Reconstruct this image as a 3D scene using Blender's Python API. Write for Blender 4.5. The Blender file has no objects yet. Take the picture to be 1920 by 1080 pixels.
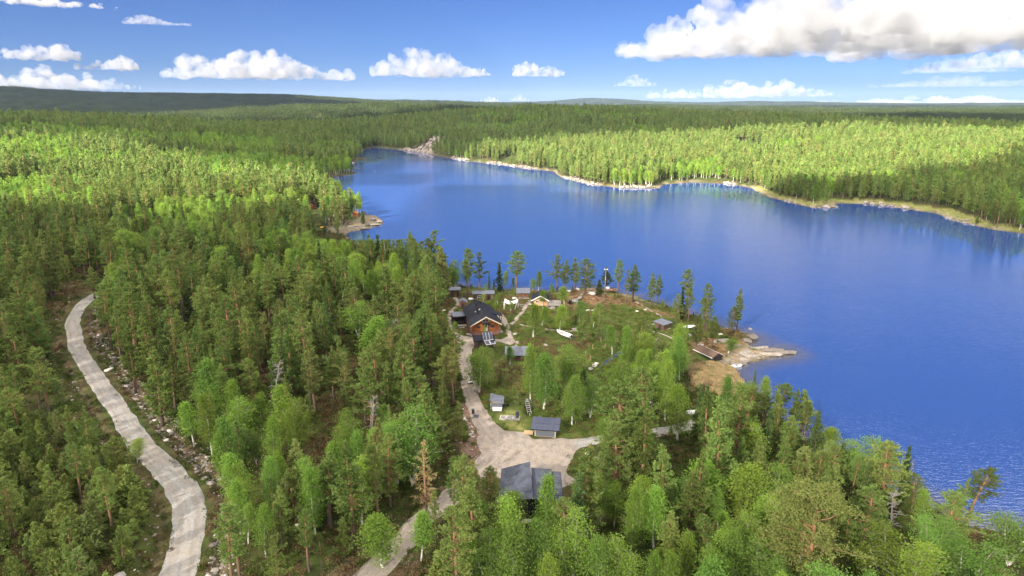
import bpy, bmesh, math, random
import numpy as np
from mathutils import Vector, Matrix, Euler

# ----------------------------------------------------------------------------
# camera, sky, sun, exposure
# ----------------------------------------------------------------------------
S = bpy.context.scene
CAM_H = 62.0
FPX = 1297.0                     # focal length in pixels of a 1920 px wide picture
PITCH = math.atan((540 - 193) / FPX)
cam_d = bpy.data.cameras.new('camera')
cam_d.sensor_width = 36.0
cam_d.lens = 36.0 * FPX / 1920.0
cam_d.clip_start = 1.0
cam_d.clip_end = 90000.0
cam = bpy.data.objects.new('camera', cam_d)
S.collection.objects.link(cam)
cam.location = (0, 0, CAM_H)
cam.rotation_euler = (math.pi / 2 - PITCH, 0, 0)
S.camera = cam

SUN_EL = math.radians(27.0)
SUN_AZ = math.radians(215.0)     # compass bearing the light comes from (0 = +Y, 90 = +X)
sun_dir = Vector((math.sin(SUN_AZ) * math.cos(SUN_EL), math.cos(SUN_AZ) * math.cos(SUN_EL), math.sin(SUN_EL)))

W = bpy.data.worlds.new('World')
S.world = W
W.use_nodes = True
wn, wl = W.node_tree.nodes, W.node_tree.links
wn.clear()
sky = wn.new('ShaderNodeTexSky')
sky.sky_type = 'NISHITA'
sky.sun_disc = False
sky.sun_elevation = SUN_EL
sky.sun_rotation = SUN_AZ
sky.altitude = 1500.0
sky.air_density = 0.85
sky.dust_density = 0.15
sky.ozone_density = 3.0
grade = wn.new('ShaderNodeHueSaturation')
grade.inputs['Saturation'].default_value = 1.0
tint = wn.new('ShaderNodeMix'); tint.data_type = 'RGBA'; tint.blend_type = 'MULTIPLY'
tint.inputs[0].default_value = 1.0
tint.inputs[7].default_value = (0.168, 0.222, 0.365, 1)
bgn = wn.new('ShaderNodeBackground')
bgn.inputs['Strength'].default_value = 0.05
wout = wn.new('ShaderNodeOutputWorld')
wl.new(sky.outputs[0], grade.inputs['Color'])
wl.new(grade.outputs[0], tint.inputs[6])
wl.new(tint.outputs[2], bgn.inputs['Color'])
wl.new(bgn.outputs[0], wout.inputs['Surface'])

sun_d = bpy.data.lights.new('sun', 'SUN')
sun_d.energy = 5.0
sun_d.angle = math.radians(0.55)
sun_d.color = (1.0, 0.92, 0.80)
sun = bpy.data.objects.new('sun', sun_d)
S.collection.objects.link(sun)
sun.rotation_euler = (-sun_dir).to_track_quat('-Z', 'Y').to_euler()
sun.location = (-200, -300, 300)

S.view_settings.view_transform = 'Standard'
S.view_settings.look = 'None'
S.view_settings.gamma = 1.0
S.view_settings.use_curve_mapping = False
S.view_settings.exposure = 2.5
S.render.engine = 'CYCLES'
S.cycles.max_bounces = 8
S.cycles.diffuse_bounces = 4
S.cycles.glossy_bounces = 3
S.cycles.transmission_bounces = 3
S.cycles.transparent_max_bounces = 16
S.cycles.volume_bounces = 4
S.cycles.caustics_reflective = False
S.cycles.caustics_refractive = False
S.cycles.use_denoising = True
# ----------------------------------------------------------------------------
# small library
# ----------------------------------------------------------------------------
COL = S.collection
PI = math.pi
rng = np.random.default_rng(7)
random.seed(11)

def tag(o, label=None, cat=None, group=None, kind=None):
    if label: o['label'] = label
    if cat: o['category'] = cat
    if group: o['group'] = group
    if kind: o['kind'] = kind
    return o

def empty(name, loc, rz=0.0):
    o = bpy.data.objects.new(name, None)
    o.empty_display_size = 0.3
    COL.objects.link(o)
    o.location = loc
    o.rotation_euler = (0, 0, rz)
    return o

def thing(name, label, cat, loc, rz=0.0, group=None):
    return tag(empty(name, loc, rz), label, cat, group)

class MB:
    """collects boxes, bars and sheets and links them as one mesh object"""
    def __init__(s): s.v = []; s.f = []
    def add(s, v, f):
        n = len(s.v); s.v += [tuple(p) for p in v]; s.f += [tuple(i + n for i in q) for q in f]; return s
    def box(s, x0, x1, y0, y1, z0, z1):
        v = [(x0,y0,z0),(x1,y0,z0),(x1,y1,z0),(x0,y1,z0),(x0,y0,z1),(x1,y0,z1),(x1,y1,z1),(x0,y1,z1)]
        return s.add(v, [(0,3,2,1),(4,5,6,7),(0,1,5,4),(1,2,6,5),(2,3,7,6),(3,0,4,7)])
    def slab(s, a, b, c, d, t):
        """a thick plate: four corners of the upper face (counter-clockwise from outside), thickness t downwards along the normal"""
        a, b, c, d = map(Vector, (a, b, c, d))
        n = (b - a).cross(d - a).normalized() * t
        v = [a, b, c, d, a - n, b - n, c - n, d - n]
        return s.add(v, [(0,1,2,3),(7,6,5,4),(0,4,5,1),(1,5,6,2),(2,6,7,3),(3,7,4,0)])
    def prism(s, poly, y0, y1):
        """polygon in x,z pushed from y0 to y1"""
        n = len(poly)
        v = [(x, y0, z) for x, z in poly] + [(x, y1, z) for x, z in poly]
        f = [tuple(range(n)), tuple(range(2*n-1, n-1, -1))] + [(i, i+n, (i+1) % n + n, (i+1) % n) for i in range(n)]
        return s.add(v, f)
    def tube(s, p0, p1, r0, r1=None, n=8, cap=True):
        if r1 is None: r1 = r0
        p0, p1 = Vector(p0), Vector(p1)
        d = (p1 - p0).normalized()
        u = d.orthogonal().normalized(); w = d.cross(u)
        v = []
        for p, r in ((p0, r0), (p1, r1)):
            for k in range(n):
                a = 2*PI*k/n
                v.append(p + u*math.cos(a)*r + w*math.sin(a)*r)
        f = [(k, (k+1) % n, (k+1) % n + n, k+n) for k in range(n)]
        if cap: f += [tuple(range(n-1, -1, -1)), tuple(range(n, 2*n))]
        return s.add(v, f)
    def build(s, name, mat, parent=None, smooth=False, loc=None, rz=None):
        me = bpy.data.meshes.new(name)
        me.from_pydata([tuple(p) for p in s.v], [], s.f)
        me.update()
        if smooth: me.shade_smooth()
        me.materials.append(mat)
        o = bpy.data.objects.new(name, me)
        COL.objects.link(o)
        if parent: o.parent = parent
        if loc is not None: o.location = loc
        if rz is not None: o.rotation_euler = (0, 0, rz)
        return o

def copy_tree(o, parent=None):
    c = o.copy(); COL.objects.link(c); c.parent = parent
    for ch in list(o.children): copy_tree(ch, c)
    return c

def np_mesh(name, verts, quads, mat, attrs=None, smooth=False, tris=None):
    """mesh from numpy arrays; attrs: {name: (domain, type, array)}"""
    me = bpy.data.meshes.new(name)
    verts = np.asarray(verts, np.float32)
    me.vertices.add(len(verts)); me.vertices.foreach_set('co', verts.ravel())
    parts = []
    if quads is not None and len(quads): parts.append(np.asarray(quads, np.int32))
    if tris is not None and len(tris): parts.append(np.asarray(tris, np.int32))
    loops = np.concatenate([p.ravel() for p in parts])
    tot = np.concatenate([np.full(len(p), p.shape[1], np.int32) for p in parts])
    me.loops.add(len(loops)); me.loops.foreach_set('vertex_index', loops)
    me.polygons.add(len(tot))
    me.polygons.foreach_set('loop_start', np.concatenate([[0], np.cumsum(tot)[:-1]]).astype(np.int32))
    me.polygons.foreach_set('loop_total', tot)
    for k, (dom, typ, arr) in (attrs or {}).items():
        a = me.attributes.new(k, typ, dom)
        a.data.foreach_set('value' if typ in ('FLOAT', 'INT') else ('vector' if typ == 'FLOAT_VECTOR' else 'color'), np.asarray(arr).ravel())
    me.update(calc_edges=True)
    me.validate()
    if smooth: me.shade_smooth()
    for m in (mat if isinstance(mat, (list, tuple)) else [mat]): me.materials.append(m)
    return me

def np_obj(name, me, parent=None):
    o = bpy.data.objects.new(name, me); COL.objects.link(o)
    if parent: o.parent = parent
    return o

# ---- value noise -----------------------------------------------------------
def _hash(ix, iy, iz=0):
    h = (ix.astype(np.int64) * 374761393 + iy.astype(np.int64) * 668265263 + np.int64(iz) * 2147483647 if np.isscalar(iz) else
         ix.astype(np.int64) * 374761393 + iy.astype(np.int64) * 668265263 + iz.astype(np.int64) * 1274126177)
    h = (h ^ (h >> 13)) * 1274126177
    h = h ^ (h >> 16)
    return (h & 0xffff) / 65535.0
def vnoise(x, y, seed=0):
    x = np.asarray(x, float) + seed * 17.31; y = np.asarray(y, float) - seed * 9.77
    ix, iy = np.floor(x), np.floor(y); fx, fy = x - ix, y - iy
    fx = fx*fx*(3-2*fx); fy = fy*fy*(3-2*fy)
    a, b = _hash(ix, iy), _hash(ix+1, iy); c, d = _hash(ix, iy+1), _hash(ix+1, iy+1)
    return (a*(1-fx)+b*fx)*(1-fy) + (c*(1-fx)+d*fx)*fy
def fbm(x, y, seed=0, oct=4):
    r = 0; a = .5; t = 0
    for k in range(oct):
        r = r + a*vnoise(np.asarray(x)*2**k, np.asarray(y)*2**k, seed+k*3); t += a; a *= .5
    return r / t
def smooth(a, b, x):
    t = np.clip((np.asarray(x, float)-a)/(b-a), 0, 1); return t*t*(3-2*t)

# ---- plane geometry --------------------------------------------------------
def seg_dist(x, y, P, closed=False):
    """distance to a polyline, and the parameter (index + fraction) of the nearest point"""
    x = np.asarray(x, float); y = np.asarray(y, float)
    best = np.full(x.shape, 1e18); par = np.zeros(x.shape)
    n = len(P)
    for i in range(n if closed else n-1):
        ax, ay = P[i]; bx, by = P[(i+1) % n]
        dx, dy = bx-ax, by-ay
        t = np.clip(((x-ax)*dx+(y-ay)*dy)/(dx*dx+dy*dy+1e-12), 0, 1)
        d = (x-ax-t*dx)**2+(y-ay-t*dy)**2
        m = d < best
        best = np.where(m, d, best); par = np.where(m, i+t, par)
    return np.sqrt(best), par
def inside(x, y, P):
    x = np.asarray(x, float); y = np.asarray(y, float)
    r = np.zeros(x.shape, bool); n = len(P)
    for i in range(n):
        ax, ay = P[i]; bx, by = P[(i+1) % n]
        if ay == by: continue
        c = ((ay > y) != (by > y)) & (x < (bx-ax)*(y-ay)/(by-ay)+ax)
        r ^= c
    return r

# ---- survey: a bearing read from the photograph -> a place on the ground ---
cp, sp = math.cos(PITCH), math.sin(PITCH)
def ray(px, py):
    u, v = (px-960)/FPX, (540-py)/FPX
    d = np.array([u, cp+v*sp, -sp+v*cp]); return d
def at_z(px, py, z=0.0):
    d = ray(px, py); t = (z-CAM_H)/d[2]; return (d[0]*t, d[1]*t)
def project(x, y, z):
    """world -> photograph pixels (arrays)"""
    zz = np.asarray(z)-CAM_H
    f = np.asarray(y)*cp - zz*sp
    u = np.asarray(y)*sp + zz*cp
    return 960+FPX*np.asarray(x)/f, 540-FPX*u/f, f
# ----------------------------------------------------------------------------
# materials (all procedural)
# ----------------------------------------------------------------------------
class NT:
    def __init__(s, name):
        s.m = bpy.data.materials.new(name); s.m.use_nodes = True
        s.n = s.m.node_tree.nodes; s.l = s.m.node_tree.links
        s.n.clear()
        s.out = s.n.new('ShaderNodeOutputMaterial')
    def new(s, t, **kw):
        n = s.n.new(t)
        for k, v in kw.items(): setattr(n, k, v)
        return n
    def link(s, a, b): s.l.new(a, b)
    def coord(s, kind='Object'):
        return s.new('ShaderNodeTexCoord').outputs[kind]
    def pos(s): return s.new('ShaderNodeNewGeometry').outputs['Position']
    def noise(s, vec, scale, detail=4, rough=.55, out='Fac', dim=None):
        n = s.new('ShaderNodeTexNoise'); n.inputs['Scale'].default_value = scale
        n.inputs['Detail'].default_value = detail; n.inputs['Roughness'].default_value = rough
        if vec is not None: s.link(vec, n.inputs['Vector'])
        return n.outputs[out]
    def scale(s, vec, sc):
        m = s.new('ShaderNodeMapping'); m.inputs['Scale'].default_value = sc
        s.link(vec, m.inputs['Vector']); return m.outputs[0]
    def ramp(s, fac, stops):
        r = s.new('ShaderNodeValToRGB'); e = r.color_ramp.elements
        while len(e) < len(stops): e.new(.5)
        for k, (p, c) in enumerate(stops):
            e[k].position = p; e[k].color = (*c, 1) if len(c) == 3 else c
        s.link(fac, r.inputs[0]); return r.outputs[0]
    def mix(s, fac, a, b, mode='MIX'):
        m = s.new('ShaderNodeMix', data_type='RGBA', blend_type=mode)
        for v, i in ((fac, 0), (a, 6), (b, 7)):
            if isinstance(v, (int, float)): m.inputs[i].default_value = v
            elif isinstance(v, (tuple, list)): m.inputs[i].default_value = (*v, 1)
            else: s.link(v, m.inputs[i])
        return m.outputs[2]
    def math(s, op, a, b=0.0, clamp=False):
        m = s.new('ShaderNodeMath', operation=op, use_clamp=clamp)
        for v, i in ((a, 0), (b, 1)):
            if isinstance(v, (int, float)): m.inputs[i].default_value = v
            else: s.link(v, m.inputs[i])
        return m.outputs[0]
    def attr(s, name, kind='GEOMETRY'):
        a = s.new('ShaderNodeAttribute'); a.attribute_name = name; a.attribute_type = kind
        return a.outputs['Fac']
    def rand(s): return s.new('ShaderNodeObjectInfo').outputs['Random']
    def bump(s, h, strength=.4, dist=.05):
        b = s.new('ShaderNodeBump'); b.inputs['Strength'].default_value = strength
        b.inputs['Distance'].default_value = dist; s.link(h, b.inputs['Height']); return b.outputs[0]
    def finish(s, color, rough=.8, metal=0.0, normal=None, spec=.3):
        p = s.new('ShaderNodeBsdfPrincipled')
        for v, k in ((color, 'Base Color'), (rough, 'Roughness'), (metal, 'Metallic'), (spec, 'Specular IOR Level')):
            if isinstance(v, tuple): p.inputs[k].default_value = (*v, 1)
            elif isinstance(v, (int, float)): p.inputs[k].default_value = v
            else: s.link(v, p.inputs[k])
        if normal is not None: s.link(normal, p.inputs['Normal'])
        s.link(p.outputs[0], s.out.inputs['Surface'])
        s.p = p
        return s.m

def mat_plain(name, c, rough=.7, metal=0.0, var=.25, scale=6.0, bump=.15, spec=.3):
    t = NT(name); v = t.coord('Object')
    n = t.noise(v, scale, 5)
    lo = tuple(x*(1-var) for x in c); hi = tuple(min(1, x*(1+var)) for x in c)
    col = t.ramp(n, [(.3, lo), (.7, hi)])
    return t.finish(col, rough, metal, t.bump(n, bump, .02), spec)

def mat_wood(name, c1, c2, rough=.75, grain=(2, 30, 30), spec=.25):
    """grain runs along local x"""
    t = NT(name); v = t.coord('Object')
    n = t.noise(t.scale(v, (grain[0]*.5, grain[1]*.5, grain[2]*.5)), 1.0, 5, .6)
    big = t.noise(v, .9, 3)
    col = t.ramp(n, [(.3, c1), (.7, c2)])
    r = t.rand()
    col = t.mix(t.math('MULTIPLY', big, .35), col, tuple(x*.6 for x in c1))
    hs = t.new('ShaderNodeHueSaturation'); t.link(col, hs.inputs['Color'])
    t.link(t.math('ADD', t.math('MULTIPLY', r, .4), .8), hs.inputs['Value'])
    return t.finish(hs.outputs[0], rough, 0, t.bump(n, .3, .02), spec)

def mat_leaf(name, dark, light, odd=None, odd_share=.2, transl=.35, varz=.25, sat=.93):
    """leaves or needles: clump tone from the mesh, plant tone from the object"""
    t = NT(name)
    tone = t.attr('tone'); r = t.rand()
    f = t.math('ADD', t.math('MULTIPLY', tone, .65), t.math('MULTIPLY', r, .45), clamp=True)
    col = t.mix(f, dark, light)
    if odd:
        k = t.math('GREATER_THAN', t.math('FRACT', t.math('MULTIPLY', r, 7.31)), 1-odd_share)
        col = t.mix(t.math('MULTIPLY', k, .7), col, odd)
    hs = t.new('ShaderNodeHueSaturation'); t.link(col, hs.inputs['Color'])
    hs.inputs['Saturation'].default_value = sat
    t.link(t.math('ADD', t.math('MULTIPLY', t.math('FRACT', t.math('MULTIPLY', r, 13.7)), 2*varz), 1-varz), hs.inputs['Value'])
    t.link(t.math('ADD', t.math('MULTIPLY', t.math('FRACT', t.math('MULTIPLY', r, 5.13)), .03), .485), hs.inputs['Hue'])
    d = t.new('ShaderNodeBsdfDiffuse'); tr = t.new('ShaderNodeBsdfTranslucent')
    t.link(hs.outputs[0], d.inputs['Color']); t.link(hs.outputs[0], tr.inputs['Color'])
    m = t.new('ShaderNodeMixShader'); m.inputs[0].default_value = transl
    t.link(d.outputs[0], m.inputs[1]); t.link(tr.outputs[0], m.inputs[2])
    t.link(m.outputs[0], t.out.inputs['Surface'])
    return t.m

def mat_bark(name, low, high):
    """bark attribute: 0 at the foot, 1 at the crown"""
    t = NT(name); v = t.coord('Object')
    a = t.attr('bark')
    n = t.noise(t.scale(v, (6, 6, 2.2)), 1, 4)
    f = t.math('ADD', a, t.math('MULTIPLY', t.math('SUBTRACT', n, .5), .5), clamp=True)
    col = t.mix(f, low, high)
    col = t.mix(t.math('MULTIPLY', t.noise(v, 9, 3), .5), col, tuple(x*.45 for x in low))
    return t.finish(col, .9, 0, None, .1)

def mat_birch_bark():
    t = NT('birch bark'); v = t.coord('Object')
    n = t.noise(t.scale(v, (3, 3, 9)), 1, 4, .6)
    a = t.attr('bark')
    col = t.ramp(n, [(.36, (.06, .05, .045)), (.46, (.52, .49, .44)), (.75, (.68, .66, .61))])
    return t.finish(t.mix(t.math('MULTIPLY', a, 1.0), col, (.12, .09, .06)), .7, 0, None, .2)

M = {}
M['pine_needle'] = mat_leaf('pine needles', (.070, .118, .022), (.170, .240, .047), (.19, .205, .055), .08, .35)
M['dry_needle'] = mat_leaf('dry pine needles', (.22, .18, .06), (.34, .28, .11), None, 0, .3)
M['spruce_needle'] = mat_leaf('spruce needles', (.040, .075, .020), (.10, .15, .040), None, 0, .3)
M['far_needle'] = mat_leaf('far needles', (.022, .036, .013), (.075, .100, .030), None, 0, .3)  # dark conifer green, lowered further to stand in for cloud shade
M['young_needle'] = mat_leaf('young pine needles', (.090, .135, .026), (.20, .26, .052), (.13, .17, .05), .3, .35)
M['birch_leaf'] = mat_leaf('birch leaves', (.105, .185, .018), (.235, .36, .038), (.12, .23, .035), .3, .5)
M['shrub_leaf'] = mat_leaf('heath shrub leaves', (.050, .085, .014), (.150, .205, .034), (.18, .105, .045), .22, .35, .3)
M['wood_leaf'] = mat_leaf('forest floor shrub leaves', (.032, .056, .010), (.105, .140, .026), (.11, .062, .028), .25, .25, .3)  # darker berry shrubs; the tone also paints in shade between trees
M['heather_leaf'] = mat_leaf('heather', (.085, .060, .028), (.20, .145, .060), None, 0, .25)
M['old_needle'] = mat_leaf('old pine needles', (.14, .18, .036), (.26, .31, .075), None, 0, .4)
M['pale_leaf'] = mat_leaf('willow leaves', (.12, .15, .07), (.22, .25, .13), None, 0, .3)
M['reed'] = mat_leaf('dry reeds', (.30, .21, .10), (.50, .38, .20), (.18, .19, .06), .22, .35)
M['pine_bark'] = mat_bark('pine bark', (.10, .078, .060), (.34, .19, .095))
M['spruce_bark'] = mat_bark('spruce bark', (.09, .07, .055), (.12, .095, .075))
M['dead_bark'] = mat_bark('dead grey wood', (.17, .15, .135), (.27, .25, .235))
M['birch_bark'] = mat_birch_bark()
# ----------------------------------------------------------------------------
# terrain: lake outline, hills, roads
# ----------------------------------------------------------------------------
SHORE_PX = [
 # near shore, from the boathouse bay down to the lower right, then out of the picture
 (1479,662),(1462,668),(1442,669),(1418,676),(1402,678),(1379,687),(1379,699),(1390,716),(1402,730),(1425,765),(1450,785),
 (1495,815),(1520,835),(1560,855),(1602,875),(1650,905),(1700,935),(1728,944),(1760,962),(1806,985),(1840,993),(1885,1000),(1925,1010),
 (2050,1060),(2400,1080),(3000,900),(3000,640),(2500,560),(2150,492),
 # right bank going away
 (1960,447),(1920,438),(1856,429),(1796,415),(1755,400),(1691,390),(1627,382),(1567,381),(1566,390),(1521,389),(1480,379),(1439,369),
 (1407,352),(1361,344),(1297,342),(1242,346),(1237,353),(1168,353),(1109,346),(1049,331),(1038,321),(1000,317),(930,307),(878,302),
 (831,294),(784,285),(737,279),(703,276),(683,279),
 # left bank coming back
 (672,287),(660,296),(688,297),(672,301),(650,306),(645,312),(655,319),(670,325),(652,328),(625,331),(614,338),(612,352),(628,372),(645,386),
 (652,394),(670,399),(688,402),(704,405),(712,411),(718,417),(708,424),(686,430),(668,432),(652,435),(647,441),(655,452),(676,464),(700,474),
 (735,492),(770,508),(820,524),(860,536),(900,543),(937,545),(962,545),(990,545),(1028,548),(1053,548),(1075,544),(1103,540),(1137,543),
 (1160,551),(1183,554),(1208,562),(1233,570),(1252,576),(1280,584),(1308,595),(1330,604),(1346,612),(1356,616),(1372,619),(1385,622),(1398,627),
 (1417,635),(1408,642),(1402,647),(1412,651),(1433,653),(1467,654)]
LAKE = np.array([at_z(*p) for p in SHORE_PX])

def shore_dist(x, y):
    """distance from the shoreline, positive on land"""
    d, _ = seg_dist(x, y, LAKE, True)
    return np.where(inside(x, y, LAKE), -d, d)

def bump2(x, y, cx, cy, rx, ry, rot=0.0):
    c, s = math.cos(rot), math.sin(rot)
    u = ((x-cx)*c+(y-cy)*s)/rx; v = (-(x-cx)*s+(y-cy)*c)/ry
    return np.exp(-(u*u+v*v))

def height0(x, y, sd=None):
    x = np.asarray(x, float); y = np.asarray(y, float)
    if sd is None: sd = shore_dist(x, y)
    s = np.clip(sd, 0, None)
    r = np.sqrt(x*x+y*y)
    h = 0.18 + 2.3*(1-np.exp(-s/16)) + .012*np.minimum(s, 200)
    rise = 1-np.exp(-s/110)
    hill = 0
    hill = hill + 31*bump2(x, y, -560, 720, 420, 380, .3)         # wooded hill left of the lake
    hill = hill + 20*bump2(x, y, -1000, 620, 400, 500)
    hill = hill + 8*bump2(x, y, -160, 230, 130, 160)
    hill = hill + 40*bump2(x, y, 40, 1230, 330, 230, -.1)         # hill with the cliff at the far end
    hill = hill + 22*bump2(x, y, 480, 900, 380, 260, -.35)        # right bank
    hill = hill + 12*bump2(x, y, 620, 560, 240, 220)
    hill = hill + 40*bump2(x, y, -420, 2050, 620, 420)            # far slope behind the lake
    far = smooth(1500, 3500, r)
    hill = hill + far*(12+26*(fbm(x/2600, y/2600, 5, 3)-.5)*2)
    hill = hill + 150*bump2(x, y, -3700, 4300, 1650, 900, .10)+26*(fbm(x/700, y/700, 91, 3)-.5)*smooth(2500, 4000, y)    # dark ridge
    hill = hill + 50*bump2(x, y, -1500, 4600, 750, 700)
    hill = hill + 40*bump2(x, y, -600, 5600, 1400, 700)
    hill = hill + 95*bump2(x, y, 1500, 12500, 900, 800) + 45*bump2(x, y, 600, 11500, 2600, 900)
    hill = hill + 48*bump2(x, y, 4600, 12500, 1500, 900) + 22*bump2(x, y, 7500, 11000, 2500, 1500)
    hill = hill + 30*bump2(x, y, 1000, 3900, 600, 500)
    rough = (fbm(x/55, y/55, 1, 2)-.5)*2.0*(1-np.exp(-s/30)) + (fbm(x/260, y/260, 2, 3)-.5)*14*smooth(60, 400, s)
    # steep rocky bank on the far side
    cliff = 13*smooth(2, 24, s)*bump2(x, y, CLIFF[0], CLIFF[1], 75, 55)
    land = h + rise*hill + rough + cliff
    # low rock point and the rock point across the bay stay low
    return np.where(sd > 0, land, np.maximum(-5, -.05+sd*.16))
CLIFF = at_z(822, 286)

def ground_at(px, py, hf=None):
    """where the line of sight through a picture point meets the ground"""
    d = ray(px, py); hf = hf or height0
    t = np.concatenate([np.linspace(60, 420, 260), np.geomspace(422, 15000, 260)])
    X, Y, Z = d[0]*t, d[1]*t, CAM_H+d[2]*t
    g = hf(X, Y) - Z
    k = np.argmax(g > 0)
    if k == 0: return at_z(px, py, 0)
    a = g[k-1]/(g[k-1]-g[k]); tt = t[k-1]+a*(t[k]-t[k-1])
    return (d[0]*tt, d[1]*tt)
def gpts(P): return np.array([ground_at(*p) for p in P])

# ---- roads and paths, read along their middle ------------------------------
ROAD_PX = [(300,1180),(322,1120),(334,1080),(345,1037),(354,994),(358,956),(347,919),(317,887),(274,844),(242,801),(215,758),(188,720),(166,688),(146,658),(139,629),(136,604),(144,583),(158,566),(174,556),(186,549)]
ROAD = gpts(ROAD_PX); ROAD_W = 2.75
DRIVE_PX = [(640,1120),(690,1085),(712,1062),(735,1040),(762,1005),(800,968),(838,938),(868,908),(905,878),(925,850)]
DRIVE = gpts(DRIVE_PX)
DRIVE2_PX = [(915,815),(905,795),(893,770),(885,745),(880,722),(874,690),(870,665),(872,640)]
DRIVE2 = gpts(DRIVE2_PX)
SPUR_PX = [(1075,833),(1125,823),(1180,818),(1225,812),(1262,805),(1290,800),(1308,792)]
SPUR = gpts(SPUR_PX)
YARD_PX = [(893,778),(912,768),(925,790),(945,808),(985,810),(1000,824),(1052,822),(1088,822),(1090,836),(1076,845),(1071,868),(1060,886),(1082,905),(1040,922),(960,908),(908,880),(898,835)]
YARD = gpts(YARD_PX)
COURT_PX = [(855,622),(870,630),(884,632),(940,636),(958,628),(966,640),(958,648),(935,640),(918,642),(890,648),(880,668),(862,664),(858,640)]
COURT = gpts(COURT_PX)
PATHS_PX = [
 ([(862,640),(856,625),(845,610),(840,595),(845,583),(856,576),(860,568),(854,558)], .9),
 ([(960,640),(955,628),(951,615),(957,607),(966,603),(972,592),(981,583),(986,573),(992,565),(1003,560)], .75),
 ([(951,615),(945,600),(938,590)], 1.1),
 ([(962,606),(985,611),(1010,615),(1040,620),(1062,621),(1085,620)], .35),
 ([(986,573),(965,568),(940,566),(925,566)], .4),
 ([(985,578),(970,571)], .3),
 ([(975,589),(990,585),(1000,583)], .3),
 ([(1022,568),(1028,578),(1048,584)], .4),
 ([(1192,566),(1210,576),(1230,587),(1244,596)], .4),
 ([(1228,607),(1210,611),(1190,618),(1178,622)], .3),
 ([(1225,622),(1250,628),(1270,640),(1282,650)], .3),
 ([(970,640),(969,650)], .5),
]
PATHS = [(gpts(p), w) for p, w in PATHS_PX]
DITCH_PX = [(1200,640),(1175,652),(1155,660),(1144,667),(1133,674),(1122,682),(1110,690),(1098,697)]
DITCH = gpts(DITCH_PX)
TIP_ROCK = gpts([(1338,672),(1360,655),(1393,642),(1402,632),(1420,640),(1470,650),(1482,662),(1440,676),(1385,690),(1350,684)])
TIP_HEATH = gpts([(1285,640),(1330,626),(1365,640),(1400,632),(1410,645),(1380,665),(1345,675),(1300,660)])
BARE_TOP = gpts([(1040,552),(1075,540),(1105,536),(1150,545),(1195,560),(1240,580),(1290,600),(1250,600),(1190,578),(1140,572),(1090,580),(1050,575)])
REEDS = gpts([(1292,690),(1330,682),(1372,694),(1384,712),(1396,735),(1370,745),(1330,735),(1300,722)])
CLEARING = gpts([(842,545),(880,540),(1000,543),(1100,536),(1160,548),(1240,575),(1330,608),(1415,636),(1484,662),(1385,692),(1385,715),(1330,715),(1270,690),
                 (1180,690),(1130,712),(1128,780),(1150,806),(1250,790),(1312,780),(1318,808),(1180,838),(1110,850),(1085,905),(1050,975),(950,980),(905,905),(885,850),(872,760),(850,700),(845,640),(838,600)])
YARD_GRASS = gpts([(925,790),(918,780),(938,765),(960,760),(985,770),(1000,790),(996,815),(945,810)])
HEATH_GAP = gpts([(625,650),(690,640),(700,700),(680,735),(635,725)])
HEATH_GAP2 = gpts([(540,790),(640,780),(660,850),(620,870),(560,850)])
LEFT_SLOPE = gpts([(-60,1300),(-60,790),(120,800),(230,850),(300,930),(300,1300)])
ROCK_POINT = gpts([(640,432),(655,418),(680,402),(705,404),(720,416),(690,432),(650,440)])
WEST_ROCKS = gpts([(600,440),(610,425),(640,408),(665,402),(655,432),(645,440)])

def road_amount(x, y, extra=0.0):
    """0..1 how much a place is gravel"""
    r = np.zeros(np.shape(x))
    def lay(P, w):
        d, _ = seg_dist(x, y, P)
        return 1-smooth(w*.8, w*1.15, d-extra)
    r = np.maximum(r, lay(ROAD, ROAD_W)); r = np.maximum(r, lay(DRIVE, 2.1)); r = np.maximum(r, lay(DRIVE2, 1.9)); r = np.maximum(r, lay(SPUR, 1.7))
    for P in (YARD, COURT):
        d, _ = seg_dist(x, y, P, True); ins = inside(x, y, P)
        r = np.maximum(r, np.where(ins, 1, 1-smooth(.0, .9, d-extra)))
    for P, w in PATHS: r = np.maximum(r, lay(P, w))
    return r

def height(x, y, sd=None):
    h = height0(x, y, sd)
    x = np.asarray(x, float); y = np.asarray(y, float)
    near = (np.hypot(x, y) < 520)
    if near.any():
        d, _ = seg_dist(x, y, ROAD)
        h = h - np.where(near, .55*np.exp(-((d-4.4)/.8)**2), 0)       # ditches
        h = h + np.where(near, .35*np.exp(-((d-6.1)/.9)**2), 0)       # spoil banks
        d, _ = seg_dist(x, y, DITCH)
        h = h - np.where(near, 1.1*np.exp(-(d/1.3)**2), 0)
    return h
def gz(x, y): return float(height(np.array([x]), np.array([y]))[0])
def place(px, py):
    x, y = ground_at(px, py, height); return Vector((x, y, gz(x, y)))

# ---- ground sheet ----------------------------------------------------------
rad = np.concatenate([np.linspace(24, 60, 14), np.arange(61.5, 340, 1.15), np.geomspace(342, 17000, 235)])
ang = np.radians(np.concatenate([np.linspace(-80, -44, 30)[:-1], np.linspace(-44, 44, 520), np.linspace(44, 80, 30)[1:]]))
R_, A_ = np.meshgrid(rad, ang, indexing='ij')
GX = R_*np.sin(A_); GY = R_*np.cos(A_) - 0.0
gx, gy = GX.ravel(), GY.ravel()
SDF = shore_dist(gx, gy)
gh = height(gx, gy, SDF)
ra = np.where(np.hypot(gx, gy) < 560, road_amount(gx, gy), 0)
gh_ground = gh
nR, nA = R_.shape
idx = np.arange(nR*nA).reshape(nR, nA)
quads = np.stack([idx[:-1, :-1], idx[:-1, 1:], idx[1:, 1:], idx[1:, :-1]], -1).reshape(-1, 4)[:, ::-1]

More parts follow.
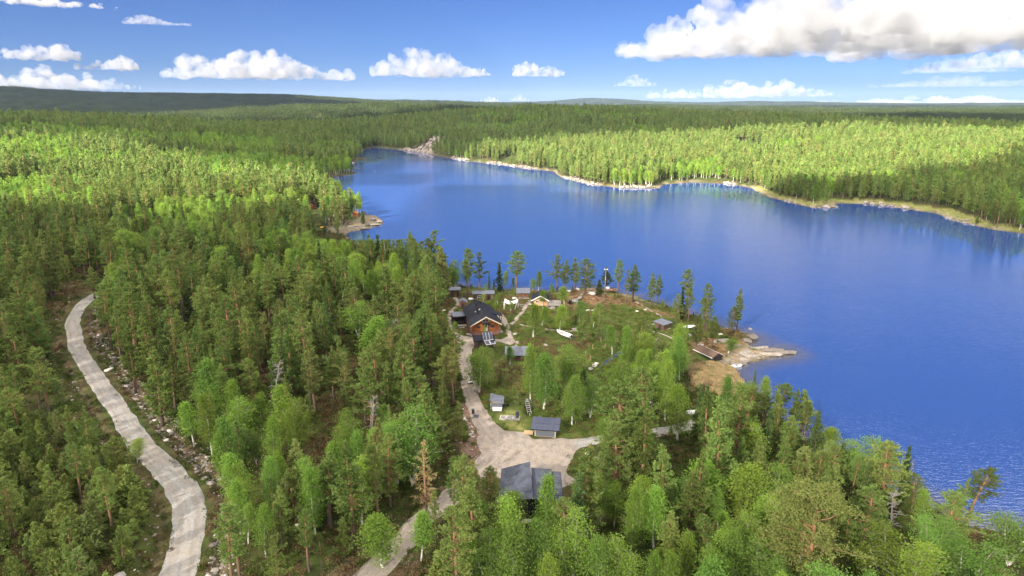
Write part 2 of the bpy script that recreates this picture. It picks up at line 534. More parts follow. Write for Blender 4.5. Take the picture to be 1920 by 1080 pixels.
near = np.hypot(gx, gy) < 560
def zone(P, soft):
    d, _ = seg_dist(gx, gy, P, True)
    return np.where(inside(gx, gy, P), smooth(-soft*.0, soft, d), 0)*near
a_rock = np.maximum.reduce([zone(TIP_ROCK, 4), .72*zone(ROCK_POINT, 2), .6*zone(WEST_ROCKS, 3)])
a_rock = np.maximum(a_rock, .75*(1-smooth(.3, 1.6, SDF))*near*(gy > 120))
farbank = ((gx > -40) & (gy > 200) & (SDF > 0) & (np.hypot(gx, gy) < 1300)) * 1.0
bankw = 1.5 + 5*fbm(gx/45, gy/45, 9, 2)
a_rock = np.maximum(a_rock, .6*farbank*(1-smooth(bankw*.6, bankw, SDF))*(gx < 330))
a_rock = np.maximum(a_rock, bump2(gx, gy, CLIFF[0]+5, CLIFF[1]+10, 80, 34)*1.9*(fbm(gx/9, gy/9, 12, 3) > .40))
a_rock = np.clip(a_rock*(SDF > -2), 0, 1)
d_road, _ = seg_dist(gx, gy, ROAD); d_dr, _ = seg_dist(gx, gy, DRIVE); d_d2, _ = seg_dist(gx, gy, DRIVE2)
_, par_ = seg_dist(gx, gy, ROAD); pi_ = np.minimum(par_.astype(int), len(ROAD)-2); a_ = ROAD[pi_]; b_ = ROAD[pi_+1]
west_side = ((b_[:, 0]-a_[:, 0])*(gy-a_[:, 1])-(b_[:, 1]-a_[:, 1])*(gx-a_[:, 0])) > 0
dirt_road = np.clip(1-np.abs(d_road-np.where(west_side, 3.4, 4.6))/np.where(west_side, 1.3, 2.4), 0, 1)*np.where(west_side, .45, .8)
dd2 = np.clip(1-np.abs(d_dr-3.2)/2.2, 0, 1)
west = gpts([(880,862),(893,820),(888,780),(882,760)])
d_w, _ = seg_dist(gx, gy, west)
a_dirt = np.maximum.reduce([dirt_road, dd2, 1-smooth(1.0, 3.2, d_w)])*near
a_heath = np.clip(np.maximum(1.2*zone(BARE_TOP, 4), np.maximum(.9*zone(TIP_HEATH, 2), .3*zone(TIP_ROCK, 1))), 0, 1)
meadow = ((gx > 60) & (gy > 200) & (SDF > 0) & (SDF < 6+7*fbm(gx/60, gy/60, 4, 2)) & (gx > 130) & near) * 1.0
a_grass = np.maximum(zone(YARD_GRASS, 3), .9*meadow)
a_open = zone(CLEARING, 6)
t = NT('ground'); P_ = t.pos()
n1 = t.noise(P_, .35, 6, .6); n2 = t.noise(P_, .06, 4); n3 = t.noise(P_, 2.2, 4, .65)
col = t.ramp(n1, [(.30, (.020, .026, .008)), (.48, (.034, .050, .012)), (.62, (.058, .075, .018)), (.78, (.085, .098, .030))])
brown = t.ramp(n3, [(.3, (.050, .030, .018)), (.7, (.115, .070, .040))])
col = t.mix(t.math('MULTIPLY', t.ramp(n2, [(.45, (0, 0, 0)), (.62, (1, 1, 1))]), .55), col, brown)
open_c = t.ramp(n1, [(.3, (.030, .045, .010)), (.5, (.062, .090, .018)), (.7, (.10, .125, .030))])
col = t.mix(t.math('MULTIPLY', t.attr('open'), .65), col, open_c)
heath = t.ramp(t.noise(P_, .8, 6, .65), [(.3, (.060, .052, .020)), (.5, (.15, .085, .045)), (.68, (.26, .165, .10))])
col = t.mix(t.attr('heath'), col, heath)
grass = t.ramp(t.noise(P_, .5, 5), [(.32, (.08, .11, .022)), (.55, (.19, .19, .06)), (.75, (.28, .24, .11))])
col = t.mix(t.attr('grass'), col, grass)
dirt = t.ramp(n3, [(.25, (.060, .036, .026)), (.55, (.15, .095, .070)), (.8, (.27, .21, .17))])
col = t.mix(t.math('MULTIPLY', t.attr('dirt'), t.ramp(n1, [(.35, (.25, .25, .25)), (.5, (1, 1, 1))])), col, dirt)
rk = t.ramp(t.noise(P_, .9, 6, .65), [(.28, (.06, .05, .042)), (.5, (.20, .165, .135)), (.72, (.33, .29, .255))])
rk = t.mix(t.ramp(t.noise(P_, .22, 4), [(.5, (0, 0, 0)), (.62, (.8, .8, .8))]), rk, (.24, .17, .085))
col = t.mix(t.attr('rock'), col, rk)
wet = t.attr('under')
col = t.mix(wet, col, (.09, .075, .045))
M['ground'] = t.finish(col, .95, 0, t.bump(n3, .6, .12), .1)

def gravel(name, a, b, c):
    t = NT(name); P_ = t.pos()
    n1 = t.noise(P_, .30, 5, .6); n2 = t.noise(P_, 3.5, 4, .7)
    col = t.ramp(n2, [(.25, a), (.5, b), (.78, c)])
    tr = t.attr('track')
    cx_ = t.new('ShaderNodeCombineXYZ'); t.link(t.attr('across'), cx_.inputs[0]); t.link(t.math('MULTIPLY', t.attr('along'), .10), cx_.inputs[1])
    ns_ = t.noise(cx_.outputs[0], 1.6, 5, .6); nm_ = t.noise(P_, 1.1, 4, .7)
    col = t.mix(t.math('MULTIPLY', t.ramp(n1, [(.46, (0, 0, 0)), (.66, (1, 1, 1))]), .4), col, (.34, .28, .205))
    col = t.mix(t.math('MULTIPLY', tr, .8), col, (.23, .195, .16))
    col = t.mix(t.ramp(ns_, [(.46, (0, 0, 0)), (.60, (.5, .5, .5))]), col, tuple(x*.62 for x in b))
    col = t.mix(t.ramp(nm_, [(.50, (0, 0, 0)), (.68, (.35, .35, .35))]), col, tuple(x*.66 for x in a))
    return t.finish(col, .95, 0, t.bump(t.math('ADD', n2, nm_), .9, .06), .15)
M['gravel'] = gravel('road gravel', (.165, .158, .148), (.27, .262, .248), (.38, .372, .358))
M['path'] = gravel('path gravel', (.18, .148, .122), (.27, .232, .20), (.35, .31, .272))

ground_me = np_mesh('ground', np.stack([gx, gy, gh_ground+a_rock*near*(fbm(gx/3.1, gy/3.1, 55, 3)-.42)*1.0*(SDF > -1)], 1), quads, M['ground'], {
    'rock': ('POINT', 'FLOAT', a_rock), 'dirt': ('POINT', 'FLOAT', a_dirt), 'heath': ('POINT', 'FLOAT', a_heath),
    'grass': ('POINT', 'FLOAT', a_grass), 'open': ('POINT', 'FLOAT', a_open), 'under': ('POINT', 'FLOAT', (SDF < .05)*1.0)}, smooth=True)
tag(np_obj('ground', ground_me), 'heath and forest floor around the lake', None, None, 'structure')

# ---- lake ------------------------------------------------------------------
t = NT('lake water'); P_ = t.pos()
calm = t.attr('calm'); shallow = t.attr('shallow')
rot = t.new('ShaderNodeMapping'); rot.inputs['Rotation'].default_value = (0, 0, math.radians(28)); rot.inputs['Scale'].default_value = (1.0, 2.6, 1)
t.link(P_, rot.inputs['Vector'])
w1 = t.noise(rot.outputs[0], .55, 3, .55); w2 = t.noise(P_, .075, 3, .5); w3 = t.noise(rot.outputs[0], 1.6, 2, .5)
gust = t.noise(P_, .012, 3, .5)
hgt = t.math('ADD', t.math('MULTIPLY', w1, .75), t.math('MULTIPLY', w3, .22))
hgt = t.math('ADD', hgt, t.math('MULTIPLY', w2, .5))
b = t.new('ShaderNodeBump'); b.inputs['Distance'].default_value = .13
t.link(hgt, b.inputs['Height'])
t.link(t.math('MULTIPLY', t.math('SUBTRACT', 1.0, t.math('MULTIPLY', calm, .93)), t.math('ADD', .45, t.math('MULTIPLY', gust, .5))), b.inputs['Strength'])
col = t.mix(t.math('MULTIPLY', shallow, .8), (.022, .055, .19), (.08, .07, .05))
M['water'] = t.finish(col, .03, 0, b.outputs[0], .5)
t.p.inputs['IOR'].default_value = 2.6

wsel = (SDF[quads] < 8).all(1)
wq = quads[wsel]
used, inv = np.unique(wq, return_inverse=True)
wx, wy, wsd = gx[used], gy[used], SDF[used]
wr = np.hypot(wx, wy)
# calm water in the lee of the right bank, the far end and the left bays
lee = gpts([(2100,480),(1920,438),(1796,415),(1691,390),(1567,384),(1439,369),(1361,344),(1242,346),(1168,353),(1049,331),(930,307),(831,294),(737,279),(690,276),(650,300)])
d_l, par = seg_dist(wx, wy, lee)
reach = np.interp(par, [0, 2, 6, 8, 10, 14], [70, 60, 55, 40, 30, 60])*(.7+.6*fbm(wx/50, wy/50, 6, 3))
a_calm = 1-smooth(reach*.45, reach, d_l)
d_b, _ = seg_dist(wx, wy, gpts([(625,331),(655,440),(700,474)]))
a_calm = np.maximum(a_calm, .8*(1-smooth(4, 18, d_b)))
a_shal = (1-smooth(.5, 9, -wsd))*(wr < 260)
water_me = np_mesh('lake', np.stack([wx, wy, np.zeros_like(wx)], 1), inv.reshape(-1, 4), M['water'],
                   {'calm': ('POINT', 'FLOAT', a_calm), 'shallow': ('POINT', 'FLOAT', a_shal)}, smooth=True)
tag(np_obj('lake', water_me), 'blue wind-rippled lake between the wooded banks', None, None, 'structure')

# ---- gravel sheets ---------------------------------------------------------
def resample(P, step):
    P = np.asarray(P); d = np.concatenate([[0], np.cumsum(np.hypot(*np.diff(P, axis=0).T))])
    # smooth curve through the points
    n = max(2, int(d[-1]/step)); s = np.linspace(0, d[-1], n)
    xs, ys = np.interp(s, d, P[:, 0]), np.interp(s, d, P[:, 1])
    k = max(1, int(6/step)); ker = np.hanning(2*k+3)[1:-1]; ker /= ker.sum()
    xp, yp = np.pad(xs, len(ker)//2, mode='edge'), np.pad(ys, len(ker)//2, mode='edge')
    x2, y2 = np.convolve(xp, ker, 'valid'), np.convolve(yp, ker, 'valid')
    x2[0], y2[0], x2[-1], y2[-1] = xs[0], ys[0], xs[-1], ys[-1]
    return np.stack([x2, y2], 1)
def strip(name, P, hw_, mat, label, lift=.06, step=.9, tracks=False, n_across=9, level=None):
    Q = resample(P, step); T = np.gradient(Q, axis=0); T /= np.linalg.norm(T, axis=1)[:, None]
    N = np.stack([T[:, 1], -T[:, 0]], 1)
    u = np.linspace(-1, 1, n_across)
    hw = hw_(np.linspace(0, 1, len(Q)))[:, None] if callable(hw_) else hw_
    wob = 1+.24*(fbm(Q[:, 0]/3.2, Q[:, 1]/3.2, 8, 3)-.5)*2
    wob2 = 1+.24*(fbm(Q[:, 0]/3.2, Q[:, 1]/3.2, 18, 3)-.5)*2
    off = np.where(u[None] < 0, u[None]*wob[:, None], u[None]*wob2[:, None])*hw
    X = Q[:, 0:1]+N[:, 0:1]*off; Y = Q[:, 1:2]+N[:, 1:2]*off
    Z = height(X.ravel(), Y.ravel()).reshape(X.shape)+lift*(1-np.abs(u[None])**6*1.9) + .05*(1-u[None]**2)
    if level is not None: Z[:] = level
    elif tracks:
        kz = np.hanning(13)[1:-1]; kz /= kz.sum(); h_ = len(kz)//2
        for c_ in range(Z.shape[1]): Z[:, c_] = np.maximum(np.convolve(np.pad(Z[:, c_], h_, mode='edge'), kz, 'valid'), Z[:, c_]-.03)
    tr = np.exp(-((np.abs(u)-.42)/.13)**2)[None]*np.ones(X.shape)*(1 if tracks else 0)
    i = np.arange(X.size).reshape(X.shape)
    q = np.stack([i[:-1, :-1], i[:-1, 1:], i[1:, 1:], i[1:, :-1]], -1).reshape(-1, 4)
    me = np_mesh(name, np.stack([X.ravel(), Y.ravel(), Z.ravel()], 1), q, mat, {'track': ('POINT', 'FLOAT', tr.ravel()), 'across': ('POINT', 'FLOAT', (off*np.ones(X.shape)).ravel()), 'along': ('POINT', 'FLOAT', (np.arange(len(Q))*step)[:, None].repeat(X.shape[1], 1).ravel())}, smooth=True)
    return tag(np_obj(name, me), label, None, None, 'structure')
def sheet(name, P, mat, label, lift=.05, cell=.4, edge=.5):
    lo, hi = P.min(0)-1, P.max(0)+1
    X, Y = np.meshgrid(np.arange(lo[0], hi[0], cell), np.arange(lo[1], hi[1], cell), indexing='ij')
    d, _ = seg_dist(X.ravel(), Y.ravel(), P, True); ins = inside(X.ravel(), Y.ravel(), P)
    s = np.where(ins, d, -d) + 1.1*(fbm(X.ravel()/2.6, Y.ravel()/2.6, 3, 3)-.5)
    Z = height(X.ravel(), Y.ravel())+np.clip(s*.22, -.2, lift)
    i = np.arange(X.size).reshape(X.shape)
    q = np.stack([i[:-1, :-1], i[1:, :-1], i[1:, 1:], i[:-1, 1:]], -1).reshape(-1, 4)
    q = q[(s[q] > -.8).all(1)]
    u, inv = np.unique(q, return_inverse=True)
    me = np_mesh(name, np.stack([X.ravel(), Y.ravel(), Z], 1)[u], inv.reshape(-1, 4), mat, {'track': ('POINT', 'FLOAT', np.zeros(len(u))), 'across': ('POINT', 'FLOAT', (X.ravel()*.5)[u]), 'along': ('POINT', 'FLOAT', (Y.ravel()*2.5)[u])}, smooth=True)
    return tag(np_obj(name, me), label, None, None, 'structure')
strip('gravel_road', ROAD, lambda q: np.interp(q, [0, .25, .45, .8, 1], [2.55, 2.4, 2.0, 1.85, 1.65]), M['gravel'], 'pale gravel road curving through the forest', tracks=True)
strip('driveway', DRIVE, 2.1, M['path'], 'gravel driveway climbing to the yard', .05)
strip('driveway', DRIVE2, 1.9, M['path'], 'gravel driveway from the yard to the log cabin', .05)
strip('driveway', SPUR, 1.7, M['gravel'], 'gravel spur from the yard towards the lake', .05)
sheet('yard', YARD, M['path'], 'gravel turning yard between the sheds', .06)
sheet('yard', COURT, M['path'], 'gravel in front of the log cabin', .06)
for P, w in PATHS: strip('path', P, w, M['path'], 'narrow trodden path across the heath', .04, .7, n_across=5)
M['stream'] = mat_plain('stream water', (.045, .055, .065), .12, 0, .2, .5, .1, .5)
# water standing in the ditch
Q = resample(gpts([(1172,650),(1155,660),(1144,667),(1133,674),(1124,680)]), .8)
dz = float(np.min(height(Q[:, 0], Q[:, 1])))+.30
strip('stream', gpts([(1172,650),(1155,660),(1144,667),(1133,674),(1124,680)]), .95, M['stream'], 'narrow still stream in the heath', n_across=3, level=dz)
# ----------------------------------------------------------------------------
# trees: every kind is a tapered trunk with limbs and a crown of leaf-sized faces
# ----------------------------------------------------------------------------
def unit(v): return v/np.maximum(np.linalg.norm(v, axis=-1, keepdims=True), 1e-9)
def leaves(r, C, D, L, Wd):
    """rhombic leaves: centre C, axis D, length L, width Wd"""
    n = len(C)
    q = unit(r.normal(size=(n, 3)))
    s = unit(np.cross(D, q))
    L = np.broadcast_to(L, (n,))[:, None]; Wd = np.broadcast_to(Wd, (n,))[:, None]
    v = np.stack([C-D*L*.5, C+s*Wd*.5, C+D*L*.5, C-s*Wd*.5], 1)
    return v.reshape(-1, 3), np.arange(4*n).reshape(n, 4)

class Wood:
    """trunk and limbs, with the bark attribute"""
    def __init__(s): s.v = []; s.q = []; s.a = []; s.n = 0
    def limb(s, pts, rads, sides, bark):
        pts = np.asarray(pts, float); m = len(pts)
        T = unit(np.gradient(pts, axis=0))
        ref = np.where(np.abs(T[:, 2:3]) < .9, np.array([[0, 0, 1.]]), np.array([[1., 0, 0]]))
        u = unit(np.cross(T, ref)); w = np.cross(T, u)
        a = np.arange(sides)*2*PI/sides
        R = np.asarray(rads, float)[:, None, None]
        ring = pts[:, None]+R*(u[:, None]*np.cos(a)[None, :, None]+w[:, None]*np.sin(a)[None, :, None])
        s.v.append(ring.reshape(-1, 3))
        i = np.arange(m*sides).reshape(m, sides)+s.n
        q = np.stack([i[:-1], np.roll(i, -1, 1)[:-1], np.roll(i, -1, 1)[1:], i[1:]], -1).reshape(-1, 4)
        s.q.append(q); s.a.append(np.repeat(np.broadcast_to(bark, (m,)), sides)); s.n += m*sides
    def mesh(s, name, mat):
        return np_mesh(name, np.concatenate(s.v), np.concatenate(s.q), mat, {'bark': ('POINT', 'FLOAT', np.concatenate(s.a))}, smooth=True)

def crown_mesh(name, C, D, L, Wd, tone, mat, r):
    v, q = leaves(r, C, D, L, Wd)
    return np_mesh(name, v, q, mat, {'tone': ('POINT', 'FLOAT', np.repeat(np.clip(tone, 0, 1), 4))})

def pine(seed, h=14, cb=.38, rmax=1.7, shape='cone', tufts=520, k=7, leaf=.29, lw=.105, wood=True, whorl=.5, dead_low=.5, sides=6, needle='pine_needle', bark='pine_bark', lean=.25, wf=1.0):
    r = np.random.default_rng(seed)
    nz = 9; tz = np.linspace(0, 1, nz)
    bend = np.stack([lean*np.sin(tz*2.1+seed)*tz, lean*np.cos(tz*1.7+seed)*tz-lean*tz*.5, tz*h], 1)
    ax = lambda z: np.array([np.interp(z/h, tz, bend[:, 0]), np.interp(z/h, tz, bend[:, 1]), z])
    Wd = Wood(); r0 = h*.0125+.03
    if wood: Wd.limb(bend, r0*(1-tz)**.8+.015, sides, np.clip((tz-.12)/.45, 0, 1))
    C, D, T = [], [], []
    zs = []; z = cb*h
    while z < h*.985: zs.append(z); z += whorl*r.uniform(.75, 1.25)
    br = []
    for z in zs:
        t = (z/h-cb)/(1-cb)
        if shape == 'cone': pr = (1-t)**.75*(.55+.45*min(1, t/.18))
        elif shape == 'column': pr = (1-t**2.2)*(.6+.4*min(1, t/.25))*.95
        elif shape == 'dome': pr = math.sqrt(max(.02, 1-t**2.2))*(.5+.5*min(1, t/.3))
        elif shape == 'flat': pr = (.35+.65*t)*(1 if t < .75 else math.sqrt(max(.02, 1-((t-.75)/.27)**2)))
        elif shape == 'patchy': pr = math.sqrt(max(.02, 1-t**2))*r.choice([.25, .7, 1.15])
        nb = r.integers(3, 6)
        a0 = r.uniform(0, 2*PI)
        for b_ in range(nb):
            L = rmax*pr*r.uniform(.55, 1.18)
            if L < .12: L = .12
            a = a0+b_*2*PI/nb+r.normal()*.35
            up = np.interp(t, [0, .5, 1], [-.12, .22, .95])+r.normal()*.14
            if shape == 'spruce': up = np.interp(t, [0, .7, 1], [-.45, -.1, .8])
            br.append((z, a, up, L, t))
    tot = sum(b_[3] for b_ in br)
    for (z, a, up, L, t) in br:
        base = ax(z); d = np.array([math.cos(a)*math.cos(up), math.sin(a)*math.cos(up), math.sin(up)])
        tip = base+d*L+np.array([0, 0, .12*L*(1-t)])
        if wood and L > .5: Wd.limb([base, base+d*L*.5, tip], [max(.012, .030*L), .018*L+.006, .008], 3, .75)
        m = max(2, int(round(tufts*L/tot)))
        tone = r.uniform(.15, .85)
        s = r.uniform(.28 if L > .6 else 0, 1.04, m)**.8
        side = np.array([-d[1], d[0], 0]); side /= np.linalg.norm(side)+1e-9
        wdt = .24*L*(1-.35*s)+.05
        p = base+(tip-base)*s[:, None]+side*(r.normal(size=m)*wdt*.75)[:, None]+np.array([0, 0, 1.])*(r.normal(size=m)*.10*whorl/.5+.05)[:, None]
        C.append(np.repeat(p, k, 0)+r.normal(size=(m*k, 3))*leaf*.30)
        D.append(unit(d*.7+np.array([0, 0, .55])+r.normal(size=(m*k, 3))*.75))
        T.append(np.repeat(np.clip(tone+r.normal(size=m)*.14, 0, 1), k))
    if wood:
        for q in range(int(12*dead_low)):
            z = r.uniform(.22, max(.3, cb+.1))*h; a = r.uniform(0, 2*PI); L = r.uniform(.3, .9)*rmax*.7
            base = ax(z); Wd.limb([base, base+np.array([math.cos(a)*L, math.sin(a)*L, r.uniform(-.15, .1)*L])], [.022, .008], 3, .4)
    C, D, T = np.concatenate(C), np.concatenate(D), np.concatenate(T)
    n = len(C); sz = r.uniform(.7, 1.3, n)
    return Wd, (C, D, leaf*sz, lw*sz*wf, T)

def spruce(seed, **kw):
    kw = dict(dict(h=11, cb=.06, rmax=1.15, shape='cone', tufts=620, k=5, leaf=.30, lw=.13, whorl=.38, dead_low=0, lean=.05), **kw)
    return pine(seed, **kw)

def birch(seed, h=9, cb=.25, rmax=1.6, twigs=520, k=10, leaf=.155, lw=.11, weep=.35, wood=True, sides=6, lean=.5, stems=1, shape='egg'):
    r = np.random.default_rng(seed)
    Wd = Wood(); C, D, T = [], [], []
    for st in range(stems):
        nz = 9; tz = np.linspace(0, 1, nz); la = r.uniform(0, 2*PI); hh = h*(1 if st == 0 else r.uniform(.7, .95))
        ln = lean*r.uniform(.4, 1.2)+(.10*h if stems > 1 else 0)*r.uniform(.5, 1)
        ax0 = np.stack([math.cos(la)*ln*tz+.10*np.sin(tz*5+seed), math.sin(la)*ln*tz+.10*np.cos(tz*4+seed), tz*hh], 1)
        if wood: Wd.limb(ax0, (hh*.009+.02)*(1-tz)**.9+.010, sides, np.clip((tz-.55)/.4, 0, 1))
        nb = int(twigs/stems)
        for b_ in range(nb):
            t = r.uniform(0, 1)**.85
            z = (cb+(1-cb)*t*.97)*hh
            base = np.array([np.interp(z/hh, tz, ax0[:, 0]), np.interp(z/hh, tz, ax0[:, 1]), z])
            pr = (math.sin(PI*min(1, (.10+.90*t))**.75)**.7 if t < .999 else .1)
            if shape == 'broad': pr = math.sqrt(max(.03, 1-(t*1.7-.75)**2)) if t*1.7-.75 < 1 else .15
            L = rmax*pr*r.uniform(.25, 1.12)+.10
            a = r.uniform(0, 2*PI); up = r.uniform(.25, .85)*(1-.2*weep)
            # arcs up and out, then hangs
            s = r.uniform(.35, 1)
            d = np.array([math.cos(a), math.sin(a), 0])
            p = base+d*L*s*math.cos(up*.6)+np.array([0, 0, L*math.sin(up)*s-weep*L*1.05*s*s])
            if wood and b_ % 7 == 0 and L > .5:
                mid = base+d*L*.5*math.cos(up*.6)+np.array([0, 0, L*math.sin(up)*.5-weep*L*.26])
                end = base+d*L*math.cos(up*.6)+np.array([0, 0, L*math.sin(up)-weep*L*1.05])
                Wd.limb([base, mid, end], [.030*hh/9, .018, .006], 3, .85)
            tone = np.clip(.5+.22*r.normal(), 0, 1)
            spread = np.array([.22, .22, .17+.30*weep])*(max(leaf, .2)/.21)**.6*h/9
            C.append(p+r.normal(size=(k, 3))*spread); T.append(np.clip(tone+r.normal(size=k)*.12, 0, 1))
            D.append(unit(r.normal(size=(k, 3))*np.array([1, 1, .7])+np.array([0, 0, -.35-weep])+d*.3))
    C, D, T = np.concatenate(C), np.concatenate(D), np.concatenate(T)
    sz = r.uniform(.7, 1.3, len(C))
    return Wd, (C, D, leaf*sz, lw*sz, T)

def dead_tree(seed, h=10, twist=.3, n=26, rmax=1.5, top_only=False):
    r = np.random.default_rng(seed); Wd = Wood()
    tz = np.linspace(0, 1, 8); ax0 = np.stack([twist*np.sin(tz*3+seed)*tz, twist*np.cos(tz*2.4)*tz, tz*h], 1)
    Wd.limb(ax0, (h*.011+.03)*(1-tz)**.8+.012, 6, np.clip(tz*1.2, 0, 1))
    for b_ in range(n):
        z = r.uniform(.62 if top_only else .28, .98)*h; a = r.uniform(0, 2*PI); L = rmax*r.uniform(.35, 1.1)*(1.15-.7*z/h)
        base = np.array([np.interp(z/h, tz, ax0[:, 0]), np.interp(z/h, tz, ax0[:, 1]), z])
        d = np.array([math.cos(a), math.sin(a), r.uniform(-.15, .5)])
        m = base+d*L*.55+r.normal(size=3)*.08; e = base+d*L+np.array([0, 0, r.uniform(-.25, .35)*L])
        Wd.limb([base, m, e], [.05, .03, .010], 4, .8)
        for c_ in range(3):
            s = r.uniform(.4, .95); q = base+(e-base)*s; dd = unit(d+r.normal(size=3)*.7)
            Wd.limb([q, q+dd*L*.35], [.018, .006], 3, .9)
    return Wd

def old_pine(seed, h=15.5):
    """broad domed old pine: forked orange limbs under a spreading crown"""
    r = np.random.default_rng(seed); Wd = Wood(); C, D, T = [], [], []
    tz = np.linspace(0, 1, 10); ax0 = np.stack([.35*np.sin(tz*3)*tz, .2*tz, tz*h*.93], 1)
    Wd.limb(ax0, .30*(1-tz)**.75+.03, 9, np.clip((tz-.1)/.35, 0, 1))
    for b_ in range(52):
        t = r.uniform(0, 1); z = (.36+.60*t)*h*.93; a = r.uniform(0, 2*PI)
        R = 5.2*math.sqrt(max(.05, 1-(t*.98)**2.3))*(.72+.28*min(1, t/.25))*r.uniform(.7, 1.08)
        base = np.array([np.interp(z/(h*.93), tz, ax0[:, 0]), np.interp(z/(h*.93), tz, ax0[:, 1]), z])
        d = np.array([math.cos(a), math.sin(a), 0]); rise = R*np.interp(t, [0, 1], [.18, .5])
        m1 = base+d*R*.35+np.array([0, 0, rise*.5])+r.normal(size=3)*.12
        m2 = base+d*R*.7+np.array([0, 0, rise*.9])+r.normal(size=3)*.2
        e = base+d*R+np.array([0, 0, rise])
        Wd.limb([base, m1, m2, e], [.085*(1.1-t*.6), .06, .035, .012], 5, .95)
        for s in np.linspace(.42, 1.0, 11):
            for _ in range(2):
                p = (base+(m1-base)*s/.35 if s < .35 else m1+(m2-m1)*(s-.35)/.35 if s < .7 else m2+(e-m2)*(s-.7)/.3)
                p = p+r.normal(size=3)*np.array([.5, .5, .22])+np.array([0, 0, .18])
                m = 14; tone = np.clip(.6+.2*r.normal(), 0, 1)
                C.append(p+r.normal(size=(m, 3))*np.array([.26, .26, .13])); D.append(unit(r.normal(size=(m, 3))*.8+d*.4+np.array([0, 0, .6])))
                T.append(np.clip(tone+r.normal(size=m)*.12, 0, 1))
    C, D, T = np.concatenate(C), np.concatenate(D), np.concatenate(T); sz = r.uniform(.7, 1.3, len(C))
    return Wd, (C, D, .30*sz, .115*sz, T)

def build_kind(make, crown_mat, bark_mat, trunk_name, crown_name, seeds_kw):
    out = []
    for sd, kw in seeds_kw:
        Wd, L = make(sd, **kw)
        r = np.random.default_rng(sd+999)
        tr = Wd.mesh(trunk_name, M[bark_mat]); cr = crown_mesh(crown_name, *L, M[crown_mat], r)
        ph = kw.get('h'); c = L[0]
        hz = float(np.percentile(c[:, 2], 99.7)); wr = float(np.percentile(np.hypot(c[:, 0]-np.median(c[:, 0]), c[:, 1]-np.median(c[:, 1])), 93))
        out.append((tr, cr, hz, wr))
    return out

# near models (trunk mesh, crown mesh, height, crown radius)
KIND = {}
KIND['pine_tree'] = build_kind(pine, 'pine_needle', 'pine_bark', 'trunk', 'crown', [
    (1, dict(h=15, cb=.36, rmax=1.75, shape='cone', tufts=640)), (2, dict(h=16, cb=.45, rmax=1.8, shape='dome', tufts=620)),
    (3, dict(h=14, cb=.30, rmax=1.6, shape='column', tufts=640)), (4, dict(h=15, cb=.42, rmax=1.9, shape='patchy', tufts=560)),
    (5, dict(h=13, cb=.28, rmax=1.75, shape='cone', tufts=640)), (6, dict(h=16, cb=.50, rmax=2.0, shape='dome', tufts=600, lean=.6)),
    (7, dict(h=14, cb=.34, rmax=1.6, shape='patchy', tufts=560)), (8, dict(h=12, cb=.18, rmax=2.0, shape='cone', tufts=700)),
    (9, dict(h=15, cb=.22, rmax=2.3, shape='dome', tufts=760))])
KIND['young_pine'] = build_kind(pine, 'young_needle', 'pine_bark', 'trunk', 'crown', [
    (21, dict(h=5, cb=.06, rmax=1.1, shape='cone', tufts=330, whorl=.32, dead_low=0, lean=.1)), (22, dict(h=6, cb=.08, rmax=1.15, shape='column', tufts=340, whorl=.34, dead_low=0, lean=.1)),
    (23, dict(h=4, cb=.05, rmax=1.0, shape='cone', tufts=280, whorl=.3, dead_low=0, lean=.1)), (24, dict(h=5.5, cb=.10, rmax=1.35, shape='dome', tufts=330, whorl=.34, dead_low=0, lean=.2))])
KIND['spruce_tree'] = build_kind(spruce, 'spruce_needle', 'spruce_bark', 'trunk', 'crown', [
    (31, dict(h=11, rmax=1.15)), (32, dict(h=12, rmax=1.0)), (33, dict(h=9, rmax=1.3))])
KIND['birch_tree'] = build_kind(birch, 'birch_leaf', 'birch_bark', 'trunk', 'crown', [
    (41, dict(h=9, rmax=1.6)), (42, dict(h=9.5, rmax=1.35, weep=.45, cb=.22)), (43, dict(h=8, rmax=1.8, shape='broad', weep=.2, stems=2)),
    (44, dict(h=10, rmax=1.5, weep=.6, cb=.2, twigs=600)), (45, dict(h=8.5, rmax=1.3, cb=.32)), (46, dict(h=9, rmax=2.0, shape='broad', weep=.25, twigs=640, stems=3)),
    (47, dict(h=10, rmax=1.7, cb=.18, weep=.3, twigs=640))])
KIND['dead_tree'] = []
for sd, kw in ((51, dict(h=10)), (52, dict(h=9, twist=.7, n=40, rmax=1.9)), (53, dict(h=8, n=10, rmax=.9)), (54, dict(h=11, n=34, rmax=1.3, top_only=True))):
    w_ = dead_tree(sd, **kw); KIND['dead_tree'].append((w_.mesh('trunk', M['dead_bark']), None, kw['h'], kw.get('rmax', 1.5)*.7))
wd_, L_ = pine(61, h=13, cb=.20, rmax=1.9, shape='cone', tufts=240, k=4, dead_low=2.5)
KIND['dry_pine'] = [(wd_.mesh('trunk', M['pine_bark']), crown_mesh('crown', *L_, M['dry_needle'], np.random.default_rng(5)), 13, 1.5)]
wd_, L_ = old_pine(71)
KIND['old_pine'] = [(wd_.mesh('trunk', M['pine_bark']), crown_mesh('crown', *L_, M['old_needle'], np.random.default_rng(6)), 15.5, 4.7)]

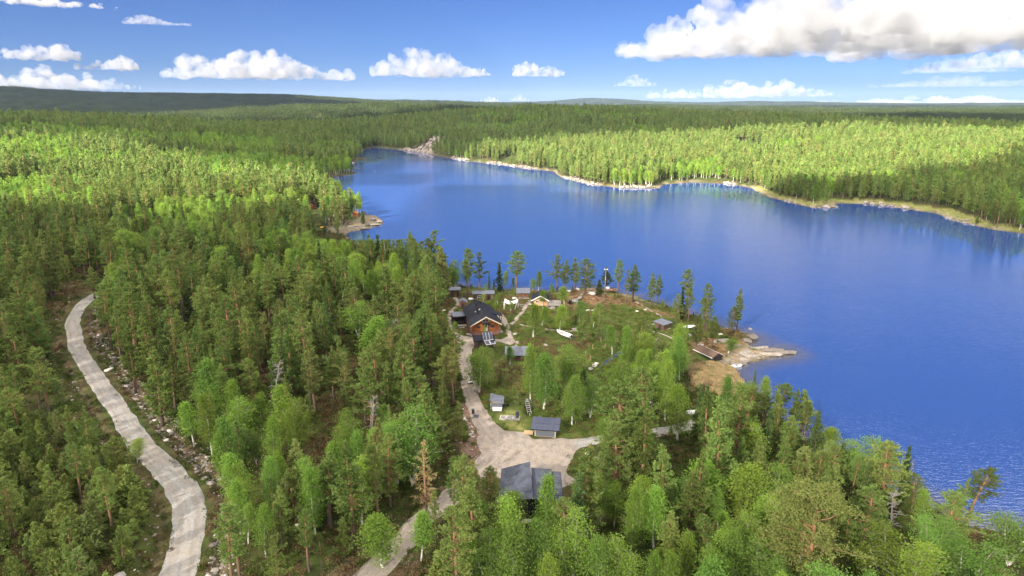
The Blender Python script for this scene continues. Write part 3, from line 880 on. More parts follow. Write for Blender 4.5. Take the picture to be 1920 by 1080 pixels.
HIDDEN = {}
def hidden_collection(name): 
    c = bpy.data.collections.new(name); return c
def join_models(items, name, h_of=None):
    """trunk + crown of each model as one object in a collection that is only a source for a forest"""
    c = hidden_collection(name)
    for k, (tr, cr, hz, wr) in enumerate(items):
        o = bpy.data.objects.new('%s_%02d' % (name, k), merge([tr, cr])); c.objects.link(o)
    return c
def merge(meshes):
    bm = bmesh.new(); mats = []
    me = bpy.data.meshes.new('tree')
    meshes = [m for m in meshes if m is not None]
    vs, qs, tone, bark, mi = [], [], [], [], []; n = 0
    for m in meshes:
        v = np.empty(len(m.vertices)*3, np.float32); m.vertices.foreach_get('co', v)
        l = np.empty(len(m.loops), np.int32); m.loops.foreach_get('vertex_index', l)
        q = l.reshape(-1, 4)
        vs.append(v.reshape(-1, 3)); qs.append(q+n); nv = len(m.vertices); n += nv
        for key, lst in (('tone', tone), ('bark', bark)):
            if key in m.attributes:
                a = np.empty(nv, np.float32); m.attributes[key].data.foreach_get('value', a)
            else: a = np.zeros(nv, np.float32)
            lst.append(a)
        mi.append(np.full(len(q), len(mats), np.int32)); mats.append(m.materials[0])
    out = np_mesh('tree', np.concatenate(vs), np.concatenate(qs), mats, {'tone': ('POINT', 'FLOAT', np.concatenate(tone)), 'bark': ('POINT', 'FLOAT', np.concatenate(bark))})
    out.polygons.foreach_set('material_index', np.concatenate(mi)); bm.free()
    return out

def scatter(name, label, coll, P, rz, sc, vi, tilt=None):
    """one stuff object: models of a collection set on points by geometry nodes"""
    n = len(P)
    me = bpy.data.meshes.new(name); me.vertices.add(n); me.vertices.foreach_set('co', np.asarray(P, np.float32).ravel())
    rot = np.zeros((n, 3), np.float32); rot[:, 2] = rz
    if tilt is not None: rot[:, :2] = tilt
    sc = np.asarray(sc, np.float32)
    if sc.ndim == 1: sc = np.repeat(sc[:, None], 3, 1)
    for k, typ, arr in (('rot', 'FLOAT_VECTOR', rot), ('sc', 'FLOAT_VECTOR', sc), ('vi', 'INT', np.asarray(vi, np.int32))):
        a = me.attributes.new(k, typ, 'POINT'); a.data.foreach_set('vector' if typ == 'FLOAT_VECTOR' else 'value', np.ascontiguousarray(arr).ravel())
    o = np_obj(name, me); tag(o, label, None, None, 'stuff')
    ng = bpy.data.node_groups.new(name, 'GeometryNodeTree')
    ng.interface.new_socket('Geometry', in_out='INPUT', socket_type='NodeSocketGeometry')
    ng.interface.new_socket('Geometry', in_out='OUTPUT', socket_type='NodeSocketGeometry')
    N, L = ng.nodes, ng.links
    gi, go = N.new('NodeGroupInput'), N.new('NodeGroupOutput')
    ci = N.new('GeometryNodeCollectionInfo'); ci.inputs['Collection'].default_value = coll
    ci.inputs['Separate Children'].default_value = True; ci.inputs['Reset Children'].default_value = True
    ip = N.new('GeometryNodeInstanceOnPoints'); ip.inputs['Pick Instance'].default_value = True
    def na(k, t):
        a = N.new('GeometryNodeInputNamedAttribute'); a.data_type = t; a.inputs['Name'].default_value = k; return a.outputs['Attribute']
    L.new(gi.outputs[0], ip.inputs['Points']); L.new(ci.outputs[0], ip.inputs['Instance'])
    L.new(na('vi', 'INT'), ip.inputs['Instance Index']); L.new(na('rot', 'FLOAT_VECTOR'), ip.inputs['Rotation']); L.new(na('sc', 'FLOAT_VECTOR'), ip.inputs['Scale'])
    L.new(ip.outputs[0], go.inputs[0])
    md = o.modifiers.new('scatter', 'NODES'); md.node_group = ng
    return o
# ----------------------------------------------------------------------------
# trees that the photograph lets one point at: (kind, model, foot x, foot y, top y, crown width or 0, label)
# ----------------------------------------------------------------------------
T_ = [
 # along the shore behind the cabins
 ('pine_tree',1,877,560,466,25,'tall pine with bare orange trunk rising just behind the log cabin roof'),
 ('pine_tree',3,899,552,472,28,'bushy dark pine close beside the tall orange trunk behind the log cabin'),
 ('spruce_tree',0,917,543,512,0,'small spruce on the shore behind the brown shed near the log cabin'),
 ('spruce_tree',2,926,545,522,0,'shorter broad spruce on the shore next to the bare grey stub'),
 ('dead_tree',2,932,542,522,0,'short bare dark stub on the shore between two small spruces'),
 ('spruce_tree',1,937,547,492,13,'tall narrow column of a spruce on the shore beside a birch'),
 ('birch_tree',0,948,543,508,0,'shore birch touching the narrow spruce column'),
 ('pine_tree',1,969,547,471,38,'big shaggy pine beside the orange windowed hut on the shore'),
 ('birch_tree',4,962,541,520,0,'little shore birch under the big shaggy pine'),
 ('birch_tree',0,1010,547,507,0,'taller birch on the shore behind the peach fronted cabin'),
 ('birch_tree',2,998,547,522,0,'lower birch on the shore behind the orange windowed hut'),
 ('birch_tree',5,853,542,488,0,'tall loose birch on the shore behind the outhouse'),
 ('birch_tree',2,846,545,500,0,'lower round birch on the shore beside the outhouse'),
 ('pine_tree',7,833,548,470,26,'broad pine on the shore, nearest large one to the outhouse'),
 ('pine_tree',3,797,548,469,26,'round topped pine on the shore, second from the outhouse'),
 ('pine_tree',0,776,540,473,20,'slim pine on the shore, third from the outhouse'),
 ('spruce_tree',0,752,530,462,18,'spiky shore spruce among pines with tops against the lake'),
 ('pine_tree',2,735,526,456,18,'narrow pine beside the thin dead spire against the lake'),
 ('dead_tree',2,723,522,447,0,'thin dead spire standing against the lake among shore trees'),
 ('spruce_tree',1,712,520,441,18,'pointed spruce on the far side of the thin dead spire'),
 ('pine_tree',2,694,500,437,16,'pine top beside the bay south of the rocky point'),
 ('pine_tree',3,1045,548,478,34,'tall lopsided pine on the shore beside the wooden terrace'),
 ('pine_tree',2,1060,549,487,17,'slimmer pine with pale trunk beside the lopsided pine at the terrace'),
 ('pine_tree',2,1078,547,482,16,'dark narrow pine with long bare trunk on the bare rock by the water'),
 ('pine_tree',8,1097,551,484,38,'broad rounded pine beside the boardwalk on the bare rock'),
 ('spruce_tree',2,1073,546,535,0,'tiny spruce on the bare rock beside the narrow pine'),
 ('spruce_tree',2,1123,555,524,13,'little spruce standing by the end of the boardwalk'),
 ('pine_tree',4,1137,543,501,21,'dark bushy pine behind the tall white pole'),
 ('pine_tree',1,1158,558,487,17,'pine with crown only at the top beside the small pier'),
 ('pine_tree',3,1175,570,505,13,'thin pine on the slope, next after the pier pine'),
 ('pine_tree',2,1186,566,497,23,'full dark pine on the shore slope, beside a thin one'),
 ('pine_tree',2,1221,575,511,15,'front pine of the close pair on the open shore slope'),
 ('pine_tree',2,1233,569,513,13,'rear pine of the close pair on the open shore slope'),
 ('pine_tree',8,1269,606,551,20,'olive crowned pine behind the open grey roofed shelter'),
 ('spruce_tree',1,1277,600,538,11,'thin pointed spruce behind the olive pine at the shelter'),
 ('pine_tree',3,1284,602,561,12,'small dark pine between the shelter and the covered boat'),
 ('pine_tree',1,1290,604,538,17,'pine with pale bare trunk beside the covered boat'),
 ('young_pine',0,1300,600,585,0,'tiny young pine at the water beside the covered boat'),
 ('pine_tree',8,1324,622,531,27,'tallest pine of the shore cluster between covered boat and rock tip'),
 ('pine_tree',3,1320,612,548,20,'second pine leaning on the tallest one of the rock tip cluster'),
 ('pine_tree',7,1305,652,588,20,'see-through pine above the long brown boathouse'),
 ('pine_tree',2,1335,650,591,20,'full pine just behind the long brown boathouse'),
 ('pine_tree',8,1371,624,574,22,'lone pine at the root of the bare rock tip'),
 ('birch_tree',2,1366,663,634,20,'small bright birch on the rock near the boathouse'),
 ('pine_tree',4,1201,640,589,22,'light pine with orange trunk in the heath before the shelter'),
 ('pine_tree',3,1213,685,620,15,'slim pine with long bare trunk in the heath near the stream'),
 ('pine_tree',7,1273,654,601,18,'thin pine on the heath between shelter and boathouse'),
 ('pine_tree',7,1185,682,620,22,'pale pine with bare lower trunk beside the stream'),
 ('dead_tree',0,1225,698,649,0,'grey dead tree in the heath above the reed bay'),
 ('pine_tree',7,1253,708,672,20,'short pine on the heath at the edge of the reed bay'),
 ('birch_tree',4,1147,665,608,18,'slender bright birch at the head of the stream'),
 ('birch_tree',4,1168,654,616,17,'smaller bright birch beside the slender one at the stream'),
 ('pine_tree',8,1124,638,568,27,'pine with thick orange trunk in the open heath behind the white boat'),
 ('birch_tree',4,1113,614,578,13,'small birch beside the thick orange trunk in the heath'),
 ('birch_tree',1,1001,633,568,24,'white trunked birch in the heath before the peach cabin'),
 ('birch_tree',4,1017,611,575,17,'second white birch in the heath before the peach cabin'),
 ('birch_tree',1,1050,624,570,22,'birch right behind the white boat on the heath'),
 ('birch_tree',4,1017,574,544,12,'slender birch touching the front of the peach cabin'),
 ('birch_tree',4,1058,574,538,17,'slender birch standing before the wooden terrace'),
 ('pine_tree',7,1090,648,574,20,'half dead pine with bare grey middle beside the white boat'),
 ('birch_tree',2,1086,604,562,22,'bright bushy birch beside the terrace table'),
 ('birch_tree',3,996,754,645,28,'tallest birch with white leaning trunk in front of the long grey shed'),
 ('birch_tree',3,1019,768,663,42,'weeping birch behind the solar roofed shed'),
 ('birch_tree',5,1066,736,643,46,'broad birch clump in the heath between long grey shed and stream'),
 ('birch_tree',6,1071,797,702,34,'birch with twin stems right beside the solar roofed shed'),
 ('birch_tree',5,1106,783,706,38,'dense darker birch beside the twin stemmed one near the spur'),
 ('spruce_tree',2,1093,723,688,16,'small pointed spruce among the birches below the stream'),
 ('birch_tree',5,897,736,650,46,'full birch at the driveway above the small blue grey shed'),
 ('birch_tree',2,914,721,668,26,'birch standing behind the full one at the driveway'),
 ('birch_tree',4,956,684,648,14,'little birch in front of the long grey shed'),
 ('pine_tree',5,1166,896,716,82,'large orange trunked pine at the spur, biggest of the yard edge'),
 ('pine_tree',5,1207,800,690,58,'spreading pine with orange limbs behind the large spur pine'),
 ('birch_tree',6,1134,846,770,32,'birch at the mouth of the gravel spur'),
 ('pine_tree',1,1336,852,742,58,'wide pine between the gravel spur end and the lake'),
 ('spruce_tree',1,1306,822,720,18,'thin dark spruce at the end of the gravel spur'),
 ('birch_tree',6,1272,828,722,42,'tall bluish birch beside the gravel spur'),
 # below the yard, around the garage and the lower driveway
 ('dry_pine',0,800,968,822,46,'tall browning pine with bare orange limbs above the lower driveway'),
 ('pine_tree',1,852,998,857,30,'dark pine with long bare trunk beside the lower driveway'),
 ('pine_tree',2,886,948,860,30,'pine at the yard corner above the garage'),
 ('pine_tree',8,918,962,872,36,'olive pine against the side of the dark garage'),
 ('pine_tree',3,818,1016,920,30,'pine with orange trunk at the lower driveway bend'),
 ('birch_tree',6,720,1064,962,58,'bright yellow green birch standing alone on the lower driveway'),
 ('birch_tree',4,791,1054,955,34,'birch at the inner edge of the lower driveway'),
 ('birch_tree',6,897,1032,930,54,'birch below the dark garage on its driveway side'),
 ('birch_tree',2,946,1046,915,54,'birch pressed against the near roof corner of the dark garage'),
 ('birch_tree',1,1023,1042,892,36,'pointed birch standing before the dark garage roof'),
 ('pine_tree',8,1060,1072,935,62,'broad olive pine beside the open end of the dark garage'),
 ('birch_tree',6,888,1092,1012,50,'low birch beneath the garage trees by the frame edge'),
 ('birch_tree',0,678,984,858,52,'large single birch in the heath above the lower driveway'),
 ('birch_tree',0,747,906,835,50,'birch with crooked pale trunk above the browning pine'),
 ('birch_tree',5,772,912,768,84,'largest pale round birch beside the bend of the upper driveway'),
 ('birch_tree',2,728,880,788,50,'bright birch grown into the largest pale round birch'),
 ('pine_tree',7,556,978,880,44,'olive pine below another in the heath, beside the stony road'),
 ('pine_tree',4,562,906,825,38,'orange trunked pine above the olive one near the stony road'),
 ('pine_tree',0,620,988,850,58,'full pine beside the large single birch'),
 ('pine_tree',2,456,880,787,45,'pine near the road with dense upper crown'),
 ('pine_tree',3,437,924,822,36,'pine on the stony bank of the road bend'),
 ('pine_tree',7,648,1050,973,30,'twin orange stemmed pine near the lower driveway'),
 ('pine_tree',3,604,1072,998,30,'leaning small pine near the lower driveway'),
 ('dead_tree',1,700,862,746,0,'tall grey dead pine with many bare limbs beside the pale round birch'),
 ('birch_tree',4,650,864,797,28,'small birch with crooked stem in the heath gap'),
 # forest between road and driveway
 ('pine_tree',5,582,749,580,38,'tallest pine with long bare orange trunk in the mid forest'),
 ('pine_tree',8,545,685,581,40,'full rounded pine beside the tallest bare orange trunk'),
 ('dead_tree',1,522,782,678,0,'silver dead topped pine with twisted limbs in the mid forest'),
 ('pine_tree',8,567,620,516,38,'dark full pine with black trunk in the mid forest'),
 ('pine_tree',0,749,628,530,46,'wide pale pine at the forest edge opposite the log cabin'),
 ('birch_tree',5,671,632,566,44,'round birch at the upper edge of the dark heath gap'),
 ('birch_tree',6,704,692,592,48,'birch at the side of the dark heath gap'),
 ('dead_tree',0,623,562,525,0,'grey dead tree in the forest above the heath gap'),
 ('dead_tree',1,718,737,684,0,'low grey dead tree beside the heath gap'),
 ('pine_tree',7,793,708,576,42,'pine with pale dead limbs at the driveway forest edge'),
 ('pine_tree',5,754,762,652,42,'twin trunked orange pine near the upper driveway'),
 ('pine_tree',6,838,746,652,46,'orange trunked pine closest to the upper driveway'),
 # lower right shore
 ('pine_tree',5,1806,993,872,46,'lone leaning pine with dark trunk at the water in the lower corner'),
 ('dead_tree',3,1700,930,860,0,'thin dead snag on the near shore against the water'),
 ('old_pine',0,1506,1118,905,160,'huge old pine with domed crown and orange forked limbs'),
 ('pine_tree',5,1460,790,716,40,'tiered pine against the water, farthest along the near shore'),
 ('pine_tree',4,1500,812,730,42,'tall pine against the water beside the tiered one'),
 ('spruce_tree',2,1526,852,771,24,'dark pointed spruce at the water beside two pines'),
 ('pine_tree',2,1477,858,777,46,'dense full pine in front of the tiered shore pine'),
 ('pine_tree',5,1396,822,726,46,'shaggy pine at the near end of the reed bay'),
 ('birch_tree',0,1545,852,800,40,'light birch with white leaning stem at the near shore'),
 ('birch_tree',5,1590,892,830,46,'dark round birch at the near shore after the leaning stem'),
 ('pine_tree',8,1652,962,831,84,'massive dense pine at the near shore with birch behind'),
 ('birch_tree',5,1628,930,830,76,'light birch hugging the massive dense shore pine'),
 ('pine_tree',8,1709,962,889,42,'pine beside the thin dead snag at the near shore'),
 ('pine_tree',8,1750,1054,920,88,'broad yellow green pine beside the lone leaning pine'),
 ('pine_tree',8,1526,932,843,58,'olive pine above the huge old pine'),
 ('pine_tree',8,1616,1024,909,96,'wide olive pine next to the huge old pine'),
 ('birch_tree',6,1410,882,792,46,'pointed birch below the dense full shore pine'),
 ('birch_tree',6,1390,975,866,76,'big light birch uphill of the huge old pine'),
 ('birch_tree',5,1447,985,880,70,'pale birch adjoining the crown of the huge old pine'),
 ('birch_tree',6,1320,976,866,60,'birch between the spur and the huge old pine'),
 ('birch_tree',5,1270,982,885,60,'round birch below the large spur pine'),
 ('birch_tree',3,1200,985,890,50,'weeping birch below the large spur pine'),
 ('birch_tree',1,1426,1030,932,52,'narrow birch at the edge of the huge old pine crown'),
 ('birch_tree',6,1352,1104,990,64,'bright conical birch before the huge old pine'),
 ('pine_tree',2,1250,1072,955,36,'slender greyish pine amid birches below the yard'),
 ('pine_tree',7,1310,1092,960,56,'pale rounded pine amid birches below the yard'),
 ('birch_tree',5,1647,1105,995,80,'birch below the wide olive pine in the lower corner'),
 ('birch_tree',5,1800,1120,1014,90,'bushy birch below the lone leaning pine'),
 ('birch_tree',5,1885,1060,965,90,'bushy shore birch beyond the lone leaning pine'),
 # forest edge at the road and the west cabin
 ('pine_tree',7,305,800,650,46,'tall pine beside the middle of the gravel road'),
 ('pine_tree',3,205,640,565,30,'pine at the gravel road just below its far bend'),
 ('pine_tree',4,255,735,620,32,'narrow pine along the stony bank of the gravel road'),
 ('pine_tree',0,178,560,500,30,'pine standing where the gravel road vanishes'),
 ('birch_tree',2,258,868,822,26,'little birch leaning over the gravel road'),
 ('pine_tree',2,636,412,340,26,'tallest pine beside the red cabin on the rocky point'),
 ('pine_tree',8,612,404,342,24,'bushy pine beside the red cabin on the rocky point'),
 ('pine_tree',8,664,404,388,14,'low dark pine on the rocky point beside the orange shed'),
 ('spruce_tree',2,681,420,395,8,'small spruce on the bare rocky point'),
 ('spruce_tree',0,622,470,430,0,'spruce at the bay behind the rocky point'),
]
def height_for(x, y, z0, top_py):
    v = (540-top_py)/FPX
    return y*(v*cp-sp)/(cp+v*sp)+CAM_H-z0

trees = []        # dicts: kind, model, x, y, z, sx, sz, rz, label
for (kd, md, bx, by, ty, wpx, lab) in T_:
    x, y = ground_at(bx, by, height); z = gz(x, y)
    h = height_for(x, y, z, ty); m = KIND[kd][md]
    dist = y*cp-(z-CAM_H)*sp
    sz = h/m[2]
    sx = (wpx/FPX*dist/2)/m[3] if wpx else sz
    sx = min(max(sx, sz*.5), sz*2.2)*(1.18 if kd == 'birch_tree' else 1.06)
    trees.append(dict(kind=kd, model=md, x=x, y=y, z=z, sx=sx, sz=sz, rz=random.uniform(0, 6.28), label=lab, h=h, r=m[3]*sx))
hand_xy = np.array([(t_['x'], t_['y'], t_['r']) for t_ in trees])

BUILT_SPOTS = [(908,600,9),(969,668,6),(930,762,4),(1023,812,6),(990,935,10),(915,645,4),(853,556,4),(868,570,3),(925,560,4),(980,556,5),(1013,572,6),(1045,574,6),(1245,612,5),(1293,618,4),(1332,672,6),(1060,632,4),(583,395,7),(985,1065,2)]
BUILT = np.array([(*ground_at(a, b), r) for a, b, r in BUILT_SPOTS])

def clear_of(x, y, sd, margin=1.0, shore=1.5):
    ok = sd > shore
    for P, w in ((ROAD, ROAD_W+2.3), (DRIVE, 2.6), (DRIVE2, 2.5), (SPUR, 2.2)):
        d, _ = seg_dist(x, y, P); ok &= d > w*margin+.6
    for P in (CLEARING, YARD, COURT, HEATH_GAP, HEATH_GAP2, TIP_ROCK, TIP_HEATH, REEDS, ROCK_POINT):
        ok &= ~inside(x, y, P)
    for hx, hy, hr in BUILT: ok &= (x-hx)**2+(y-hy)**2 > hr*hr
    return ok

def jitter_grid(r0, r1, half, g, r):
    xs = np.arange(-r1*math.sin(half)-5, r1*math.sin(half)+5, g); ys = np.arange(r0*math.cos(half)-5, r1, g)
    X, Y = np.meshgrid(xs, ys); X = X.ravel(); Y = Y.ravel()
    X = X+r.uniform(-.48, .48, len(X))*g; Y = Y+r.uniform(-.48, .48, len(Y))*g
    R = np.hypot(X, Y); A = np.abs(np.arctan2(X, Y))
    k = (R > r0) & (R < r1) & (A < half)
    return X[k], Y[k]

# ---- the near forest: full models ------------------------------------------
NEAR_R = 440
r = np.random.default_rng(3)
X, Y = jitter_grid(66, NEAR_R, math.radians(42), 4.15, r)
sd = shore_dist(X, Y)
ok = clear_of(X, Y, sd)
for hx, hy, hr in hand_xy: ok &= (X-hx)**2+(Y-hy)**2 > (max(1.6, hr*.95))**2
slope = inside(X, Y, LEFT_SLOPE)
gap = fbm(X/17, Y/17, 31, 3)
u = r.uniform(size=len(X))
ok &= (gap > .34+.10*(u-.5)) | slope
ok &= u < np.where(slope, .92, .93)
X, Y, sd, slope = X[ok], Y[ok], sd[ok], slope[ok]
lo_, hi_ = LEFT_SLOPE.min(0), LEFT_SLOPE.max(0)
xs_, ys_ = np.meshgrid(np.arange(lo_[0], hi_[0], 2.7), np.arange(lo_[1], hi_[1], 2.7)); xs_ = xs_.ravel()+r.uniform(-1.2, 1.2, xs_.size); ys_ = ys_.ravel()+r.uniform(-1.2, 1.2, ys_.size)
m_ = inside(xs_, ys_, LEFT_SLOPE) & clear_of(xs_, ys_, shore_dist(xs_, ys_)) & (np.hypot(xs_, ys_) > 62) & (np.abs(np.arctan2(xs_, ys_)) < math.radians(42)) & (r.uniform(size=len(xs_)) < .8)
for x_, y_ in zip(X[slope], Y[slope]): m_ &= (xs_-x_)**2+(ys_-y_)**2 > 2.2
X, Y, slope = np.concatenate([X, xs_[m_]]), np.concatenate([Y, ys_[m_]]), np.concatenate([slope, np.ones(m_.sum(), bool)]); sd = shore_dist(X, Y)
Z = height(X, Y, sd)
spec = fbm(X/38, Y/38, 41, 3)+.10*(r.uniform(size=len(X))-.5)
pxx, pyy, _f = project(X, Y, Z)
birchy = (spec > np.where((pxx < 900) & (pyy > 480), .60, .56)) | ((pxx > 1100) & (pyy > 820) & (spec > .44)) | ((pxx > 1060) & (pyy > 680) & (pyy < 800) & (spec > .42)) | ((pxx < 640) & (pyy > 280) & (pyy < 420) & (spec > .47))
u = r.uniform(size=len(X))
kinds = np.where(birchy, 'birch_tree', 'pine_tree').astype(object)
birchy &= ~((pxx < 215) & (pyy > 420) & (pyy < 830))
kinds = np.where(birchy, 'birch_tree', 'pine_tree').astype(object)
kinds[(u < .05)] = 'spruce_tree'
kinds[(u > .83) & ~birchy] = 'young_pine'
kinds[slope] = np.where(u[slope] < .94, 'young_pine', 'pine_tree')
kinds[(u > .993)] = 'dead_tree'
near_trees = []
# places the photograph shows free of trees in front
OPEN_PX = ROAD_PX+[(p[0]+o, p[1]) for p in ROAD_PX[3:14] for o in (-22, 22)]+[(700,1078),(715,1058),(735,1040),(750,1018),(768,1000),(772,985),(838,935),(848,925),(905,870),(925,860),(990,860),(1050,880),(1010,840),
 (935,905),(960,900),(985,895),(1010,900),(1035,905),(1010,935),(1040,935),(960,930),(1080,840),(1110,825),(1250,803),(1290,795),(1300,776),(885,750),(900,790),(876,700),(930,760),(955,780),(1022,800),(970,660),(870,650),
 (600,425),(625,428),(650,425),(680,420),(705,415),(663,403),(683,399),(584,386),(590,380),(620,333),(650,330),(655,303),(740,440),(700,440),(1340,700),(1320,710),(1370,700),(1330,665),(900,620),(860,600),(845,600),(1430,700),(1400,700),(1450,700),(1530,745),(1575,795),(1615,812),(1720,850),(1760,890),(1800,930),(1850,935),(1890,945),(1830,900),(1745,910),(1806,985),(1815,950),(1850,965),(1905,955)]
OPX = np.array(OPEN_PX, float); OXY = np.array([ground_at(*p) for p in OPEN_PX]); ODY = OXY[:, 1]
for i in range(len(X)):
    kd = kinds[i]; L = KIND[kd]; md = int(r.integers(len(L))); m = L[md]
    if kd == 'pine_tree': h = np.clip(r.normal(13.2, 2.4), 8, 18.5)
    elif kd == 'birch_tree': h = np.clip(r.normal(9.3, 1.9), 5, 13)
    elif kd == 'spruce_tree': h = np.clip(r.normal(10, 2.5), 5, 14)
    elif kd == 'young_pine': h = np.clip(r.normal(4.6, 1.2), 2.2, 7.5)
    else: h = np.clip(r.normal(9, 2), 5, 13)
    if kd == 'pine_tree' and pyy[i] > 780 and pxx[i] < 640: h *= .72
    if pxx[i] > 1380 and pyy[i] > 740 and h > 10.5: h = 10.5*r.uniform(.75, 1)
    sz = h/m[2]
    sx = sz*r.uniform(.85, 1.3)*{'birch_tree': 1.14, 'pine_tree': 1.26}.get(kd, 1.12)
    rr_ = m[3]*sx; bx_, by_, f_ = project(X[i], Y[i], Z[i]); _, ty_, _ = project(X[i], Y[i], Z[i]+h)
    if 590 < bx_ < 770 and by_ > 446 and ty_ < 448:
        h2 = height_for(X[i], Y[i], Z[i], 449)
        if h2 < 4: continue
        sx *= h2/h; sz *= h2/h; h = h2; ty_ = 449
    w_ = rr_/f_*FPX
    if ((np.abs(OPX[:, 0]-bx_) < w_*.8+3) & (OPX[:, 1] > ty_+2) & (OPX[:, 1] < by_+3) & (ODY > Y[i]-1)).any(): continue
    near_trees.append(dict(kind=kd, model=md, x=X[i], y=Y[i], z=Z[i], sx=sx, sz=sz, rz=r.uniform(0, 6.28), label=None, h=h, r=m[3]*sx))

# saplings on the open heath
lo_, hi_ = CLEARING.min(0), CLEARING.max(0)
xs_ = r.uniform(lo_[0], hi_[0], 900); ys_ = r.uniform(lo_[1], hi_[1], 900); sd_ = shore_dist(xs_, ys_)
m_ = inside(xs_, ys_, CLEARING) & (sd_ > 4) & (road_amount(xs_, ys_, -1.2) < .01) & (fbm(xs_/12, ys_/12, 95, 2) > .5) & ~inside(xs_, ys_, YARD_GRASS) & ~inside(xs_, ys_, TIP_ROCK) & ~inside(xs_, ys_, BARE_TOP) & ~inside(xs_, ys_, REEDS)
for hx, hy, hr in BUILT: m_ &= (xs_-hx)**2+(ys_-hy)**2 > (hr+1)**2
for x_, y_ in [(a_, b_) for a_, b_, ok_ in zip(xs_, ys_, m_) if ok_][:46]:
    kd = 'birch_tree' if r.uniform() < .6 else 'young_pine'; md = int(r.integers(len(KIND[kd]))); m = KIND[kd][md]; h = r.uniform(1.6, 3.6)
    near_trees.append(dict(kind=kd, model=md, x=x_, y=y_, z=gz(x_, y_), sx=h/m[2]*1.25, sz=h/m[2], rz=r.uniform(0, 6.28), label=None, h=h, r=m[3]*h/m[2]*1.25))

# ---- which of them show largest: paint them far to near on a small picture --
allt = trees+near_trees
AX = np.array([t_['x'] for t_ in allt]); AY = np.array([t_['y'] for t_ in allt]); AZ = np.array([t_['z'] for t_ in allt])
AH = np.array([t_['h'] for t_ in allt]); AR = np.array([t_['r'] for t_ in allt])
bx, by, ff = project(AX, AY, AZ); _, ty, _ = project(AX, AY, AZ+AH)
wpx = AR/ff*FPX
buf = np.full((360, 640), -1, np.int32)
for i in np.argsort(-ff):
    y0, y1 = ty[i]/3, by[i]/3
    y1 = y0+(y1-y0)*(.72 if allt[i]['kind'] in ('pine_tree', 'birch_tree', 'old_pine', 'dry_pine') else 1)
    for yy in range(max(0, int(y0)), min(360, int(y1)+1)):
        f_ = min(1, .35+(yy-y0)/max(1, (y1-y0))*1.3); f_ = min(f_, 1)
        a, b_ = int((bx[i]-wpx[i]*f_)/3), int((bx[i]+wpx[i]*f_)/3)+1
        if b_ > 0 and a < 640: buf[yy, max(0, a):min(640, b_)] = i
seen = np.bincount(buf[buf >= 0], minlength=len(allt))
CAP = {'pine_tree': 300, 'birch_tree': 300, 'young_pine': 220, 'spruce_tree': 120, 'dead_tree': 60}
single = np.zeros(len(allt), bool); single[:len(trees)] = True
for kd, cap in CAP.items():
    c = [i for i in range(len(trees), len(allt)) if allt[i]['kind'] == kd and seen[i] > 3]
    have = sum(1 for t_ in trees if t_['kind'] == kd)
    for i in sorted(c, key=lambda i: -seen[i])[:cap-have]: single[i] = True

# ---- labels for the trees of the forest ------------------------------------
LAND = [((1023,812),'the solar roofed shed'),((990,935),'the dark garage'),((969,668),'the long grey shed'),((930,762),'the small blue grey shed'),
 ((908,600),'the log cabin'),((853,556),'the outhouse'),((349,935),'the outer bend of the gravel road'),((345,1050),'the lowest stretch of the gravel road'),
 ((242,801),'the middle of the gravel road'),((146,661),'the narrow part of the gravel road'),((140,590),'the far bend of the gravel road'),
 ((735,1040),'the lower driveway'),((885,760),'the upper driveway'),((1210,815),'the gravel spur'),((1303,780),'the white boat at the spur'),
 ((1505,1105),'the huge old pine'),((1806,992),'the lone leaning pine'),((1700,928),'the thin shore snag'),((1340,715),'the reed bay'),
 ((582,748),'the tallest bare orange trunk'),((522,781),'the silver dead topped pine'),((660,680),'the dark heath gap'),((600,830),'the reddish heath opening'),
 ((678,983),'the large single birch'),((803,966),'the browning pine'),((772,910),'the largest pale round birch'),((583,395),'the red cabin'),((690,415),'the rocky point'),
 ((985,1065),'the wooden post below the garage'),((1166,893),'the large spur pine'),((700,860),'the grey dead pine beside the driveway'),((1133,680),'the stream'),
 ((1652,960),'the massive shore pine'),((749,626),'the wide pale pine facing the cabin'),((456,878),'the dense road pine'),((725,520),'the thin dead spire'),((120,900),'the young pine slope')]
LXY = np.array([ground_at(*p) for p, _ in LAND])
ORD = ['closest', 'second closest', 'third closest', 'fourth closest', 'fifth closest', 'sixth closest', 'seventh closest', 'eighth closest']
NOUN = {'pine_tree': 'pine', 'birch_tree': 'birch', 'young_pine': 'young pine', 'spruce_tree': 'spruce', 'dead_tree': 'dead tree', 'old_pine': 'old pine', 'dry_pine': 'dry pine'}
LOOK = {'pine_tree': ['conical', 'dome topped', 'columnar', 'ragged', 'pointed', 'round headed', 'loose', 'low branched', 'wide crowned'],
        'birch_tree': ['egg shaped', 'slim weeping', 'two stemmed', 'weeping', 'thin', 'many stemmed', 'leafy'],
        'young_pine': ['pointed', 'columnar', 'stubby', 'rounded'], 'spruce_tree': ['dark', 'narrow dark', 'wide dark'], 'dead_tree': ['bare grey', 'twisted grey', 'nearly limbless', 'spire like']}
ids = [i for i in range(len(allt)) if single[i]]
by_kind = {}
for i in ids: by_kind.setdefault(allt[i]['kind'], []).append(i)
by_look = {}
for i in ids: by_look.setdefault((allt[i]['kind'], allt[i]['model'] % len(LOOK.get(allt[i]['kind'], [0]))), []).append(i)
GRP = {'pine_tree': 'pines of the forest', 'birch_tree': 'birches of the forest', 'young_pine': 'young pines on the forest floor', 'spruce_tree': 'spruces of the forest', 'dead_tree': 'dead trees in the forest'}
AVG = {kd: AH[L].mean() for kd, L in by_kind.items()}
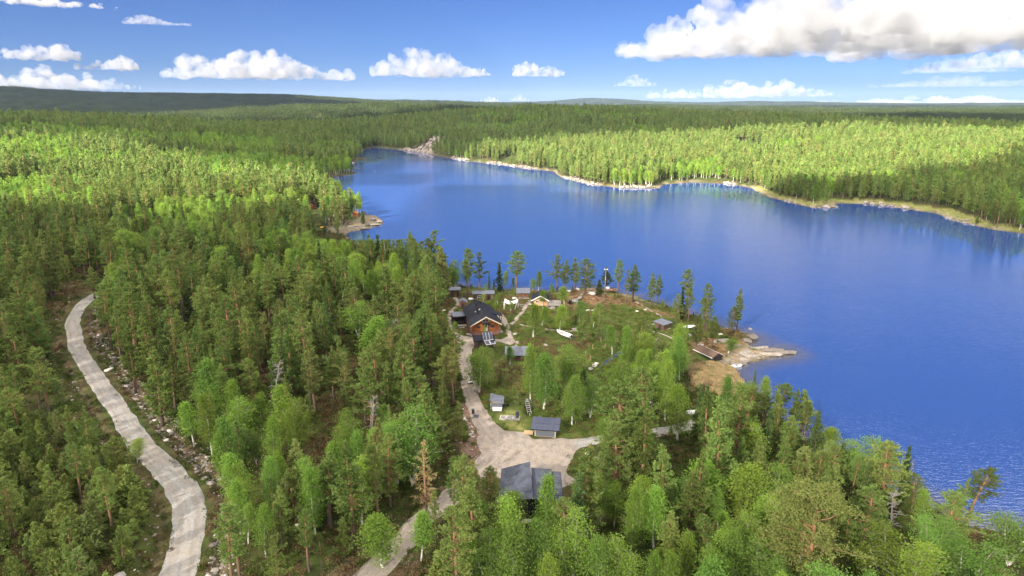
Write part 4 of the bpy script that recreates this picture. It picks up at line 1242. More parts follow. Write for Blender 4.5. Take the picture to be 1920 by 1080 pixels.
for (kd, lk), L in by_look.items():
    if kd not in LOOK: continue
    xy = np.stack([AX[L], AY[L]], 1)
    D = np.hypot(xy[:, None, 0]-LXY[None, :, 0], xy[:, None, 1]-LXY[None, :, 1])
    rank = D.argsort(0).argsort(0)
    for j, i in enumerate(L):
        t_ = allt[i]
        t_['group'] = GRP[kd]
        if t_['label']: continue
        k = int(np.lexsort((D[j], rank[j]))[0]); rk = int(rank[j, k])
        size = 'tall ' if t_['h'] > AVG[kd]*1.13 else ('short ' if t_['h'] < AVG[kd]*.87 else '')
        t_['label'] = '%s%s %s, %s such %s to %s' % (size, LOOK[kd][lk], NOUN[kd], ORD[min(rk, len(ORD)-1)] if rk < len(ORD) else '%dth closest' % (rk+1), NOUN[kd].split()[-1], LAND[k][1])
CATS = {'pine_tree': 'pine tree', 'birch_tree': 'birch tree', 'young_pine': 'young pine', 'spruce_tree': 'spruce tree', 'dead_tree': 'dead tree', 'old_pine': 'pine tree', 'dry_pine': 'pine tree'}
def plant(t_):
    o = bpy.data.objects.new(t_['kind'], None); COL.objects.link(o); o.empty_display_size = .2
    o.location = (t_['x'], t_['y'], t_['z']-.08); o.rotation_euler = (0, 0, t_['rz']); o.scale = (t_['sx'], t_['sx'], t_['sz'])
    tag(o, t_['label'], CATS[t_['kind']], t_.get('group') or GRP.get(t_['kind']))
    tr, cr = KIND[t_['kind']][t_['model']][:2]
    for nm, me in (('trunk', tr), ('crown', cr)):
        if me is None: continue
        c = bpy.data.objects.new(nm, me); COL.objects.link(c); c.parent = o
    return o
for i in ids:
    o = plant(allt[i])
    if 'leaning' in (allt[i]['label'] or '') and 'lone' in allt[i]['label']: o.rotation_euler = (0, .16, 0)

# ---- the rest of the near forest, one object per kind -----------------------
WOODS = {'pine_tree': ('pine_forest', 'crowded pines filling the forest behind the ones in front'), 'birch_tree': ('birch_forest', 'crowded birches mixed into the forest'),
         'young_pine': ('young_pine_thicket', 'low young pines growing under the forest'), 'spruce_tree': ('spruce_forest', 'dark spruces scattered through the forest'), 'dead_tree': ('dead_forest', 'scattered bare trunks within the forest')}
for kd, (nm, lab) in WOODS.items():
    rest = [allt[i] for i in range(len(allt)) if not single[i] and allt[i]['kind'] == kd]
    if not rest: continue
    coll = join_models(KIND[kd], nm+'_models')
    scatter(nm, lab, coll, [(t_['x'], t_['y'], t_['z']-.08) for t_ in rest], [t_['rz'] for t_ in rest], [(t_['sx'], t_['sx'], t_['sz']) for t_ in rest], [t_['model'] for t_ in rest])

# ---- middle distance: lighter models ----------------------------------------
mid_models = []
for sd_, kw in ((101, dict(h=13, cb=.22, rmax=1.9, shape='cone')), (102, dict(h=14, cb=.30, rmax=2.0, shape='dome')), (103, dict(h=12, cb=.2, rmax=1.7, shape='column')), (104, dict(h=13, cb=.26, rmax=2.0, shape='patchy'))):
    w_, L_ = pine(sd_, tufts=150, k=3, leaf=.80, lw=.36, sides=4, whorl=.9, dead_low=0, **kw)
    tr_ = w_.mesh('t', M['pine_bark']); mid_models.append((tr_, crown_mesh('c', *L_, M['pine_needle'], r), kw['h'], 1.6))
w_, L_ = spruce(111, tufts=170, k=3, leaf=.7, lw=.32, whorl=.8); mid_models.append((w_.mesh('t', M['spruce_bark']), crown_mesh('c', *L_, M['spruce_needle'], r), 11, 1.1))
for sd_, kw in ((121, dict(h=9.5, rmax=1.7)), (122, dict(h=9, rmax=1.9, shape='broad'))):
    w_, L_ = birch(sd_, twigs=110, k=4, leaf=.52, lw=.40, sides=4, **kw); mid_models.append((w_.mesh('t', M['birch_bark']), crown_mesh('c', *L_, M['birch_leaf'], r), kw['h'], 1.6))
mid_coll = join_models(mid_models, 'mid_models')
r = np.random.default_rng(8)
X, Y = jitter_grid(NEAR_R, 1350, math.radians(41), 4.15, r)
sd = shore_dist(X, Y)
keep = (sd > np.where(X > 100, 5, 2.5)+7*(fbm(X/40, Y/40, 77, 2) > .56)*(X > 0)) & (r.uniform(size=len(X)) < .93)
cl = bump2(X, Y, CLIFF[0], CLIFF[1]+6, 60, 24)
keep &= r.uniform(size=len(X)) > cl*1.25
keep &= fbm(X/30, Y/30, 33, 3) > .33
X, Y, sd = X[keep], Y[keep], sd[keep]
Zm = height0(X, Y, sd)
sp_ = fbm(X/60, Y/60, 43, 3)+.14*(r.uniform(size=len(X))-.5)
vi = r.integers(0, 4, len(X)); u = r.uniform(size=len(X))
vi[u < .08] = 4
left_b = (X < -60) & (Y < 800)
bm_ = (sp_ > np.where(left_b, .47, .64)); vi[bm_] = r.integers(5, 7, bm_.sum())
sz = np.clip(r.normal(1.0, .18, len(X)), .55, 1.45); sxy = sz*r.uniform(.9, 1.25, len(X))
scatter('lakeside_forest', 'forest covering the banks and hills round the lake', mid_coll, np.stack([X, Y, Zm-.1], 1), r.uniform(0, 6.28, len(X)), np.stack([sxy, sxy, sz], 1), vi)
# meadow edge trees of the right bank inside the near radius come from the near forest above

# ---- far: patches of forest --------------------------------------------------
PATCH = 60.0
def patch_model(seed, mixk):
    r = np.random.default_rng(seed); C, D, L, Wd, T, bk = [], [], [], [], [], []
    gx_ = np.arange(-PATCH/2+2.4, PATCH/2, 4.8); A, B = np.meshgrid(gx_, gx_)
    for x, y in zip((A+r.uniform(-2.2, 2.2, A.shape)).ravel(), (B+r.uniform(-2.2, 2.2, B.shape)).ravel()):
        h = np.clip(r.normal(12.5, 3.4), 5, 20); n = 13
        z = r.uniform(.22, 1, n)**.9; rr = 1.9*(1.12-z)*r.uniform(.3, 1, n); a = r.uniform(0, 6.28, n)
        C.append(np.stack([x+rr*np.cos(a), y+rr*np.sin(a), z*h-.6], 1)); D.append(unit(r.normal(size=(n, 3))*.6+np.stack([np.cos(a), np.sin(a), np.full(n, .7)], 1)))
        L.append(r.uniform(1.6, 2.6, n)); Wd.append(r.uniform(.9, 1.5, n)); T.append(np.clip(r.uniform(.1, .9)+r.normal(size=n)*.1, 0, 1))
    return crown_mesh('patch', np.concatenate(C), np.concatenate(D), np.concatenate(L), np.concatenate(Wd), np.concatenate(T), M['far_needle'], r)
pc = hidden_collection('patch_models')
for k in range(6): pc.objects.link(bpy.data.objects.new('patch_%02d' % k, patch_model(200+k, 0)))
r = np.random.default_rng(12)
def far_points(r0, r1, g, half=42):
    X, Y = jitter_grid(r0, r1, math.radians(half), g, r); return X, Y
X1, Y1 = far_points(1350, 5200, PATCH*.86); X2, Y2 = far_points(5200, 16500, PATCH*2.5*.88)
X = np.concatenate([X1, X2]); Y = np.concatenate([Y1, Y2]); big = np.concatenate([np.ones(len(X1)), np.full(len(X2), 2.5)])
Zf = height0(X, Y, np.full(len(X), 400.)); e = 25.0
dzx = (height0(X+e, Y, np.full(len(X), 400.))-height0(X-e, Y, np.full(len(X), 400.)))/(2*e); dzy = (height0(X, Y+e, np.full(len(X), 400.))-height0(X, Y-e, np.full(len(X), 400.)))/(2*e)
rz = np.zeros(len(X)); tilt = np.stack([np.arctan(dzy), -np.arctan(dzx)], 1)
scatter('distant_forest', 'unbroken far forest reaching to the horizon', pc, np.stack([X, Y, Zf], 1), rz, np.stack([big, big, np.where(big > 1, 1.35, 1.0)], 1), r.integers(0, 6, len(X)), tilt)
# ----------------------------------------------------------------------------
# clouds: an unseen deck overhead, shaped to place shade and sun, heaped clouds farther off
# ----------------------------------------------------------------------------
t = NT('cloud'); 
tl = t.new('ShaderNodeBsdfTranslucent'); tl.inputs['Color'].default_value = (.97, .97, .97, 1)
df = t.new('ShaderNodeBsdfDiffuse'); df.inputs['Color'].default_value = (.93, .93, .93, 1)
tp = t.new('ShaderNodeBsdfTransparent')
m1 = t.new('ShaderNodeMixShader'); m1.inputs[0].default_value = .06
t.link(tl.outputs[0], m1.inputs[1]); t.link(df.outputs[0], m1.inputs[2])
m2 = t.new('ShaderNodeMixShader'); m2.inputs[0].default_value = .47
t.link(m1.outputs[0], m2.inputs[1]); t.link(tp.outputs[0], m2.inputs[2])
t.link(m2.outputs[0], t.out.inputs['Surface'])
M['cloud'] = t.m

DECK_Z = 720.0
SHIFT = np.array([sun_dir.x, sun_dir.y])/math.tan(SUN_EL)/math.hypot(sun_dir.x, sun_dir.y)*DECK_Z
def deck_thickness(gx_, gy_):
    """gx, gy: where a piece of cloud drops its shadow"""
    n = fbm(gx_/420, gy_/420, 60, 5)-.5
    f = .62+1.5*n
    def hole(cx, cy, rx, ry, rot, k): return k*bump2(gx_, gy_, cx, cy, rx, ry, rot)
    f = f-hole(-235, 440, 215, 120, -.35, 1.7)       # sunlit forest left of the lake
    f = f-hole(-420, 620, 200, 90, -.2, .9)
    f = f-hole(130, 760, 330, 190, -.30, 1.9)        # sunlit right bank
    f = f-hole(430, 800, 240, 85, -.35, 1.5)
    f = f-hole(-560, 2000, 480, 420, 0, 1.9)         # sunlit slope behind the lake
    f = f+1.4*bump2(gx_, gy_, -420, 900, 420, 130, .1) + 1.2*bump2(gx_, gy_, 1100, 1900, 1000, 420, -.1)
    f = f-hole(1500, 3300, 700, 250, 0, 1.3) + 1.3*bump2(gx_, gy_, -2000, 2700, 900, 900) + 1.0*bump2(gx_, gy_, 1800, 3800, 1800, 500)
    f = f+.9*bump2(gx_, gy_, 90, 190, 330, 190)      # the near shore lies in shade
    f = f+1.6*bump2(gx_, gy_, -3300, 4300, 1900, 800, .1)
    # deck cut away ahead, kept out of view and lake reflections
    f = f-1.6*smooth(3300, 4600, gy_)*(1-bump2(gx_, gy_, -3300, 4300, 1900, 800, .1))
    f = f-2.2*smooth(2000, 2500, gy_)*smooth(-100, 500, gx_)
    f = f-hole(160, 560, 190, 120, -.5, 1.6)-hole(-190, 335, 170, 90, -.3, .9)
    f = f+1.2*bump2(gx_, gy_, 330, 400, 110, 110)
    return f
step = 45.0
dx = np.arange(-5600, 4600, step); dy = np.arange(-2200, 5600, step)
DX, DY = np.meshgrid(dx, dy, indexing='ij')
f = deck_thickness(DX.ravel(), DY.ravel())
e_ = np.minimum.reduce([DX.ravel()+5600, 4600-DX.ravel(), DY.ravel()+2200, 5600-DY.ravel()])
f = f-1.2*(1-smooth(0, 500, e_))
n2 = fbm(DX.ravel()/150, DY.ravel()/150, 61, 4)-.5
th = np.clip(f, 0, 1)**.6*60*(1+.5*n2)
topz = DECK_Z+th; botz = DECK_Z-np.clip(f, 0, 1)**.5*22*(1+n2*2)
wxx, wyy = DX.ravel()+SHIFT[0], DY.ravel()+SHIFT[1]
N_ = DX.size; i_ = np.arange(N_).reshape(DX.shape)
q_ = np.stack([i_[:-1, :-1], i_[1:, :-1], i_[1:, 1:], i_[:-1, 1:]], -1).reshape(-1, 4)
q_ = q_[(f[q_] > 0).any(1)]
V_ = np.concatenate([np.stack([wxx, wyy, topz], 1), np.stack([wxx, wyy, botz-.5], 1)])
Q_ = np.concatenate([q_, (q_+N_)[:, ::-1]])
u_, inv_ = np.unique(Q_, return_inverse=True)
me_ = np_mesh('unseen_cloud_deck', V_[u_], inv_.reshape(-1, 4), M['cloud'], smooth=True)
tag(np_obj('unseen_cloud_deck', me_), 'unseen cloud deck overhead, gaps shaped to place sun and shade', None, None, 'stuff')

# heaped clouds in view: (picture x range, picture y range, distance, seed, label)
t = NT('cloud vapour'); v_ = t.new('ShaderNodeVolumePrincipled'); v_.inputs['Color'].default_value = (.58, .58, .59, 1); v_.inputs['Anisotropy'].default_value = .0
oi_ = t.new('ShaderNodeObjectInfo'); sp_ = t.new('ShaderNodeSeparateColor'); t.link(oi_.outputs['Color'], sp_.inputs[0])
vm_ = t.new('ShaderNodeVectorMath', operation='SCALE'); t.link(t.pos(), vm_.inputs[0]); t.link(t.math('MULTIPLY', sp_.outputs[0], .02), vm_.inputs['Scale'])
nz_ = t.noise(vm_.outputs[0], 1.0, 5, .62)
dn_ = t.math('MULTIPLY', t.math('SUBTRACT', nz_, .41, True), 6.0, True)
t.link(t.math('MULTIPLY', t.math('MULTIPLY', oi_.outputs['Alpha'], .05), dn_), v_.inputs['Density'])
t.link(v_.outputs[0], t.out.inputs['Volume']); M['vapour'] = t.m
try: t.m.cycles.volume_step_rate = .35
except Exception: pass
def puff_cloud(px0, px1, py0, py1, dist, seed, label, od=6.0, rag=.22, n=30, flat=.45, profile=None, stretch=1.25, deep=.05):
    q = np.random.default_rng(seed)
    d0 = ray((px0+px1)/2, py1); d1 = ray((px0+px1)/2, py0); hy = math.hypot(d0[0], d0[1])
    k = dist/hy; c = np.array([d0[0]*k, d0[1]*k]); zb = CAM_H+d0[2]*k; zt = CAM_H+d1[2]*dist/math.hypot(d1[0], d1[1])
    Wd = (px1-px0)/FPX*k; H = zt-zb
    side = np.array([d0[1], -d0[0]])/hy; fwd = np.array([d0[0], d0[1]])/hy
    prof = profile or [(0, .25), (.2, .6), (.45, 1), (.7, .6), (1, .2)]
    px_ = [a for a, _ in prof]; ph_ = [b for _, b in prof]
    bm = bmesh.new()
    for i in range(n):
        u = min(1, max(0, (i+.5)/n+q.normal()*.02)); hh = H*np.interp(u, px_, ph_)
        for j in range(3):
            rr = hh*q.uniform(.30, .50)*(1-.16*j); zc = zb+(rr*flat if j == 0 else hh*q.uniform(.15, .95)-rr*.6)
            zc = max(zb+rr*flat, min(zc, zb+hh-rr*.95))
            off = (u-.5)*Wd+q.normal()*rr*.2; lim = max(0, Wd/2-rr*stretch); off = max(-lim, min(lim, off))
            p = c+side*off+fwd*q.normal()*Wd*deep
            bmesh.ops.create_icosphere(bm, subdivisions=2, radius=1, matrix=Matrix.Translation((p[0], p[1], zc)) @ Matrix.Diagonal((rr*stretch, rr*stretch, rr, 1)))
    me = bpy.data.meshes.new('raw'); bm.to_mesh(me); bm.free()
    o = bpy.data.objects.new('raw', me); COL.objects.link(o)
    md = o.modifiers.new('r', 'REMESH'); md.mode = 'VOXEL'; md.voxel_size = max(H/30, Wd/220)
    dg = bpy.context.evaluated_depsgraph_get(); m2 = bpy.data.meshes.new_from_object(o.evaluated_get(dg))
    bpy.data.objects.remove(o)
    nv = len(m2.vertices); co = np.empty(nv*3, np.float32); m2.vertices.foreach_get('co', co); co = co.reshape(-1, 3)
    nr = np.empty(nv*3, np.float32); m2.vertices.foreach_get('normal', nr); nr = nr.reshape(-1, 3)
    s1 = H*.55; u = (co@np.array([side[0], side[1], 0])); w = co[:, 2]+.6*(co@np.array([fwd[0], fwd[1], 0]))
    bil = np.abs(fbm(u/s1, w/s1, seed, 2)-.5)*2*.55+np.abs(fbm(u/s1*2.7, w/s1*2.7, seed+5, 2)-.5)*2*.32+np.abs(fbm(u/s1*6.5, w/s1*6.5, seed+9, 2)-.5)*2*.18
    amp = H*rag*np.clip(.35+(co[:, 2]-zb)/H*1.2, .3, 1.3)
    co = co+nr*((bil*1.5-.45)*amp)[:, None]
    co[:, 2] = np.maximum(co[:, 2], zb+H*.05*(fbm(u/s1*1.5, w/s1*1.5, seed+2, 3)-.5)*4)
    m2.vertices.foreach_set('co', co.ravel()); m2.update(); m2.materials.clear(); m2.materials.append(M['vapour']); m2.shade_smooth()
    o = np_obj('cloud', m2); tag(o, label, 'cloud', 'clouds over the forest'); o.color = (min(1, 2.6/H/.02), 1, 1, min(1, 0.34*od/H/.05)); return o
HEAP = [(0,.3),(.12,.7),(.3,.85),(.42,1),(.6,.95),(.68,.7),(.8,.55),(.93,.6),(1,.3)]
puff_cloud(318, 665, 93, 148, 12000, 1, 'long heaped white cloud over the dark wooded ridge', profile=HEAP)
puff_cloud(695, 905, 86, 143, 12000, 2, 'compact heaped white cloud above the far end of the lake', profile=[(0,.3),(.12,.55),(.3,.95),(.5,1),(.65,.75),(.85,.5),(1,.3)])
puff_cloud(888, 922, 127, 142, 12000, 3, 'tiny puff at the tail of the compact heaped cloud', n=6)
puff_cloud(960, 1060, 113, 143, 12000, 4, 'small lone oval cloud high over the far bank', n=14, profile=[(0,.5),(.2,1),(.5,.8),(1,.4)])
puff_cloud(1150, 1242, 138, 162, 13000, 5, 'small ragged cloud between oval cloud and stacked low cloud', od=2.5, n=10)
puff_cloud(1212, 1400, 158, 184, 21000, 6, 'lower left bank of the stacked low cloud', n=18, od=4, profile=[(0,.6),(.3,.9),(.6,.6),(1,.7)])
puff_cloud(1320, 1570, 141, 181, 22000, 7, 'stacked low cloud with domed top over the right bank', n=22, od=5, profile=[(0,.5),(.25,1),(.5,.7),(.65,.85),(.8,.45),(1,.15)])
puff_cloud(1480, 1900, 176, 197, 34000, 8, 'thin pale cloud bar low on the horizon', n=24, od=1.8, stretch=4, profile=[(0,.3),(.5,.8),(.8,1),(1,.4)])
puff_cloud(900, 945, 178, 192, 34000, 9, 'small low cloud on the horizon over the lake end', n=6, od=4)
puff_cloud(955, 995, 173, 190, 34000, 10, 'second small low cloud on the horizon over the lake end', n=5, od=3)
puff_cloud(-60, 140, 67, 111, 10500, 11, 'upper cloud at the edge over the dark ridge', n=18, profile=[(0,.4),(.4,.5),(.75,1),(1,.4)])
puff_cloud(148, 256, 95, 131, 10500, 12, 'small cloud with bright round head over the dark ridge', n=12, profile=[(0,.3),(.4,.5),(.8,1),(1,.6)])
puff_cloud(-120, 175, 121, 166, 12000, 13, 'largest low cloud touching the dark ridge', n=22, profile=[(0,.5),(.3,.7),(.7,1),(.92,.8),(1,.3)])
puff_cloud(160, 262, 140, 167, 13000, 14, 'ragged small cloud just above the dark ridge', n=10, od=3)
puff_cloud(236, 358, 28, 46, 9000, 15, 'thin high streak of cloud', n=14, stretch=3.2, od=1.3, profile=[(0,.3),(.25,1),(.6,.5),(1,.3)])
puff_cloud(-40, 205, -14, 9, 7000, 16, 'grey cloud base cut by the top edge over the ridge', n=12, od=4, stretch=2.5)
puff_cloud(1160, 1480, 10, 106, 7000, 17, 'ragged near end of the great cloud', n=34, od=6, rag=.28, deep=.12, profile=[(0,.25),(.2,.6),(.4,1),(.6,.85),(.8,.9),(1,.7)])
puff_cloud(1390, 2120, -40, 88, 7000, 18, 'great grey based cloud filling the upper corner', n=60, od=6, rag=.26, deep=.22, profile=[(0,.5),(.2,.95),(.5,1),(1,1)])
puff_cloud(1715, 1990, 82, 128, 9000, 19, 'grey cloud under the great cloud at the edge', n=16, od=4, profile=[(0,.3),(.4,.6),(.7,1),(1,.9)])
puff_cloud(1700, 1890, 104, 136, 11000, 20, 'thin torn cloud below the grey edge cloud', n=14, od=1.0, rag=.3, stretch=3)
puff_cloud(1640, 1960, 138, 162, 13000, 21, 'faint thin cloud veil over the far right bank', n=20, od=.6, rag=.3, stretch=4)

# air
hz = NT('air'); pv_ = hz.new('ShaderNodeVolumePrincipled'); pv_.inputs['Color'].default_value = (.46, .60, .92, 1); pv_.inputs['Density'].default_value = 2.1e-5; pv_.inputs['Anisotropy'].default_value = .0
hz.link(pv_.outputs[0], hz.out.inputs['Volume']); M['air'] = hz.m
tag(MB().box(-17600, 17600, -800, 17400, -7, 300).build('haze', M['air']), 'thin blue air over the whole land', None, None, 'stuff')
# ----------------------------------------------------------------------------
# heath shrubs, reeds, stones
# ----------------------------------------------------------------------------
def shrub_mesh(seed, R, H, n, leaf, mat):
    r = np.random.default_rng(seed)
    nb = 6; cx = r.normal(size=(nb, 2))*R*.45; ch = r.uniform(.6, 1, nb)*H; b_ = r.integers(0, nb, n)
    a = r.uniform(0, 6.28, n); q = np.sqrt(r.uniform(0, 1, n))*R*.6
    C = np.stack([cx[b_, 0]+q*np.cos(a), cx[b_, 1]+q*np.sin(a), np.maximum(.02, ch[b_]*np.sqrt(np.maximum(.03, 1-(q/(R*.62))**2))*r.uniform(.45, 1.05, n))], 1)
    D = unit(r.normal(size=(n, 3))+np.array([0, 0, .4]))
    return crown_mesh('shrub', C, D, leaf*r.uniform(.7, 1.3, n), leaf*.62*r.uniform(.7, 1.3, n), np.clip(r.uniform(.2, .8, nb)[b_]+r.normal(size=n)*.15, 0, 1), M[mat], r)
sc_ = hidden_collection('shrub_models')
for k, (R, H, n, lf) in enumerate(((.75, .38, 110, .17), (.65, .5, 110, .17), (.9, .32, 120, .18), (.55, .8, 110, .18))):
    for j, mt in enumerate(('shrub_leaf', 'wood_leaf', 'heather_leaf')):
        sc_.objects.link(bpy.data.objects.new('shrub_%d%02d' % (j, k), shrub_mesh(300+k, R, H, n, lf, mt)))
r = np.random.default_rng(21)
X1, Y1 = jitter_grid(62, 215, math.radians(41), .95, r); X2, Y2 = jitter_grid(215, 340, math.radians(41), 1.5, r)
X, Y = np.concatenate([X1, X2]), np.concatenate([Y1, Y2])
sd = shore_dist(X, Y); k_ = sd > .8; X, Y, sd = X[k_], Y[k_], sd[k_]
ra_ = road_amount(X, Y, -.35)
d_, _ = seg_dist(X, Y, ROAD); d2_, _ = seg_dist(X, Y, DITCH)
pr = np.ones(len(X))*.9
pr *= np.where(d_ < 5.6, .7, 1)*np.where(d2_ < 1.2, 0, 1)
pr *= np.where(inside(X, Y, TIP_ROCK) | inside(X, Y, ROCK_POINT), .16*(fbm(X/4, Y/4, 71, 2) > .5), 1)
pr *= np.where(inside(X, Y, BARE_TOP) | inside(X, Y, TIP_HEATH), .34, 1)*np.where(inside(X, Y, YARD_GRASS), .10, 1)*np.where(inside(X, Y, REEDS), .75, 1)
pr *= np.where(fbm(X/7, Y/7, 72, 3) > .36, 1, .35)
for P in (YARD, COURT): pr *= np.where(inside(X, Y, P), 0, 1)
dw_, _ = seg_dist(X, Y, west); pr *= np.where(dw_ < 2.0, .12, 1)
for hx, hy, hr in BUILT: pr *= np.where((X-hx)**2+(Y-hy)**2 < (hr*.72)**2, 0, 1)
keep = (r.uniform(size=len(X)) < pr) & (ra_ < .12)
X, Y = X[keep], Y[keep]; big_ = np.where(np.hypot(X, Y) > 215, 1.45, 1.0)
tall = inside(X, Y, CLEARING)
vi = np.where(r.uniform(size=len(X)) < np.where(tall, .13, .22), 3, r.integers(0, 3, len(X)))
s_ = r.uniform(.7, 1.35, len(X))*big_
hx_ = fbm(X/9, Y/9, 73, 3)+.12*(r.uniform(size=len(X))-.5)
vi = vi+np.where(hx_ > np.where(tall, .55, .62), 8, np.where(tall, 0, 4))
scatter('undergrowth', 'low heath and berry shrubs covering the ground', sc_, np.stack([X, Y, height(X, Y)-.02], 1), r.uniform(0, 6.28, len(X)), np.stack([s_, s_, s_*np.where(tall, .8, 1.1)], 1), vi)

# willow and reed belt by the boathouse
rc = hidden_collection('reed_models')
for k in range(3):
    q = np.random.default_rng(330+k); n = 60
    C = np.stack([q.normal(size=n)*.35, q.normal(size=n)*.35, q.uniform(.35, .6, n)], 1); D = unit(q.normal(size=(n, 3))*.28+np.array([0, 0, 1]))
    rc.objects.link(bpy.data.objects.new('reed_%02d' % k, crown_mesh('reed', C, D, q.uniform(1.0, 1.7, n), .2+.14*q.uniform(size=n), q.uniform(.1, .9, n), M['reed'], q)))
rc.objects.link(bpy.data.objects.new('reed_03', shrub_mesh(340, .9, 1.3, 130, .2, 'pale_leaf')))
lo, hi = REEDS.min(0), REEDS.max(0)
X = r.uniform(lo[0], hi[0], 2300); Y = r.uniform(lo[1], hi[1], 2300)
k_ = inside(X, Y, REEDS) & (shore_dist(X, Y) > -2.5); X, Y = X[k_], Y[k_]
vi = np.where(fbm(X/3, Y/3, 75, 2) > .66, 3, r.integers(0, 3, len(X))); vi[(vi == 3) & (r.uniform(size=len(X)) < .5)] = 0
scatter('reeds', 'straw coloured reeds round the little bay', rc, np.stack([X, Y, np.maximum(height(X, Y), -.15)], 1), r.uniform(0, 6.28, len(X)), r.uniform(.55, 1.05, len(X)), vi)

def rock_mesh(seed, flat=.65, cut=.75, sub=2):
    q = np.random.default_rng(seed); bm = bmesh.new(); bmesh.ops.create_icosphere(bm, subdivisions=sub, radius=1)
    pl = unit(q.normal(size=(9, 3))); off = q.uniform(cut*.75, cut*1.15, 9)
    for v in bm.verts:
        c = np.array(v.co)
        for n_, o_ in zip(pl, off):
            e = c@n_-o_
            if e > 0: c = c-n_*e*.9
        c *= 1+.08*q.normal()
        v.co = (c[0]*1.15, c[1], c[2]*flat)
    me = bpy.data.meshes.new('rock'); bm.to_mesh(me); bm.free(); return me
def granite(name, a, b, lich):
    t = NT(name); v = t.coord('Object'); n = t.noise(v, 2.4, 5, .7); n2 = t.noise(v, 1.1, 3)
    col = t.ramp(n, [(.3, a), (.7, b)])
    col = t.mix(t.ramp(n2, [(.52, (0, 0, 0)), (.66, (.7, .7, .7))]), col, lich)
    hs = t.new('ShaderNodeHueSaturation'); t.link(col, hs.inputs['Color']); t.link(t.math('ADD', t.math('MULTIPLY', t.rand(), .7), .6), hs.inputs['Value'])
    return t.finish(hs.outputs[0], .9, 0, t.bump(n, .5, .05), .2)
M['granite'] = granite('granite', (.13, .11, .095), (.29, .255, .225), (.15, .14, .115))
M['pale_stone'] = granite('pale stone', (.32, .295, .265), (.52, .49, .45), (.36, .33, .29))
ROCKS = []
for k in range(6):
    me = rock_mesh(400+k, .5+.12*(k % 3), .7); me.materials.append(M['granite']); ROCKS.append(me)
PALE = []
for k in range(4):
    me = rock_mesh(420+k, .6, .75); me.materials.append(M['pale_stone']); PALE.append(me)
rkc = hidden_collection('stone_models')
for k, me in enumerate(ROCKS+PALE): rkc.objects.link(bpy.data.objects.new('stone_%02d' % k, me))
# stony spoil along the road, mostly on its forest side
Q = resample(ROAD, .25); T = np.gradient(Q, axis=0); T = T/np.linalg.norm(T, axis=1)[:, None]
n = 3600; k_ = r.integers(0, len(Q), n); side = np.where(r.uniform(size=n) < .88, 1, -1)
off = side*(ROAD_W+r.gamma(2.2, .85, n)+.5)
X = Q[k_, 0]+T[k_, 1]*off; Y = Q[k_, 1]-T[k_, 0]*off
s_ = np.clip(r.gamma(1.6, .085, n), .05, .7)
scatter('roadside_stones', 'rubble and stones along the edge of the gravel road', rkc, np.stack([X, Y, height(X, Y)+s_*.2], 1), r.uniform(0, 6.28, n), s_, np.where(r.uniform(size=n) < .8, r.integers(0, 6, n), r.integers(6, 10, n)))
n = 420; Q2 = resample(np.concatenate([west, DRIVE[::-1][2:]]), .3); k_ = r.integers(0, len(Q2), n)
X = Q2[k_, 0]+r.normal(size=n)*1.5; Y = Q2[k_, 1]+r.normal(size=n)*1.5; m_ = road_amount(X, Y) < .3; X, Y = X[m_], Y[m_]; s_ = np.clip(r.gamma(1.5, .08, len(X)), .04, .4)
scatter('driveway_stones', 'loose stones beside the driveway', rkc, np.stack([X, Y, height(X, Y)+s_*.2], 1), r.uniform(0, 6.28, len(X)), s_, r.integers(0, 10, len(X)))
# boulders of the far shore and the cliff
fs = gpts([(1920,436),(1856,428),(1796,414),(1755,399),(1691,389),(1627,381),(1566,389),(1521,388),(1480,378),(1439,368),(1407,351),(1361,343),(1297,341),(1237,352),(1168,352),(1109,345),(1049,330),(1000,316),(930,306),(878,301),(831,293),(784,284),(737,278)])
Q = resample(fs, .8); n = 2600; k_ = r.integers(0, len(Q), n)
den = fbm(Q[k_, 0]/30, Q[k_, 1]/30, 80, 2) > .45
X = Q[k_, 0]+r.normal(size=n)*2.0; Y = Q[k_, 1]+r.normal(size=n)*2.0+1.2; sd = shore_dist(X, Y)
m_ = (sd > -1.2) & (sd < 7) & den; X, Y, sd = X[m_], Y[m_], sd[m_]; s_ = np.clip(r.gamma(2, .26, len(X)), .2, 1.8)
Xc = CLIFF[0]+r.normal(size=700)*52; Yc = CLIFF[1]+10+r.normal(size=700)*15-(Xc-CLIFF[0])*.22; sc2 = shore_dist(Xc, Yc); m_ = (sc2 > -.5) & (sc2 < 42); Xc, Yc = Xc[m_], Yc[m_]
X = np.concatenate([X, Xc]); Y = np.concatenate([Y, Yc]); s_ = np.concatenate([s_, np.clip(r.gamma(2.2, .75, len(Xc)), .5, 4.5)])
scatter('shore_boulders', 'boulders along the far shore and under its cliff', rkc, np.stack([X, Y, np.maximum(height0(X, Y), -.1)+s_*.1], 1), r.uniform(0, 6.28, len(X)), np.stack([s_, s_, s_*1.1], 1), r.integers(0, 6, len(X)))

